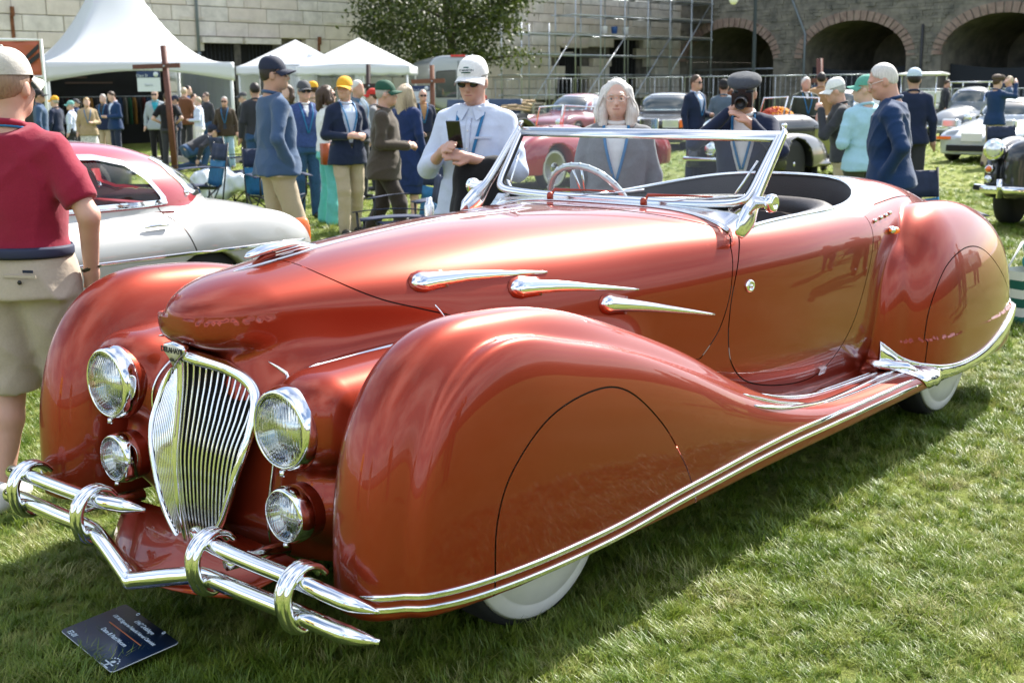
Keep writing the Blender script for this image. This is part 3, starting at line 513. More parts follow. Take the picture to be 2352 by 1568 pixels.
def rack(t, x, y, n, w=1.3):
    r_ = MB().tube([(x - w / 2, y, 0), (x - w / 2, y, 1.45), (x + w / 2, y, 1.45), (x + w / 2, y, 0)], .016, 6).build('garment_rail', IRON, t)
    for k in range(n):
        xx = x - w / 2 + .1 + (w - .2) * k / max(1, n - 1); cc = [(.03, .03, .035), (.10, .02, .02), (.02, .05, .12), (.20, .18, .15), (.02, .10, .05), (.30, .14, .03)][k % 6]
        MB().loft([[(xx + .03 * cos(q), y + ww * sin(q), zz) for q in np.linspace(0, 2 * pi, 9)[:-1]] for ww, zz in ((.20, .65), (.21, .9), (.22, 1.25), (.10, 1.42))]).build('garment', mat('garment %d' % (k % 6), cc, .9), r_)
rack(bt, -1.3, -.9, 8); rack(bt, .3, .2, 9); rack(bt, 1.75, -.2, 6, 1.0)
a = px(683, 200, 38.5); b = px(940, 200, 38.5); W2 = (b - a).length
t2 = tent('small white pyramid tent with scalloped edge, right of the pair', ((a.x + b.x) / 2, 38.5 + W2 / 2, 0), 0, W2, W2, 2.30, 3.22, 1.0, .30, 'wave', 'pop_up_tent')
a2 = px(566, 200, 42); b2 = px(800, 200, 42); W3 = (b2 - a2).length
t3 = tent('small white pyramid tent with scalloped edge, left of the pair', ((a2.x + b2.x) / 2 - .3, 42 + W3 / 2, 0), 0, W3, W3, 2.38, 3.32, 1.0, .30, 'wave', 'pop_up_tent')
CLEARV = make_glass('clear vinyl', (.62, .66, .68), .2, 1.2)
for t, w in ((t2, W2), (t3, W3)):
    MB().grid(lambda u, v: (-w / 2 + .1 + (w - .2) * u, w / 2 - .05 + .03 * sin(30 * u), 2.25 * v), 30, 3).build('back_curtain', CLEARV, t); MB().grid(lambda u, v: (-w / 2 + .05 + .02 * sin(30 * u), -w / 2 + w * u, 2.25 * v), 30, 3).build('side_curtain', CANVAS, t); MB().grid(lambda u, v: (.05 + .3 * u, -w / 2 + .06 + .05 * sin(20 * u), 2.25 * v), 12, 3).build('front_curtain', CANVAS, t)
# orange banner at the left edge
p0 = px(-40, 165, 29.5); p1 = px(103, 165, 29.5); bn = thing('banner', 'orange vinyl banner with black stripes in a white tube frame, far left', 'banner', (p1.x, p1.y, 0), 0); OR = mat('orange vinyl', (.42, .10, .05), .5, noise=.08, nscale=3, bump=.3, bscale=4)
wB = p1.x - p0.x; MB().grid(lambda u, v: (-wB + (wB - .07) * u, .02 * sin(14 * u + 5 * v), 1.98 + .80 * v - .0), 24, 8).build('vinyl_sheet', OR, bn, solid=.004)
MB().tube([(-wB, 0, 2.83), (-.03, 0, 2.80), (-.03, 0, 0)], .038, 8).build('tube_frame', FRAMEW, bn); MB().tube([(-wB, 0, 1.95), (-.03, 0, 1.95)], .03, 8).build('tube_rail', FRAMEW, bn); BK = mat('black print', (.015, .015, .018), .5)
for k in range(2): MB().add([(-.42, -.035, 2.16 + .16 * k), (-.08, -.035, 2.40 + .20 * k), (-.08, -.035, 2.52 + .20 * k), (-.42, -.035, 2.27 + .16 * k)], [(0, 1, 2, 3)], False).build('black_stripe', BK, bn, solid=.006)

# ------------------------------------------------------------------ class signs on wooden crosses
WOODR = mat('red-brown stained timber', (.115, .042, .030), .6, noise=.15, nscale=14); NAVYP = mat('navy print', (.015, .035, .11), .5); PAPER = mat('pale sign board', (.62, .67, .70), .6)
def cross(label, x0, y0, x1, y1, D, hb, hbz, w=.09, sign=None, rz=0.0, m=WOODR, board=True):
    base = px(x1, y1, D); topp = px(x0, y0, D); base.z = 0; t = thing('wooden_cross', label, 'sign post', base, rz)
    top_l = Vector((topp.x - base.x, 0, topp.z)); MB().tube([(0, 0, 0), tuple(top_l)], w * .62, 4, up=(1, 1, 0)).build('post', m, t); zc = hbz * top_l.z; xc = top_l.x * hbz
    MB().box((xc - hb[0] / 2 + hb[1] / 2, -.07, zc), (hb[0] + hb[1], .045, .085), Matrix.Rotation(-.025, 3, 'Y')).build('crossbar', m, t); MB().sphere((xc, -.1, zc), .02, None, 8, 5).build('bolt', IRON, t)
    if board:
        bw, bh = sign[1], sign[2]; bc = Vector((xc - hb[0] * sign[3], -.075, zc - .09 - bh / 2)); s = MB().box(bc, (bw, .012, bh)).build('sign_board', PAPER, t); MB().box(bc + Vector((0, -.008, bh * .34)), (bw, .006, bh * .32)).build('header', NAVYP, s)
        MB().lathe([(bh * .13, 0), (bh * .13, .004), (0, .004)], bc + Vector((bw * .33, -.012, bh * .34)), Matrix.Rotation(pi / 2, 3, 'X'), 16).build('emblem', PAPER, s)
        for body, sz, dx, dz, mm in sign[0]: o = link('lettering', text_mesh(body, sz, .001), mm, s); o.matrix_basis = Matrix.Translation(bc + Vector((dx, -.014, dz))) @ Matrix.Rotation(pi / 2, 4, 'X')
        for dx in (-.2, .2): MB().tube([(bc.x + bw * dx, -.075, bc.z + bh / 2), (bc.x + bw * dx, -.075, zc - .03)], .006, 5).build('hook', IRON, s)
    return t
GREYI = mat('grey print', (.25, .30, .36), .6)
cross('tall red-brown timber cross with a class sign, left of the tents', 375, 105, 402, 384, 23.6, (.60, .30), .842, .11, ([('Class D', .07, -.12, .105, PAPER), ('Sports', .06, 0, -.07, GREYI)], .44, .38, .52))
cross('dark timber cross with round emblem sign behind the yellow cap', 846, 148, 842, 300, 24, (.22, .26), .80, .09, ([], .30, .34, -.6), .25, mat('dark stained timber', (.045, .028, .026), .7))
cross('orange-brown timber cross with a class sign in front of the van', 992, 150, 994, 300, 25, (.42, .26), .845, .10, ([('Class E', .05, -.10, .09, PAPER), ('Antiques', .05, 0, -.05, GREYI), ('1900-1915', .05, 0, -.11, GREYI)], .36, .34, .55), 0, mat('orange stained timber', (.19, .075, .038), .6))
cross('slim red-brown timber cross beside the tan jacket, in front of the arch', 1880, 135, 1884, 330, 24, (.26, .13), .80, .10, ([], .24, .44, .55), .5)

# ------------------------------------------------------------------ camp chairs, sacks, kerb
NAVYF = mat('navy polyester', (.012, .022, .055), .75, noise=.15, nscale=20, bump=.3, bscale=15); TEAL = mat('teal polyester', (.010, .12, .24), .7, noise=.15, nscale=20, bump=.3, bscale=15)
def camp_chair(label, loc, rz, w=.52, arms=True, tilt=0.0, grp='blue folding camp chairs'):
    t = thing('camp_chair', label, 'chair', loc, rz, grp); h = w / 2
    MB().grid(lambda u, v: (-h + w * u, .25 + .06 * v, .42 + .30 * v - 0 * u + .0 - .02 * sin(pi * u)), 9, 5).build('back_lower', TEAL, t, solid=.008); MB().grid(lambda u, v: (-h + w * u, .31 + .04 * v + .012 * sin(9 * u), .72 + .20 * v), 9, 4).build('back_upper', NAVYF, t, solid=.010)
    MB().grid(lambda u, v: (-h + w * u, -.24 + .48 * v, .44 - .03 * v - .05 * sin(pi * u)), 9, 6).build('seat', NAVYF, t, solid=.008)
    for sx in (-1, 1):
        MB().tube([(sx * h, .22, .02), (sx * h, .36, .94)], .011, 6).build('back_post', BLACKIRON, t); MB().tube([(sx * h, -.26, .02), (sx * h, .24, .43)], .010, 6).build('leg', BLACKIRON, t); MB().tube([(sx * h, .24, .02), (sx * h, -.25, .44)], .010, 6).build('leg', BLACKIRON, t); MB().tube([(sx * h, -.26, .44), (sx * h, -.27, .64)], .010, 6).build('arm_post', BLACKIRON, t)
        if arms: MB().grid(lambda u, v: (sx * (h - .02 + .09 * u), -.30 + .58 * v, .645 + .02 * sin(pi * v) - .01 * u), 4, 8).build('arm_rest', NAVYF, t, solid=.008)
    for yy in (-.25, .23): MB().tube([(-h, yy, .02), (h, yy, .43)], .009, 6).build('cross_leg', BLACKIRON, t); MB().tube([(h, yy, .02), (-h, yy, .43)], .009, 6).build('cross_leg', BLACKIRON, t)
    return t
def gp(x, D): p = px(x, 300, D); return (p.x, p.y, 0)
camp_chair('blue camp chair just left of the white plastic sack', gp(440, 15), -1.0)
camp_chair('low dark blue camp chair between the sack and the blazer man', gp(548, 17.5), 2.2)
camp_chair('blue camp chair behind the legs of the blue-blazer man', gp(628, 13.5), .5)
camp_chair('blue camp chair with teal lower back beside the brown tweed man', gp(955, 10.4), -.75)
camp_chair('navy camp chair with the steel bottle, behind the coral hood', gp(905, 9.0), -1.35)
camp_chair('wide blue camp chair behind the tail of the coral cabriolet', gp(2138, 8.8), .15)
camp_chair('blue camp chair near the black car at the right edge', gp(2335, 18.5), .3)
p = px(986, 480, 8.6); tag(MB().lathe([(.034, 0), (.036, .02), (.036, .16), (.028, .185), (.022, .19), (.022, .22), (0, .222)], (0, 0, 0), None, 16).build('bottle', mat('steel bottle', (.75, .76, .78), .25, .8), None, (p.x, p.y, p.z - .14)), 'small steel bottle on the navy camp chair', 'bottle')
def sack():
    p = gp(505, 17.0); B = Blob((-.75, -.6, -.05), (.75, .6, .95), .03); rr = np.random.default_rng(2)
    for k in range(12): B.ell((rr.uniform(-.38, .38), rr.uniform(-.25, .25), rr.uniform(.12, .50)), (rr.uniform(.18, .28), rr.uniform(.16, .24), rr.uniform(.14, .24)), None, .06)
    B.wrinkle(.03, 26, 4); o = link('plastic_sack', B.mesh('sack'), mat('white plastic film', (.55, .60, .62), .22, coat=.4), None, (p[0], p[1], 0)); o.scale = (.78, .78, .80); tag(o, 'crumpled white plastic sack lying on the grass', 'sack')
sack()
def tote():
    p = px(2352, 752, 7.7); t = thing('tote_bag', 'green and white striped tote bag at the right edge', 'bag', (p.x + .12, p.y + .2, 0), .5); Wm = mat('white canvas', (.66, .68, .64), .8); Gm = mat('green canvas', (.008, .10, .075), .8)
    for k in range(6): z0, z1 = .06 * k, .06 * (k + 1); MB().loft([[(sx * (.20 + .012 * zz / .06 * .5), sy * .10, zz) for sx, sy in ((-1, -1), (1, -1), (1, 1), (-1, 1))] for zz in (z0 + .002, z1)], cap=(k == 0)).build('stripe_band', Gm if k % 2 == 0 else Wm, t)
    for sy in (-1, 1): MB().tube([(-.10, sy * .115, .05), (-.10, sy * .118, .36), (0, sy * .10, .52), (.10, sy * .118, .36), (.10, sy * .115, .05)], .016, 6, flat=(1, .4)).build('strap', Wm, t)
    MB().sphere((.02, 0, .40), (.10, .08, .07)).build('rolled_towel', mat('teal towel', (.02, .22, .22), .9), t)
tote()
kb = MB()
ka, kc = px(0, 352, 28.6), px(700, 352, 27.0); ka.z = kc.z = 0; KER = mat('pale kerb stone', (.40, .37, .32), .9, noise=.2, nscale=3); k0 = thing('kerb', 'row of pale kerb stones across the lawn before the marquee', 'kerb', ka, math.atan2(kc.y - ka.y, kc.x - ka.x))
for k in range(8): MB().box((.45 + .92 * k, 0, .05), (.86, .3, .16)).build('kerb_stone', KER, k0)
# far side of the parade ground behind the camera: unseen low barracks, added as a dark band for paint and glass to mirror
MB().loft([[(x, -95 - y, z) for y, z in ((0, 0), (0, 5.5), (6, 8.0), (12, 5.5), (12, 0))] for x in (-160, 160)]).build('unseen_barracks', mat('far slate and stone', (.10, .095, .09), .9, noise=.3, nscale=.2))['kind'] = 'structure'
MB().loft([[(62 + x, y, z) for x, z in ((0, 0), (0, 4.6), (5, 6.6), (10, 4.6), (10, 0))] for y in (-70, 44)]).build('unseen_barracks', mat('far slate and stone', (.10, .095, .09), .9, noise=.3, nscale=.2))['kind'] = 'structure'

# ------------------------------------------------------------------ info card in the grass
def card():
    ux = Vector((.23, -.252, 0)).normalized(); w = .335; hgt = .200; c = Vector((-1.118, 3.160, .050)); rz = math.atan2(ux.y, ux.x)
    t = thing('info_card', 'navy printed information card lying on the grass below the bumper', 'card', c, rz); t.rotation_euler = (.10, .02, rz)
    pts = []
    for (cx_, cy_, a0) in ((w / 2 - .012, hgt / 2 - .012, 0), (-w / 2 + .012, hgt / 2 - .012, pi / 2), (-w / 2 + .012, -hgt / 2 + .012, pi), (w / 2 - .012, -hgt / 2 + .012, 1.5 * pi)):
        for k in range(5): a = a0 + pi / 2 * k / 4; pts.append((cx_ + .012 * cos(a), cy_ + .012 * sin(a)))
    MB().loft([[(x, y, z) for x, y in pts] for z in (-.0025, .0)]).build('backing_edge', mat('card white edge', (.6, .65, .7), .5), t); MB().loft([[(x * .996, y * .996, z) for x, y in pts] for z in (.0002, .0012)]).build('card_face', mat('navy card', (.006, .020, .055), .38, spec=.5), t)
    inkc = mat('card ink', (.55, .66, .75), .6); og = mat('orange rule', (.38, .13, .05), .6)
    for body, sz, x, y in (('1947 Delahaye', .0205, 0.012, .072), ('135 MS Figoni et Falaschi Narval Cabriolet', .0165, .0, .045), ('Dana & Patti Mecum', .0195, -.005, -.012), ('E2-01', .022, -.118, -.085)):
        cu_me = text_mesh(body, sz, .0003, spacing=.92, bold=.0001); cu_me.transform(Matrix(((1, .22, 0, 0), (0, 1, 0, 0), (0, 0, 1, 0), (0, 0, 0, 1)))); link('lettering', cu_me, inkc, t, (x, y, .0016))
    MB().box((0.0, .018, .0014), (.20, .003, .0012)).build('orange_rule', og, t); lg = MB()
    for k in range(6): a = pi * (.15 + .14 * k); lg.box((.120 + .022 * cos(a), -.078 + .022 * sin(a), .0014), (.004, .005, .001), RZ(a))
    lg.sphere((.120, -.072, .0014), (.009, .006, .0008), RZ(.4), 10, 4); lg.box((.120, -.088, .0014), (.006, .018, .001), RZ(-.3)); lg.box((.120, -.098, .0014), (.040, .003, .001)); lg.box((.117, -.083, .0014), (.046, .004, .001)); lg.build('emblem', inkc, t)
    for x in (-.075, .085): MB().tube([(x + .005 * cos(a), .095 + .005 * sin(a), .0014) for a in np.linspace(0, 2 * pi, 13)[:-1]], .0012, 5, closed=True).build('eyelet', inkc, t)
card()
# ------------------------------------------------------------------ the coral cabriolet: implicit body surface
# car space: x runs back from the front axle, y to the car's left, z up
CAR_X, CAR_Y, CAR_YAW = -0.4958, 3.7966, radians(49.424)
def spl(xs, ys, sm=0.10, lo=-2.0, hi=6.0, st=0.004):
    xs = np.array(xs, float); ys = np.array(ys, float); g = np.arange(lo, hi, st)
    d = np.diff(ys) / np.diff(xs); h = np.diff(xs); m = np.zeros(len(xs))
    for i in range(1, len(xs) - 1):
        if d[i - 1] * d[i] > 0:
            w1 = 2 * h[i] + h[i - 1]; w2 = h[i] + 2 * h[i - 1]; m[i] = (w1 + w2) / (w1 / d[i - 1] + w2 / d[i])
    m[0], m[-1] = d[0], d[-1]
    gi = np.clip(np.searchsorted(xs, g) - 1, 0, len(xs) - 2); gc = np.clip(g, xs[0], xs[-1]); t = (gc - xs[gi]) / h[gi]
    t2, t3 = t * t, t * t * t
    y = (2 * t3 - 3 * t2 + 1) * ys[gi] + (t3 - 2 * t2 + t) * h[gi] * m[gi] + (-2 * t3 + 3 * t2) * ys[gi + 1] + (t3 - t2) * h[gi] * m[gi + 1]
    if sm:
        k = np.arange(-int(3 * sm / st), int(3 * sm / st) + 1) * st; w = np.exp(-0.5 * (k / sm) ** 2); w /= w.sum()
        y = np.convolve(np.pad(y, len(k) // 2, mode='edge'), w, 'valid')
    return lambda x: np.interp(x, g, y)
def smin(a, b, k):
    h = np.maximum(k - np.abs(a - b), 0) / k; return np.minimum(a, b) - h * h * h * k / 6
def smax(a, b, k): return -smin(-a, -b, k)
def sup(terms, n):
    """superellipsoid pseudo distance; terms: list of (offset/radius, radius)"""
    s = sum(np.abs(q) ** n for q, _ in terms); r = s ** (1.0 / n)
    g = sum((np.abs(q) ** (n - 1) / R) ** 2 for q, R in terms); g = np.sqrt(g) / np.maximum(r, 1e-6) ** (n - 1)
    return (r - 1) / np.maximum(g, 1e-3)
def cap_dx(x, xa, Ra, xb, Rb):
    return np.where(x < xa, (x - xa) / Ra, np.where(x > xb, (x - xb) / Rb, 0.0)), np.where(x < xa, Ra, Rb)

h_w = spl([-.75, -.6, -.45, -.3, -.15, 0, .2, .5, .8, 1.1, 1.4, 1.8, 2.2, 2.6, 3.0, 3.4, 3.8], [.13, .175, .215, .258, .305, .352, .41, .49, .56, .645, .705, .735, .735, .705, .655, .59, .50])
h_zt = spl([-.75, -.5, -.35, -.2, .1, .45, .9, 1.3, 1.7, 2.2, 2.6, 2.9, 3.2, 3.6, 4.0], [1.0, 1.04, 1.058, 1.077, 1.103, 1.122, 1.12, 1.105, 1.09, 1.088, 1.108, 1.13, 1.10, 1.03, .93])
h_zc = spl([-.75, -.5, -.35, -.2, 0, .3, .7, 1.1, 2.2, 3.0, 4.0], [.938, .935, .932, .92, .89, .84, .81, .79, .76, .74, .66])
h_hd = spl([-.75, -.5, -.35, -.2, 0, .3, 1.0, 2.5, 4.0], [.095, .112, .14, .20, .34, .50, .60, .60, .45])
h_n = spl([-.75, -.3, 0, .5, .9, 1.3, 2.0, 2.8, 3.6, 4.2], [2.2, 2.2, 2.2, 2.35, 2.8, 3.7, 4.4, 3.8, 2.6, 2.2])
f_zt = spl([-.7, -.3, -.1, .1, .35, .72, 1.03, 1.3, 1.5, 1.7, 2.0, 2.4], [.985, .976, .968, .932, .85, .708, .552, .440, .388, .360, .345, .338], .06)
f_yc = spl([-.7, -.2, .5, 1.0, 1.5, 2.4], [.725, .74, .735, .74, .765, .78])
p_zt = spl([-.7, -.3, -.04, .2, .38, .63, 1.0, 1.3, 1.6, 2.0, 2.4], [.975, .945, .880, .82, .762, .665, .515, .425, .370, .345, .335], .06)
p_yc = spl([-.7, -.2, .5, 1.2, 1.8, 2.4], [.835, .862, .866, .85, .835, .82])
def F_body(x, y, z):
    y = np.abs(y)
    # hood, scuttle, doors and tail as one fuselage
    xx = np.clip(x, -.75, 3.8); dx, rx = cap_dx(x, -.46, .215, 3.5, .95)
    w = h_w(xx); zc = h_zc(xx); up = z > zc; hh = np.where(up, h_zt(xx) - zc, h_hd(xx)); n = np.where(up, h_n(xx), 3.6)
    d = sup([(dx, rx), (y / w, w), ((z - zc) / hh, hh)], n)
    # radiator shell and front valance
    dx, rx = cap_dx(x, .0, .580, .6, .3); up = z > .55; hz = np.where(up, .26, .5); wv = .58
    a = sup([(dx, rx), (y / wv, wv), ((z - .55) / hz, hz)], 3.6)
    d = smin(d, a, .14)
    dx, rx = cap_dx(x, -.285, .338, .2, .3); up = z > .58; hz = np.where(up, .38, .44); wv = .235 + .06 * np.clip((z - .30) / .3, 0, 1)
    d = smin(d, sup([(dx, rx), (y / wv, wv), ((z - .58) / hz, hz)], 2.6), .07)
    # headlamp nacelle running back between hood and wing
    p0 = np.array([-.51, .44, .695]); p1 = np.array([.02, .50, .745]); u = p1 - p0; t = np.clip(((x - p0[0]) * u[0] + (y - p0[1]) * u[1] + (z - p0[2]) * u[2]) / (u @ u), 0, 1)
    r = .135 - .03 * t; ax, ay, az = x - p0[0] - t * u[0], y - p0[1] - t * u[1], z - p0[2] - t * u[2]
    q = (np.abs(ax) ** 2.6 + np.abs(ay) ** 2.6 + np.abs(az) ** 2.6 + 1e-9) ** (1 / 2.6) - r
    d = smin(d, q, .13)
    d = smin(d, np.sqrt((x + .485) ** 2 + (y - .42) ** 2 + (z - .45) ** 2) - .108, .10)
    # front wing, flowing down into the running board
    xx = np.clip(x, -.75, 2.5); dx, rx = cap_dx(x, -.25, .46, 2.5, .12); yc = f_yc(xx); zc = .33 - .04 * np.clip((xx - .6) / 1.0, 0, 1); up = z > zc; hh = np.where(up, f_zt(xx) - zc, .5); wy = np.where(y > yc, .150, .195)
    a = sup([(dx, rx), ((y - yc) / wy, wy), ((z - zc) / hh, hh)], 2.6)
    # second, lower crest that carries the wheel skirt
    dx, rx = cap_dx(x, -.08, .53, 2.5, .12); yc = p_yc(xx); hh = np.where(up, p_zt(xx) - zc, .5); wy = np.where(y > yc, .074 + .02 * np.clip((xx - .9) / .8, 0, 1), .078 + .06 * np.clip((xx - .6) / .8, 0, 1))
    b = sup([(dx, rx), ((y - yc) / wy, wy), ((z - zc) / hh, hh)], 2.5)
    a = smin(a, b, .05)
    s = np.clip((.25 - x) / .6, 0, 1); s = s * s * (3 - 2 * s); k = .035 + .025 * s
    d = smin(d, a, k)
    # rear wing with a flute on its leading edge
    dx, rx = cap_dx(x, 2.86, .45, 2.90, .97); up = z > .46; hz = np.where(up, .565, .5); yc = .68; wy = np.where(y > yc, .25, .22)
    a = sup([(dx, rx), ((y - yc) / wy, wy), ((z - .46) / hz, hz)], np.where(up, 2.2, 2.6))
    dx, rx = cap_dx(x, 2.66, .35, 2.66, .4); hz = np.where(z > .46, .44, .5); wy = .165
    b = sup([(dx, rx), ((y - .66) / wy, wy), ((z - .46) / hz, hz)], 2.6)
    a = smin(a, b, .035)
    d = smin(d, a, .03)
    # flat floor
    return smax(d, .266 - z, .03)
def F_pts(P): return F_body(P[:, 0], P[:, 1], P[:, 2])
def F_grad(P, e=.003):
    g = np.empty_like(P)
    for k in range(3):
        q = P.copy(); q[:, k] += e; a = F_pts(q); q[:, k] -= 2 * e; g[:, k] = (a - F_pts(q)) / (2 * e)
    return g
def project(P, it=4):
    for _ in range(it):
        g = F_grad(P); P = P - (F_pts(P) / np.maximum((g * g).sum(1), .05))[:, None] * g
    g = F_grad(P); return P, g / np.linalg.norm(g, axis=1)[:, None]
def surf(x, z, side=1, ymax=1.05):
    """outermost body point (y and normal) at given x, z"""
    x = np.atleast_1d(np.asarray(x, float)); z = np.atleast_1d(np.asarray(z, float)); ys = np.linspace(ymax, .0, 420)
    V = F_body(x[None], ys[:, None], z[None]); ins = V < 0; i = np.argmax(ins, 0); i = np.where(ins.any(0), i, len(ys) - 1)
    P = np.stack([x, ys[i], z], 1); P, n = project(P, 3); P[:, 1] *= side; n[:, 1] *= side; return P, n
def surf_top(x, y):
    x = np.atleast_1d(np.asarray(x, float)); y = np.atleast_1d(np.asarray(y, float)); zs = np.linspace(1.2, .2, 500)
    V = F_body(x[None], y[None], zs[:, None]); ins = V < 0; i = np.argmax(ins, 0)
    P = np.stack([x, y, zs[i]], 1); return project(P, 3)
def surface_nets(h=.0125, lo=(-.80, 0, .22), hi=(4.52, .99, 1.16)):
    nx = int((hi[0] - lo[0]) / h) + 1; ny = int(hi[1] / h) + 2; nz = int((hi[2] - lo[2]) / h) + 1
    X = lo[0] + h * np.arange(nx); Y = h * (np.arange(ny) - .5); Z = lo[2] + h * np.arange(nz)
    V = np.empty((nx, ny, nz), np.float32)
    for i in range(0, nx, 16):
        a, b, c = np.meshgrid(X[i:i + 16], Y, Z, indexing='ij'); V[i:i + 16] = F_body(a, b, c)
    S = V < 0
    c8 = sum(S[i:nx - 1 + i, j:ny - 1 + j, k:nz - 1 + k].astype(np.int8) for i in (0, 1) for j in (0, 1) for k in (0, 1))
    act = (c8 > 0) & (c8 < 8); idx = -np.ones(act.shape, np.int64); ci = np.argwhere(act); idx[act] = np.arange(len(ci))
    P = np.stack([X[ci[:, 0]] + h / 2, Y[ci[:, 1]] + h / 2, Z[ci[:, 2]] + h / 2], 1)
    mid = ci[:, 1] == 0
    for _ in range(5):
        g = F_grad(P); st = (F_pts(P) / np.maximum((g * g).sum(1), .05))[:, None] * g
        ln = np.linalg.norm(st, axis=1)[:, None]; P = P - st * np.minimum(1, h / np.maximum(ln, 1e-9)); P[mid, 1] = 0
    quads = []
    for ax in range(3):
        s0 = [slice(1, -1)] * 3; s1 = [slice(1, -1)] * 3; s0[ax] = slice(0, -1); s1[ax] = slice(1, None)
        if ax == 1: pass
        A, Bv = S[tuple(s0)], S[tuple(s1)]; e = np.argwhere(A != Bv); inside = A[tuple(e.T)]
        o1, o2 = [(1, 2), (2, 0), (0, 1)][ax]
        e = e.copy(); 
        for k in range(3):
            if k != ax: e[:, k] += 1
        def cell(d1, d2):
            q = e.copy(); q[:, o1] += d1; q[:, o2] += d2; return idx[tuple(q.T)]
        Q = np.stack([cell(-1, -1), cell(0, -1), cell(0, 0), cell(-1, 0)], 1); Q[~inside] = Q[~inside][:, ::-1]; quads.append(Q)
    Q = np.concatenate(quads); Q = Q[(Q >= 0).all(1)]
    # mirror
    n = len(P); mir = np.arange(n); off = np.cumsum(~mid) - 1 + n; mir[~mid] = off[~mid]
    P2 = P[~mid] * np.array([1, -1, 1]); allmid = mid[Q].all(1)
    Qm = mir[Q[~allmid]][:, ::-1]
    return np.concatenate([P, P2]), np.concatenate([Q, Qm])
# ------------------------------------------------------------------ the coral cabriolet: panels and parts
def _paint():
    m = bpy.data.materials.new('coral pearl paint'); m.use_nodes = True; nt = m.node_tree; b = nt.nodes['Principled BSDF']; N = nt.nodes.new; L = nt.links.new
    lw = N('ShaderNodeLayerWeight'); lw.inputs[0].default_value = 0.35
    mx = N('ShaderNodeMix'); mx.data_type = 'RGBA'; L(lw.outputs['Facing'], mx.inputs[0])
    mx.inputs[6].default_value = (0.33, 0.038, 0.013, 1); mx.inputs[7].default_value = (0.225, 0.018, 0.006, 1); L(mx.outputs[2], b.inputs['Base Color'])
    b.inputs['Metallic'].default_value = 0.60; b.inputs['Roughness'].default_value = 0.36; b.inputs['Specular IOR Level'].default_value = 0.2; b.inputs['Coat Weight'].default_value = 1.0; b.inputs['Coat Roughness'].default_value = 0.008; b.inputs['Coat IOR'].default_value = 1.38
    tc = N('ShaderNodeTexCoord'); nz = N('ShaderNodeTexNoise'); nz.inputs['Scale'].default_value = 900; L(tc.outputs['Object'], nz.inputs['Vector'])
    bp = N('ShaderNodeBump'); bp.inputs['Strength'].default_value = 0.06; bp.inputs['Distance'].default_value = 0.001; L(nz.outputs[0], bp.inputs['Height']); L(bp.outputs[0], b.inputs['Normal'])
    return m
PAINT = _paint(); MATS['paint'] = PAINT
SEAM = mat('panel gap', (0.012, 0.006, 0.005), 0.8)
LEATHER = mat('dark brown leather', (0.022, 0.015, 0.013), 0.42, bump=0.25, bscale=180)
CARPET = mat('dark carpet', (0.02, 0.015, 0.013), 0.95)
WHITE_DISC = mat('cream white wheel', (0.74, 0.72, 0.66), 0.38, noise=0.05, nscale=9)
SATIN = mat('polished metal', (0.80, 0.81, 0.82), 0.16, 1.0)
hero = thing('cabriolet', 'coral red streamlined cabriolet with covered wheels and chrome trim, in the foreground', 'car', (CAR_X, CAR_Y, 0), CAR_YAW)

def sd_poly(X, Z, poly):
    poly = np.asarray(poly); lo = poly.min(0) - .02; hi = poly.max(0) + .02; mk = (X > lo[0]) & (X < hi[0]) & (Z > lo[1]) & (Z < hi[1]); out = np.full(X.shape, .5); x = X[mk]; z = Z[mk]; a = poly; b = np.roll(poly, -1, 0); d = np.full(x.shape, 1e9); ins = np.zeros(x.shape, bool)
    for (ax, az), (bx, bz) in zip(a, b):
        ex, ez = bx - ax, bz - az; t = np.clip(((x - ax) * ex + (z - az) * ez) / (ex * ex + ez * ez + 1e-12), 0, 1)
        d = np.minimum(d, (x - ax - t * ex) ** 2 + (z - az - t * ez) ** 2)
        c = ((az > z) != (bz > z)); xi = ax + (z - az) * ex / (ez if abs(ez) > 1e-12 else 1e-12); ins ^= c & (x < xi)
    out[mk] = np.sqrt(d) * np.where(ins, -1, 1); return out
def split_tris(V, T, g, c):
    """cut triangles along g == c; returns V, g, below, above"""
    s = g[T] < c; k = s.sum(1); below = [T[k == 3]]; above = [T[k == 0]]; mixed = np.argwhere((k == 1) | (k == 2)).ravel()
    newV = []; newg = []; cache = {}; n0 = len(V); lo = []; hi = []
    def cut(i, j):
        key = (i, j) if i < j else (j, i)
        if key not in cache:
            t = (c - g[i]) / (g[j] - g[i]); newV.append(V[i] + (V[j] - V[i]) * t); newg.append(c); cache[key] = n0 + len(newV) - 1
        return cache[key]
    for q in mixed:
        tri = T[q]; sg = s[q]; one = 1 if sg.sum() == 1 else 0
        o = [i for i in range(3) if sg[i] == bool(one)][0]; A, B, C = int(tri[o]), int(tri[(o + 1) % 3]), int(tri[(o + 2) % 3])
        ab, ac = cut(A, B), cut(A, C); solo = [(A, ab, ac)]; pair = [(ab, B, C), (ab, C, ac)]
        if one: lo += solo; hi += pair
        else: hi += solo; lo += pair
    if newV: V = np.concatenate([V, np.array(newV)]); g = np.concatenate([g, np.array(newg)])
    f = lambda base, ex: np.concatenate([base[0], np.array(ex, np.int64).reshape(-1, 3)])
    return V, g, f(below, lo), f(above, hi)
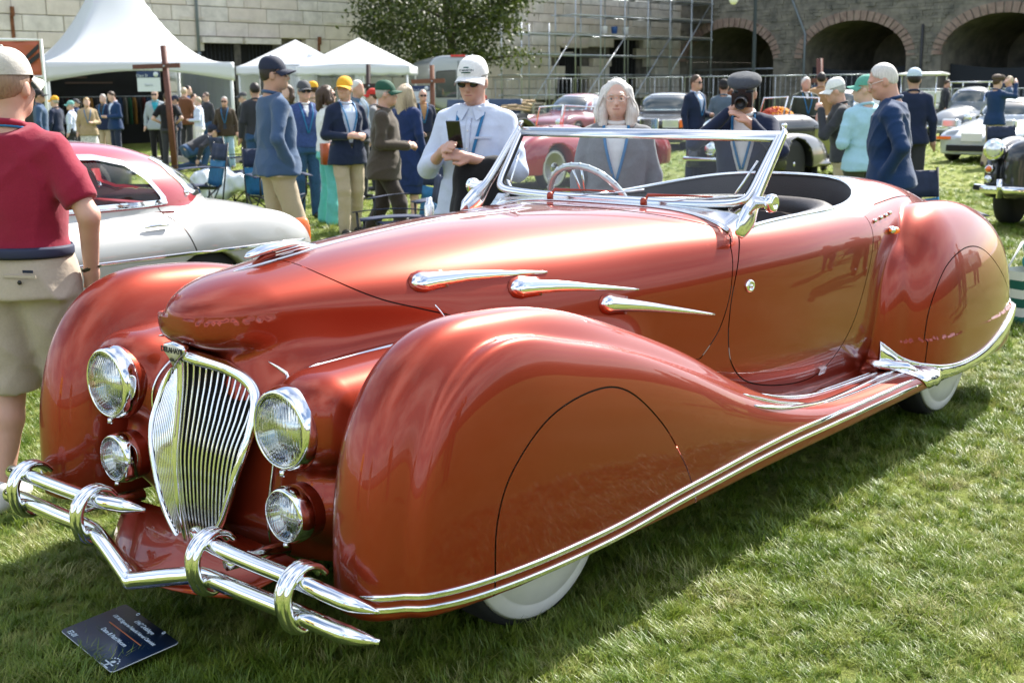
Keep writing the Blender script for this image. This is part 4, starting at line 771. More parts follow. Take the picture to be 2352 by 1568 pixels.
def panel_obj(name, V, T, m, parent=hero, inset=0.0, label=None):
    u, inv = np.unique(T, return_inverse=True); P = V[u]; n = F_grad(P); n /= np.linalg.norm(n, axis=1)[:, None]
    if inset: P = P - n * inset
    me = bpy.data.meshes.new(name); me.vertices.add(len(P)); me.vertices.foreach_set('co', P.astype(np.float32).ravel())
    nt = len(T); me.loops.add(nt * 3); me.polygons.add(nt); me.loops.foreach_set('vertex_index', inv.reshape(-1).astype(np.int32))
    me.polygons.foreach_set('loop_start', np.arange(0, nt * 3, 3, dtype=np.int32)); me.polygons.foreach_set('use_smooth', np.ones(nt, bool)); me.update(); me.validate()
    me.normals_split_custom_set_from_vertices(n.tolist())
    o = link(name, me, m, parent)
    if label: o['label'] = label
    return o

def yedge_open(x):   # half width of the cockpit opening
    return .61 * np.sqrt(np.clip(1 - (np.clip(x - 1.95, 0, None) / .92) ** 2.2, 0, 1)) + 0.0
def g_open(V):
    x, y = V[:, 0], np.abs(V[:, 1]); q = np.stack([np.clip((x - 1.95) / .92, 0, None), y / .61], 1)
    r = (q[:, 0] ** 2.2 + q[:, 1] ** 2.2) ** (1 / 2.2); sc = np.where(x > 1.95, .70, .61); g = (r - 1) * sc
    return np.where(V[:, 2] > .86, np.maximum(g, 1.42 - x), 1.0)
DOOR = cr_spline([(1.325, 1.03), (1.26, .96), (1.215, .86), (1.195, .76), (1.192, .65), (1.225, .55), (1.33, .472), (1.55, .42), (1.79, .405), (1.94, .46), (2.085, .591), (2.19, .761), (2.25, .90), (2.28, 1.0)], 5)
DOOR = np.concatenate([DOOR, [(2.3, 1.2), (1.35, 1.2)]])
HOODP = np.concatenate([cr_spline([(-.33, 1.10), (-.312, 1.05), (-.285, 1.02), (-.225, .98), (-.15, .945), (-.05, .912), (.1, .86), (.3, .76)], 5), [(.6, .62), (1.0, .60)], cr_spline([(1.06, .605), (1.14, .694), (1.187, .8), (1.208, .9), (1.235, .985), (1.27, 1.04), (1.10, 1.105), (.90, 1.135)], 5), [(.5, 1.2), (-.3, 1.2)]])
SKIRT_F = np.concatenate([cr_spline([(-.392, .20), (-.388, .31), (-.377, .47), (-.314, .597), (-.165, .703), (.04, .735), (.198, .70), (.36, .57), (.473, .425), (.525, .334), (.56, .25)], 6), [(.58, .2)]])
SKIRT_R = np.concatenate([cr_spline([(2.525, .2), (2.527, .43), (2.56, .61), (2.68, .765), (2.88, .825), (3.11, .80), (3.36, .67), (3.6, .50), (3.75, .3)], 6), [(3.8, .2)]])
def build_shell():
    P, Q = surface_nets(.0118); T = np.concatenate([Q[:, [0, 1, 2]], Q[:, [0, 2, 3]]]); V = P; rest = T; W = .0026
    seams = []
    def carve(V, rest, gf, w=W):
        g = gf(V); V, g, lo, hi = split_tris(V, rest, g, -w); g = gf(V); V, g, band, hi = split_tris(V, hi, g, w); return V, lo, band, hi
    # cockpit hole, bright surround, lid
    g = g_open(V); V, g, hole, rest = split_tris(V, rest, g, 0.0)
    def g_band(V):
        wb = .012 + .085 * np.clip((V[:, 0] - 1.85) / .40, 0, 1) ** 1.1; g = g_open(V); return np.where(g < .5, g - wb, 1.0)
    V, g, band, rest = split_tris(V, rest, g_band(V), 0.0)
    panel_obj('cockpit_surround', V, band, SATIN, label='wide polished metal band around the back of the cockpit')
    def g_lid(V): 
        g = g_open(V); return np.where((g < .8) & (V[:, 2] > .9), np.maximum.reduce([g - .30, 2.27 - V[:, 0], np.abs(V[:, 1]) - (.640 - .10 * (V[:, 0] - 2.27))]), 1.0)
    V, lid, sm, rest = carve(V, rest, g_lid); panel_obj('hood_cover_lid', V, lid, PAINT); seams.append(sm)
    for s in (-1, 1):
        def gd(V): return np.maximum.reduce([sd_poly(V[:, 0], V[:, 2], DOOR), .42 - s * V[:, 1], .36 - V[:, 2]])
        V, pn, sm, rest = carve(V, rest, gd); d = panel_obj('door', V, pn, PAINT); seams.append(sm)
        HERO_DOORS[s] = d
        for nm, poly in (('front_wheel_skirt', SKIRT_F), ('rear_wheel_skirt', SKIRT_R)):
            def gs(V): return np.maximum(sd_poly(V[:, 0], V[:, 2], poly), .82 - s * V[:, 1])
            V, pn, sm, rest = carve(V, rest, gs); panel_obj(nm, V, pn, PAINT); seams.append(sm)
    def gh(V): return np.maximum.reduce([sd_poly(V[:, 0], V[:, 2], HOODP), np.abs(V[:, 1]) - (h_w(V[:, 0]) + .03)])
    V, pn, sm, rest = carve(V, rest, gh, .0022); panel_obj('hood', V, pn, PAINT); seams.append(sm)
    panel_obj('body', V, rest, PAINT)
    panel_obj('panel_gap', V, np.concatenate(seams), SEAM, inset=.004)
HERO_DOORS = {}
build_shell()

def on_side(pts, side, lift=0.0, n=8):
    """(x, z) polyline laid on the body side"""
    c = cr_spline(pts, n); P, N = surf(c[:, 0], c[:, 1], side); return P + N * lift, N
def strip(name, P, N, half, hgt, m=CHROME, parent=hero, ridge=True, ends=True):
    """raised moulding along P with surface normals N"""
    mb = MB(); rings = []; k = len(P)
    for i in range(k):
        t = P[min(i + 1, k - 1)] - P[max(i - 1, 0)]; t = t / (np.linalg.norm(t) + 1e-9); n = N[i]; b = np.cross(t, n); b /= np.linalg.norm(b) + 1e-9
        e = 1.0
        if ends: e = min(1.0, .35 + .65 * min(i, k - 1 - i) / 3.0)
        hw = (half[i] if hasattr(half, '__len__') else half) * (e if ends else 1); hh = (hgt[i] if hasattr(hgt, '__len__') else hgt) * e
        prof = [(-1, -.35), (-1, .35), (-.75, .85), (-.35, 1.0), (0, .72 if ridge else 1.05), (.35, 1.0), (.75, .85), (1, .35), (1, -.35)]
        rings.append([P[i] + b * (hw * a) + n * (hh * h) for a, h in prof])
    mb.loft(rings); return mb.build(name, m, parent, weld=False)

# mouldings on both flanks
for s in (-1, 1):
    P, N = on_side([(-.706, .336), (-.66, .333), (-.576, .329), (-.389, .323), (.088, .319), (.525, .338), (1.139, .352), (1.5, .345), (1.884, .334), (2.34, .327)], s); strip('fender_moulding', P, N, .0085, .008)
    P, N = on_side([(-.702, .303), (-.66, .301), (-.577, .297), (-.39, .289), (.088, .284), (.526, .304), (1.138, .316), (1.5, .314), (1.839, .310), (2.36, .305)], s); strip('fender_moulding', P, N, .0085, .008)
    # running board ribs follow the wing tail and the tread
    def on_top(pts, z0=.9):
        c = cr_spline(pts, 8); x, y = c[:, 0], c[:, 1]; zs = np.linspace(z0, .25, 400); Vv = F_body(x[None], y[None], zs[:, None]); i = np.argmax(Vv < 0, 0)
        Pq, Nq = project(np.stack([x, y, zs[i]], 1), 3); Pq[:, 1] *= s; Nq[:, 1] *= s; return Pq, Nq
    P, N = on_top([(1.27, .742), (1.45, .750), (1.65, .768), (1.95, .765), (2.30, .77)], .56); strip('running_board_rib', P, N, .008, .008)
    P, N = on_top([(1.75, .745), (2.0, .742), (2.28, .745)], .40); strip('running_board_rib', P, N, .007, .007)
    P, N = on_top([(.93, .880), (1.20, .876), (1.44, .868)], .95); strip('running_board_rib', P, N, .008, .008)
    P, N = on_top([(.96, .906), (1.20, .896), (1.45, .876), (1.75, .845), (2.08, .818), (2.38, .815)], .95); strip('running_board_rib', P, N, .008, .008)
    P, N = on_top([(1.55, .875), (1.8, .862), (2.08, .855), (2.40, .858)], .5); strip('running_board_rib', P, N, .006, .006)
    # bead between hood flank and headlamp nacelle
    c = cr_spline([(-.50, .355), (-.42, .345), (-.30, .345), (-.18, .385), (-.08, .41)], 8); P, N = surf_top(c[:, 0], c[:, 1]); P[:, 1] *= s; N[:, 1] *= s
    strip('bead_trim', P, N, .005, .007, ridge=False)
    P, N = surf(np.linspace(0, .03, 6), np.linspace(.918, .87, 6), s, .43); strip('bead_trim', P, N, .004, .004, ridge=False)
    # three torpedo vents on the hood side
    for (pts) in (((-.055, .985), (.02, .988), (.15, .988), (.30, .98), (.435, .972)), ((.275, .937), (.345, .935), (.47, .925), (.62, .905), (.78, .882)), ((.613, .852), (.68, .842), (.81, .820), (.96, .79), (1.118, .757))):
        P, N = on_side(pts, s, 0.0, 8); k = len(P); t = np.linspace(0, 1, k)
        half = .031 * np.sqrt(np.clip(1 - ((t - .16) / .16).clip(-1, 0) ** 2, 0.02, 1)) * np.where(t > .16, 1 - .86 * ((t - .16) / .84) ** .85, 1)
        mb = MB(); rings = []
        for i in range(k):
            tt = P[min(i + 1, k - 1)] - P[max(i - 1, 0)]; tt /= np.linalg.norm(tt); b = np.cross(tt, N[i]); hw = half[i]; hh = half[i] * .6 + .003
            rings.append([P[i] + b * (hw * cos(q)) + N[i] * (hh * sin(q) - .002) for q in np.linspace(-.25, pi + .25, 15)])
        mb.loft(rings); o = mb.build('hood_vent', CHROME, hero)
        mb = MB(); rr = []
        for i in range(0, 12):
            tt = P[min(i + 1, k - 1)] - P[max(i - 1, 0)]; tt /= np.linalg.norm(tt); b = np.cross(tt, N[i]); off = P[i] - tt * .007 * (i < 3)
            rr.append([off + b * ((half[i] + .006) * cos(q)) + N[i] * (.002) for q in (0, pi)])
        # thin base in body paint under the vent head
        mb.loft([[r[0] + N[0] * .0015, r[0] - N[0] * .006, r[1] - N[0] * .006, r[1] + N[0] * .0015] for r in rr]); mb.build('vent_base', PAINT, o)
    # door furniture
    P, N = surf([1.295], [.841], s); R = align_z(N[0])
    o = MB().lathe([(.024, -.002), (.024, .004), (.020, .009), (.013, .010), (.012, .006), (.0, .006)], P[0], R, 24).build('door_lock', CHROME, HERO_DOORS[s]); MB().lathe([(.007, .004), (.007, .012), (.0, .013)], P[0], R, 12).build('key_barrel', SATIN, o)
    P, N = surf([1.86], [.425], s); MB().box(P[0] + N[0] * .004, (.055, .010, .028), align_z(N[0]) @ Matrix.Rotation(pi / 2, 3, 'X')).build('maker_plate', SATIN, HERO_DOORS[s])
    # amber lamp on the quarter
    P, N = surf([2.40, 2.49], [.945, .93], s)
    MB().sphere(P[1] + N[1] * .012, (.05, .016, .016), Matrix.Rotation(.12, 3, 'Y')).build('amber_lamp', mat('amber lens', (.9, .25, .01), .08, trans=.35, coat=1.0, emit=(.9, .22, .01, .15)), hero)
    MB().sphere(P[1] + N[1] * .012 - np.array([.028, 0, -.004]), (.018, .018, .018)).build('lamp_base', CHROME, hero)
    for (x, z) in ((2.33, .985), (2.41, .990), (2.48, .994), (2.54, .998)):
        P, N = surf([x], [z], s); MB().lathe([(.007, -.002), (.009, .006), (.007, .013), (.0, .015)], P[0], align_z(N[0]), 10).build('fastener', CHROME, hero)
    # chrome guard along the foot of the rear wing
    c = cr_spline([(2.335, .47), (2.36, .44), (2.42, .395), (2.52, .352), (2.7, .325), (2.9, .318), (3.1, .33), (3.3, .368), (3.5, .42), (3.7, .48)], 6); Pt, Nt = surf(c[:, 0], c[:, 1], s)
    lowz = np.interp(c[:, 0], [2.335, 2.40, 2.5, 2.7, 3.0, 3.3, 3.7], [.345, .285, .258, .256, .256, .29, .40]); Pb, Nb = surf(c[:, 0], lowz, s)
    rows = []
    for q in np.linspace(0, 1, 7):
        Pq, Nq = surf(c[:, 0], c[:, 1] * (1 - q) + lowz * q, s); rows.append(Pq + Nq * (.0035 + .010 * sin(pi * min(1, q * 1.0)) ** .7))
    mb = MB(); mb.grid(lambda u, v: tuple(rows[int(round(u * 6))][int(round(v * (len(c) - 1)))]), 7, len(c)); o = mb.build('rear_wing_guard', CHROME, hero, solid=.003)
    strip('guard_edge', Pt, Nt, .006, .010, parent=o, ridge=False)
    # chrome toe where the running board meets the wing
    P, N = surf([2.30, 2.33, 2.36, 2.40], [.44, .43, .42, .40], s); MB().tube([(2.285, s * .71, .385), (2.30, s * .745, .377), (2.335, s * .79, .372), (2.39, s * .845, .365), (2.42, s * .895, .335)], [.010, .022, .026, .022, .012], 10, flat=(1, .7)).build('guard_toe', CHROME, hero)

# grille: pointed shield of bright bars
GZ = [.835, .822, .80, .774, .743, .706, .644, .582, .513, .426, .353, .285, .262]
GY = [.010, .05, .105, .155, .192, .214, .224, .221, .20, .169, .132, .060, .0]
GX = [-.662, -.635, -.595, -.572, -.565, -.578, -.605, -.632, -.65, -.66, -.667, -.675, -.680]
edge_c = cr_spline(np.stack([GX, GY, GZ], 1), 6)
for s in (-1, 1):
    P = edge_c * np.array([1, s, 1]); rad = np.interp(np.linspace(0, 1, len(P)), [0, .08, .25, .6, 1], [.018, .024, .018, .012, .010])
    MB().tube(P.tolist(), rad.tolist(), 10, flat=(1.0, .8)).build('grille_frame', CHROME, hero)
cz = spl([.2, .293, .414, .532, .645, .78, .835, .9], [-.672, -.681, -.698, -.700, -.683, -.662, -.660, -.66], .02, 0, 1.2)
ez = spl(GZ[::-1], GX[::-1], .01, 0, 1.2); ey = spl(GZ[::-1], GY[::-1], .004, 0, 1.2)
MB().tube([(float(cz(z)) - .004, 0, z) for z in np.linspace(.835, .262, 24)], .011, 8).build('grille_spine', CHROME, hero)
backing = mat('radiator black', (.004, .004, .004), .9)
for s in (-1, 1):
    mb = MB(); zz = np.linspace(.83, .265, 24)
    mb.grid(lambda u, v: (float(cz(zz[int(round(v * 23))])) * (1 - u) + float(ez(zz[int(round(v * 23))])) * u + .012, s * u * float(ey(zz[int(round(v * 23))])), zz[int(round(v * 23))]), 4, 24); mb.build('radiator_core', backing, hero)
    for j in range(14):
        u0 = (j + .7) / 14.3 * .226; pts = []
        for z in np.linspace(.834, .262, 40):
            yy = u0 * (.70 + .30 * min(1, max(0, (z - .26) / .40)))
            if yy < float(ey(z)) - .004:
                f = yy / max(.02, float(ey(z))); f = min(1, f); pts.append((float(cz(z)) * (1 - f) + float(ez(z)) * f + .004, s * yy, z))
        if len(pts) > 4: MB().tube(pts, .0034, 6).build('grille_bar', CHROME, hero)
# maker's badge
bz = mat('badge enamel', (.62, .58, .46), .3, coat=.6); ink = mat('badge ink', (.02, .02, .03), .4)
bo = MB().loft([[(x, y * k, .838 + (z - .838) * k) for (y, z) in ((-.040, .862), (0, .870), (.040, .862), (.043, .845), (.018, .825), (0, .800), (-.018, .825), (-.043, .845))] for x, k in ((-.668, 1.12), (-.684, 1.12), (-.690, 1.0))]).build('badge', CHROME, hero)
MB().loft([[(x, y * .92, .838 + (z - .838) * .90) for (y, z) in ((-.040, .862), (0, .870), (.040, .862), (.043, .845), (.018, .825), (0, .800), (-.018, .825), (-.043, .845))] for x in (-.6895, -.6915)]).build('enamel_field', bz, bo)
RB = Matrix(((0, 0, -1), (-1, 0, 0), (0, 1, 0)))
for body, size, zc in (('DELAHAYE', .0215, .849), ('GFA', .0125, .822)):
    o = link('badge_lettering', text_mesh(body, size, .0008, spacing=.95, bold=.0004), ink, bo); o.matrix_basis = Matrix.Translation((-.6925, 0, zc)) @ RB.to_4x4()

# lamps
lensm = mat('lamp lens', (.93, .95, .95), .02, trans=1.0, ior=1.25, bump=0.0); refl = mat('reflector', (.92, .92, .90), .14, 1.0)
def fluted():
    m = bpy.data.materials.new('fluted lens glass'); m.use_nodes = True; nt = m.node_tree; nt.nodes.clear(); N = nt.nodes.new; L = nt.links.new
    out = N('ShaderNodeOutputMaterial'); mix = N('ShaderNodeMixShader'); tr = N('ShaderNodeBsdfTransparent'); gl = N('ShaderNodeBsdfGlossy'); fr = N('ShaderNodeFresnel'); bp = N('ShaderNodeBump')
    tc = N('ShaderNodeTexCoord'); wv = N('ShaderNodeTexWave'); wv.bands_direction = 'Y'; wv.inputs['Scale'].default_value = 32; wv.inputs['Distortion'].default_value = .4
    L(tc.outputs['Object'], wv.inputs['Vector']); L(wv.outputs[0], bp.inputs['Height']); bp.inputs['Strength'].default_value = .5; bp.inputs['Distance'].default_value = .004
    tr.inputs[0].default_value = (.86, .89, .89, 1); gl.inputs['Roughness'].default_value = .06; fr.inputs[0].default_value = 1.5; L(bp.outputs[0], fr.inputs['Normal']); L(bp.outputs[0], gl.inputs['Normal'])
    mu = N('ShaderNodeMath'); mu.operation = 'MULTIPLY_ADD'; mu.inputs[1].default_value = 1.6; mu.inputs[2].default_value = .10; L(fr.outputs[0], mu.inputs[0])
    L(mu.outputs[0], mix.inputs[0]); L(tr.outputs[0], mix.inputs[1]); L(gl.outputs[0], mix.inputs[2]); L(mix.outputs[0], out.inputs[0]); return m
FLUTE = fluted()
def ribbed_reflector():
    m = bpy.data.materials.new('ribbed reflector'); m.use_nodes = True; nt = m.node_tree; b = nt.nodes['Principled BSDF']; N = nt.nodes.new; L = nt.links.new
    b.inputs['Base Color'].default_value = (.90, .90, .87, 1); b.inputs['Metallic'].default_value = 1.0; b.inputs['Roughness'].default_value = .10
    tc = N('ShaderNodeTexCoord'); wv = N('ShaderNodeTexWave'); wv.bands_direction = 'Y'; wv.inputs['Scale'].default_value = 26; L(tc.outputs['Object'], wv.inputs['Vector'])
    w2 = N('ShaderNodeTexWave'); w2.bands_direction = 'Z'; w2.inputs['Scale'].default_value = 9; L(tc.outputs['Object'], w2.inputs['Vector'])
    ad = N('ShaderNodeMath'); L(wv.outputs[0], ad.inputs[0]); L(w2.outputs[0], ad.inputs[1])
    bp = N('ShaderNodeBump'); bp.inputs['Strength'].default_value = .16; bp.inputs['Distance'].default_value = .004; L(ad.outputs[0], bp.inputs['Height']); L(bp.outputs[0], b.inputs['Normal']); return m
RIBREF = ribbed_reflector()
RL = Matrix(((0, 0, -1), (0, 1, 0), (1, 0, 0)))     # local z -> car -x
def lamp(name, y, z, x, R, bucket):
    o = MB().lathe([(R * .96, -.10), (R * 1.02, -.05), (R * 1.06, -.012), (R * 1.06, .0)], (x, y, z), RL, 40).build(name, PAINT if bucket else CHROME, hero)
    MB().lathe([(R * 1.05, -.020), (R * 1.075, -.012), (R * 1.065, .004), (R * 1.00, .022), (R * .93, .031), (R * .90, .028), (R * .89, .014)], (x, y, z), RL, 48).build('lamp_rim', CHROME, o)
    MB().lathe([(R * .88, .024), (R * .8, -.0), (R * .6, -.03), (R * .3, -.055), (.008, -.062), (.0, -.062)], (x, y, z), RL, 40).build('reflector', RIBREF, o)
    MB().lathe([(R * .90, .020), (R * .75, .036), (R * .5, .050), (R * .25, .057), (0.0, .0595)], (x, y, z), RL, 40).build('lens', FLUTE, o)
    MB().sphere((x + .0, y, z), (.016, .013, .013)).build('bulb', mat('bulb amber', (.9, .55, .06), .2), o)
    MB().tube([(x - .02, y, z - R * 1.02), (x - .022, y, z - R * 1.16)], .009, 8).build('screw', CHROME, o)
    return o
for s in (-1, 1):
    lamp('headlight', s * .413, .685, -.632, .108, True); lamp('fog_lamp', s * .408, .447, -.628, .075, True)
    # slim upright beads on the catwalk
    xs = np.linspace(-.80, -.3, 260); P = []
    c = cr_spline([(.20, .815), (.262, .76), (.285, .68), (.285, .60), (.268, .52), (.245, .42), (.225, .30)], 6)
    for (yy, zz) in c:
        v = F_body(xs, np.full_like(xs, yy), np.full_like(xs, zz)); i = np.argmax(v < 0); P.append((xs[i], yy, zz))
    P, N = project(np.array(P), 3); P[:, 1] *= s; N[:, 1] *= s; strip('catwalk_bead', P, N, .005, .008, ridge=False)

# bumper: V shaped lower bar, two short upper bars, four ribbed overriders
def bar(name, pts, r):
    c = cr_spline(pts, 8); t = np.linspace(0, 1, len(c)); return MB().tube(c.tolist(), r(t).tolist(), 18, up=(0, 0, 1)).build(name, CHROME, hero)
lz = .302
lowc = [(-.755, -.875, .268), (-.80, -.80, .285), (-.822, -.66, lz), (-.825, -.47, lz), (-.822, -.285, lz - .004), (-.835, -.19, .280)]
tip = lambda t: .030 * np.clip(np.minimum(t, 1 - t) / .10, .12, 1) ** .5
lowv = lowc + [(-.866, -.035, .2375), (-.874, -.004, .230), (-.874, .004, .230), (-.866, .035, .2375)] + [(x, -y, z) for x, y, z in lowc[::-1]]
bar('bumper_bar', lowv, lambda t: .0245 * np.clip(np.minimum(t, 1 - t) / .06, .15, 1) ** .6)
for s in (-1, 1):
    up = [(-.745, s * .865, .338), (-.79, s * .79, .362), (-.812, s * .66, .383), (-.815, s * .47, .386), (-.805, s * .285, .384), (-.775, s * .19, .378), (-.735, s * .125, .366)]
    bar('bumper_bar', up, lambda t: .0218 * np.clip(np.minimum(t, 1 - t) / .13, .1, 1) ** .6)
    for yy in (.655, .285):
        ov = None; dz = -.002 if yy < .4 else 0
        base = [(-.745, .385 + dz), (-.768, .408 + dz), (-.803, .417 + dz), (-.840, .402 + dz), (-.864, .367 + dz), (-.866, .322 + dz), (-.853, .282 + dz), (-.828, .260 + dz), (-.80, .262 + dz)]
        c = cr_spline([(x, s * yy, z) for x, z in base], 5); t = np.linspace(0, 1, len(c)); k = .6 + .4 * np.sin(pi * np.clip(t, .06, 1)) ** .5
        for d, r in ((0, .0145), (-.0175, .0112), (.0175, .0112)):
            mbx = MB().tube([(x + abs(d) * .35, y + d, z) for x, y, z in c], (k * r).tolist(), 10)
            if ov is None: ov = mbx.build('overrider', CHROME, hero)
            else: mbx.build('overrider_rib', CHROME, ov)
    MB().tube([(-.60, s * .35, .33), (-.80, s * .35, .345)], .02, 8).build('bumper_bracket', SATIN, hero)

# painted splash apron between grille and bumper
MB().grid(lambda u, v: (-.60 - .235 * v + .10 * abs(2 * u - 1) ** 2 * v, (2 * u - 1) * (.44 - .12 * v), .300 - .055 * v - .03 * v * v + .02 * (1 - abs(2 * u - 1)) * (1 - v)), 17, 7).build('front_apron', PAINT, hero, solid=.004)
# bonnet mascot and spine
xs = np.linspace(-.47, .88, 60); P, N = surf_top(xs, np.zeros_like(xs)); strip('hood_spine', P, N, np.interp(xs, [-.47, -.38, .2, .88], [.003, .012, .0075, .004]), .006, ridge=False)
top = lambda x: float(surf_top([x], [0.0])[0][0, 2])
mo = MB().tube([(-.425, 0, top(-.42) + .030), (-.41, 0, top(-.41) + .033), (-.36, 0, top(-.36) + .038), (-.28, 0, top(-.28) + .036), (-.22, 0, top(-.22) + .026), (-.16, 0, top(-.16) + .010)], [.004, .014, .021, .019, .013, .004], 14, flat=(.62, 1.35), up=(0, 0, 1)).build('hood_ornament', CHROME, hero)
MB().tube([(-.40, 0, top(-.40) + .004), (-.36, 0, top(-.36) + .016), (-.26, 0, top(-.26) + .020), (-.18, 0, top(-.18) + .006)], [.004, .012, .014, .004], 10, flat=(.9, 1.0), up=(0, 0, 1)).build('ornament_base', PAINT, mo)
for s in (-1, 1):
    for dz in (.016, .024):
        MB().tube([(-.33, s * .020, top(-.33) + dz), (-.24, s * .021, top(-.24) + dz), (-.17, s * .010, top(-.17) + dz * .5)], .0022, 6).build('ornament_fin', CHROME, mo)

# windscreen
WSB = Vector((1.375, 0, 1.118)); WST = Vector((1.585, 0, 1.375)); wu = (WST - WSB)
def wpt(y, t): return tuple(WSB + wu * t + Vector((0, y, 0)))
out = []
for (y, t) in cr_spline([(0, -.01), (.30, -.005), (.50, .02), (.585, .07), (.612, .18), (.622, .50), (.632, .90), (.634, .985)], 4): out.append((y, t))
loop = [(y, t) for y, t in out] + [(-y, t) for y, t in out[::-1][0:-1]]
frame = MB().tube([wpt(y, t) for y, t in loop], .017, 10, closed=True, flat=(1.0, .75), up=tuple(wu.normalized())).build('windshield_frame', SATIN, hero)
MB().tube([wpt(-.634, .965), wpt(.634, .965)], .030, 10, flat=(.85, .40), up=tuple(wu.normalized())).build('top_rail', SATIN, frame)
MB().tube([wpt(y * .972, .035 + t * .90) for y, t in loop], .007, 8, closed=True).build('rubber_seal', BLACK_RUBBER, frame)
mb = MB(); pts = [wpt(y * .975, .03 + t * .91) for y, t in loop]; mb.add(pts, [tuple(range(len(pts)))], False); mb.build('windshield_glass', GLASS, frame)
for s in (-1, 1):
    # raked pillar: broad bright foot on the scuttle narrowing upward
    foot = [Vector((1.215, s * .668, 1.040)), Vector((1.265, s * .668, 1.062)), Vector((1.335, s * .662, 1.110)), Vector((1.42, s * .656, 1.195)), Vector((1.53, s * .652, 1.318)), Vector((1.593, s * .650, 1.386))]
    MB().tube([tuple(p) for p in cr_spline(foot, 5)], np.interp(np.linspace(0, 1, 26), [0, .12, .34, .5, 1], [.008, .040, .052, .027, .021]).tolist(), 12, flat=(.40, 1.0), up=(0, 1, 0)).build('windshield_pillar', SATIN, frame)
    MB().lathe([(.008, 0), (.008, .016), (.011, .018), (.011, .026), (.006, .030), (0, .03)], (1.592, s * .645, 1.385), None, 12).build('pillar_pin', CHROME, frame)
    R = align_z((0, s, 0)); o = MB().lathe([(.022, -.04), (.022, .008), (.032, .010), (.034, .022), (.032, .036), (.022, .042), (.018, .038), (.0, .038)], (1.36, s * .705, 1.138), R, 20).build('pivot_knob', CHROME, frame)
    MB().tube([wpt(s * .55, .15), wpt(s * .585, .62)], .005, 6).build('vent_strut', SATIN, frame)
cxs = np.linspace(-.60, .60, 25); zt0 = surf_top(np.full(25, 1.275), cxs)[0][:, 2]
MB().grid(lambda u, v: (1.275 + .105 * v - .0, float(cxs[int(round(u * 24))]), float(zt0[int(round(u * 24))]) + .003 + (1.106 - float(zt0[int(round(u * 24))])) * v ** 1.5), 25, 5).build('cowl_plate', SATIN, frame, solid=.004)
for y0, y1 in ((.24, -.02), (-.22, -.47)):
    a = Vector((1.29, y0, top(1.29) + .012)); 
    o = MB().tube([a, a + Vector((.03, 0, .028)), Vector(wpt(y0 * .5 + y1 * .5, .07)) + Vector((-.016, 0, .01)), Vector(wpt(y1, .11)) + Vector((-.018, 0, .0))], [.009, .008, .004, .003], 8).build('wiper', PAINT, hero)
    MB().tube([Vector(wpt(y1 + .11, .045)) + Vector((-.012, 0, 0)), Vector(wpt(y1 - .13, .155)) + Vector((-.012, 0, 0))], .004, 6).build('wiper_blade', SATIN, o)
    MB().lathe([(.014, -.02), (.014, .012), (.009, .02), (0, .021)], tuple(a), None, 12).build('wiper_hub', PAINT, o)

# cockpit: tub, doors' inner skin, horseshoe seat, wheel
xs = np.concatenate([np.linspace(1.40, 1.95, 10), 1.95 + .92 * np.sin(np.linspace(.05, pi / 2, 26))])
rim = [(x, .61 * max(0, (1 - max(0, (x - 1.95) / .92) ** 2.2)) ** (1 / 2.2)) for x in xs]
ring = [(x, -y) for x, y in rim] + [(x, y) for x, y in rim[::-1][1:]]
Pz, _ = surf_top([p[0] for p in ring], [p[1] for p in ring])
zr = Pz[:, 2]
mb = MB(); mb.loft([[(x, y, zr[i] - .006) for i, (x, y) in enumerate(ring)], [(1.42 + (x - 1.42) * .985, y * .97, zr[i] - .06) for i, (x, y) in enumerate(ring)], [(1.42 + (x - 1.42) * .96, y * .93, .52) for i, (x, y) in enumerate(ring)]], closed=False, cap=False); mb.build('cockpit_lining', LEATHER, hero)
MB().add([(1.40, -.6, .53), (2.9, -.6, .53), (2.9, .6, .53), (1.40, .6, .53)], [(0, 1, 2, 3)], False).build('cockpit_floor', CARPET, hero)
MB().tube([(p[0], p[1], z + .003) for p, z in zip(ring, zr)], .009, 8).build('cockpit_edge', CHROME, hero)
# dashboard
MB().grid(lambda u, v: (1.40 + .06 * v, -.58 + 1.16 * u, 1.085 - .26 * v - .03 * abs(2 * u - 1) ** 3), 14, 6).build('dashboard', mat('dash paint', (.30, .04, .02), .25, coat=.8), hero)
seat = thing('x', 'x', 'x') if False else None
def horseshoe(inset, z0, z1, wdt, name, m, par=hero, x0=1.80):
    path = []
    for th in np.linspace(-1, 1, 41):
        a = th * 1.42; x = 1.90 + (.90 - inset) * cos(a) ** .9 if abs(a) < pi / 2 else 1.9; y = (.585 - inset) * np.sign(sin(a)) * abs(sin(a)) ** .85; path.append((x, y))
    rings = []
    for i, (x, y) in enumerate(path):
        tx, ty = path[min(i + 1, 40)][0] - path[max(i - 1, 0)][0], path[min(i + 1, 40)][1] - path[max(i - 1, 0)][1]; l = math.hypot(tx, ty); nx, ny = ty / l, -tx / l
        if nx * (x - 1.9) + ny * y < 0: nx, ny = -nx, -ny
        prof = []
        for q in np.linspace(0, pi, 9): prof.append((-cos(q) * wdt, z1 - wdt * .8 + sin(q) * wdt * .8))
        prof = [(-wdt * 1.05, z0)] + prof + [(wdt, z0)]
        rings.append([(x + nx * a, y + ny * a, z) for a, z in prof])
    return MB().loft(rings).build(name, m, par)
st = horseshoe(.085, .55, 1.035, .062, 'rear_seat', LEATHER)
horseshoe(.155, .55, .80, .10, 'seat_cushion', LEATHER, st)
for s in (-1, 1):
    MB().loft([[(1.93 + .16 * t, s * .32 + .27 * a, z) for a, z in [(cos(q) * (1 - .12 * t), .56 + (.42 * t) + sin(q) * .05) for q in np.linspace(0, 2 * pi, 15)[:-1]]] for t in (0, .35, .7, 1.0)]).build('front_seat', LEATHER, hero)
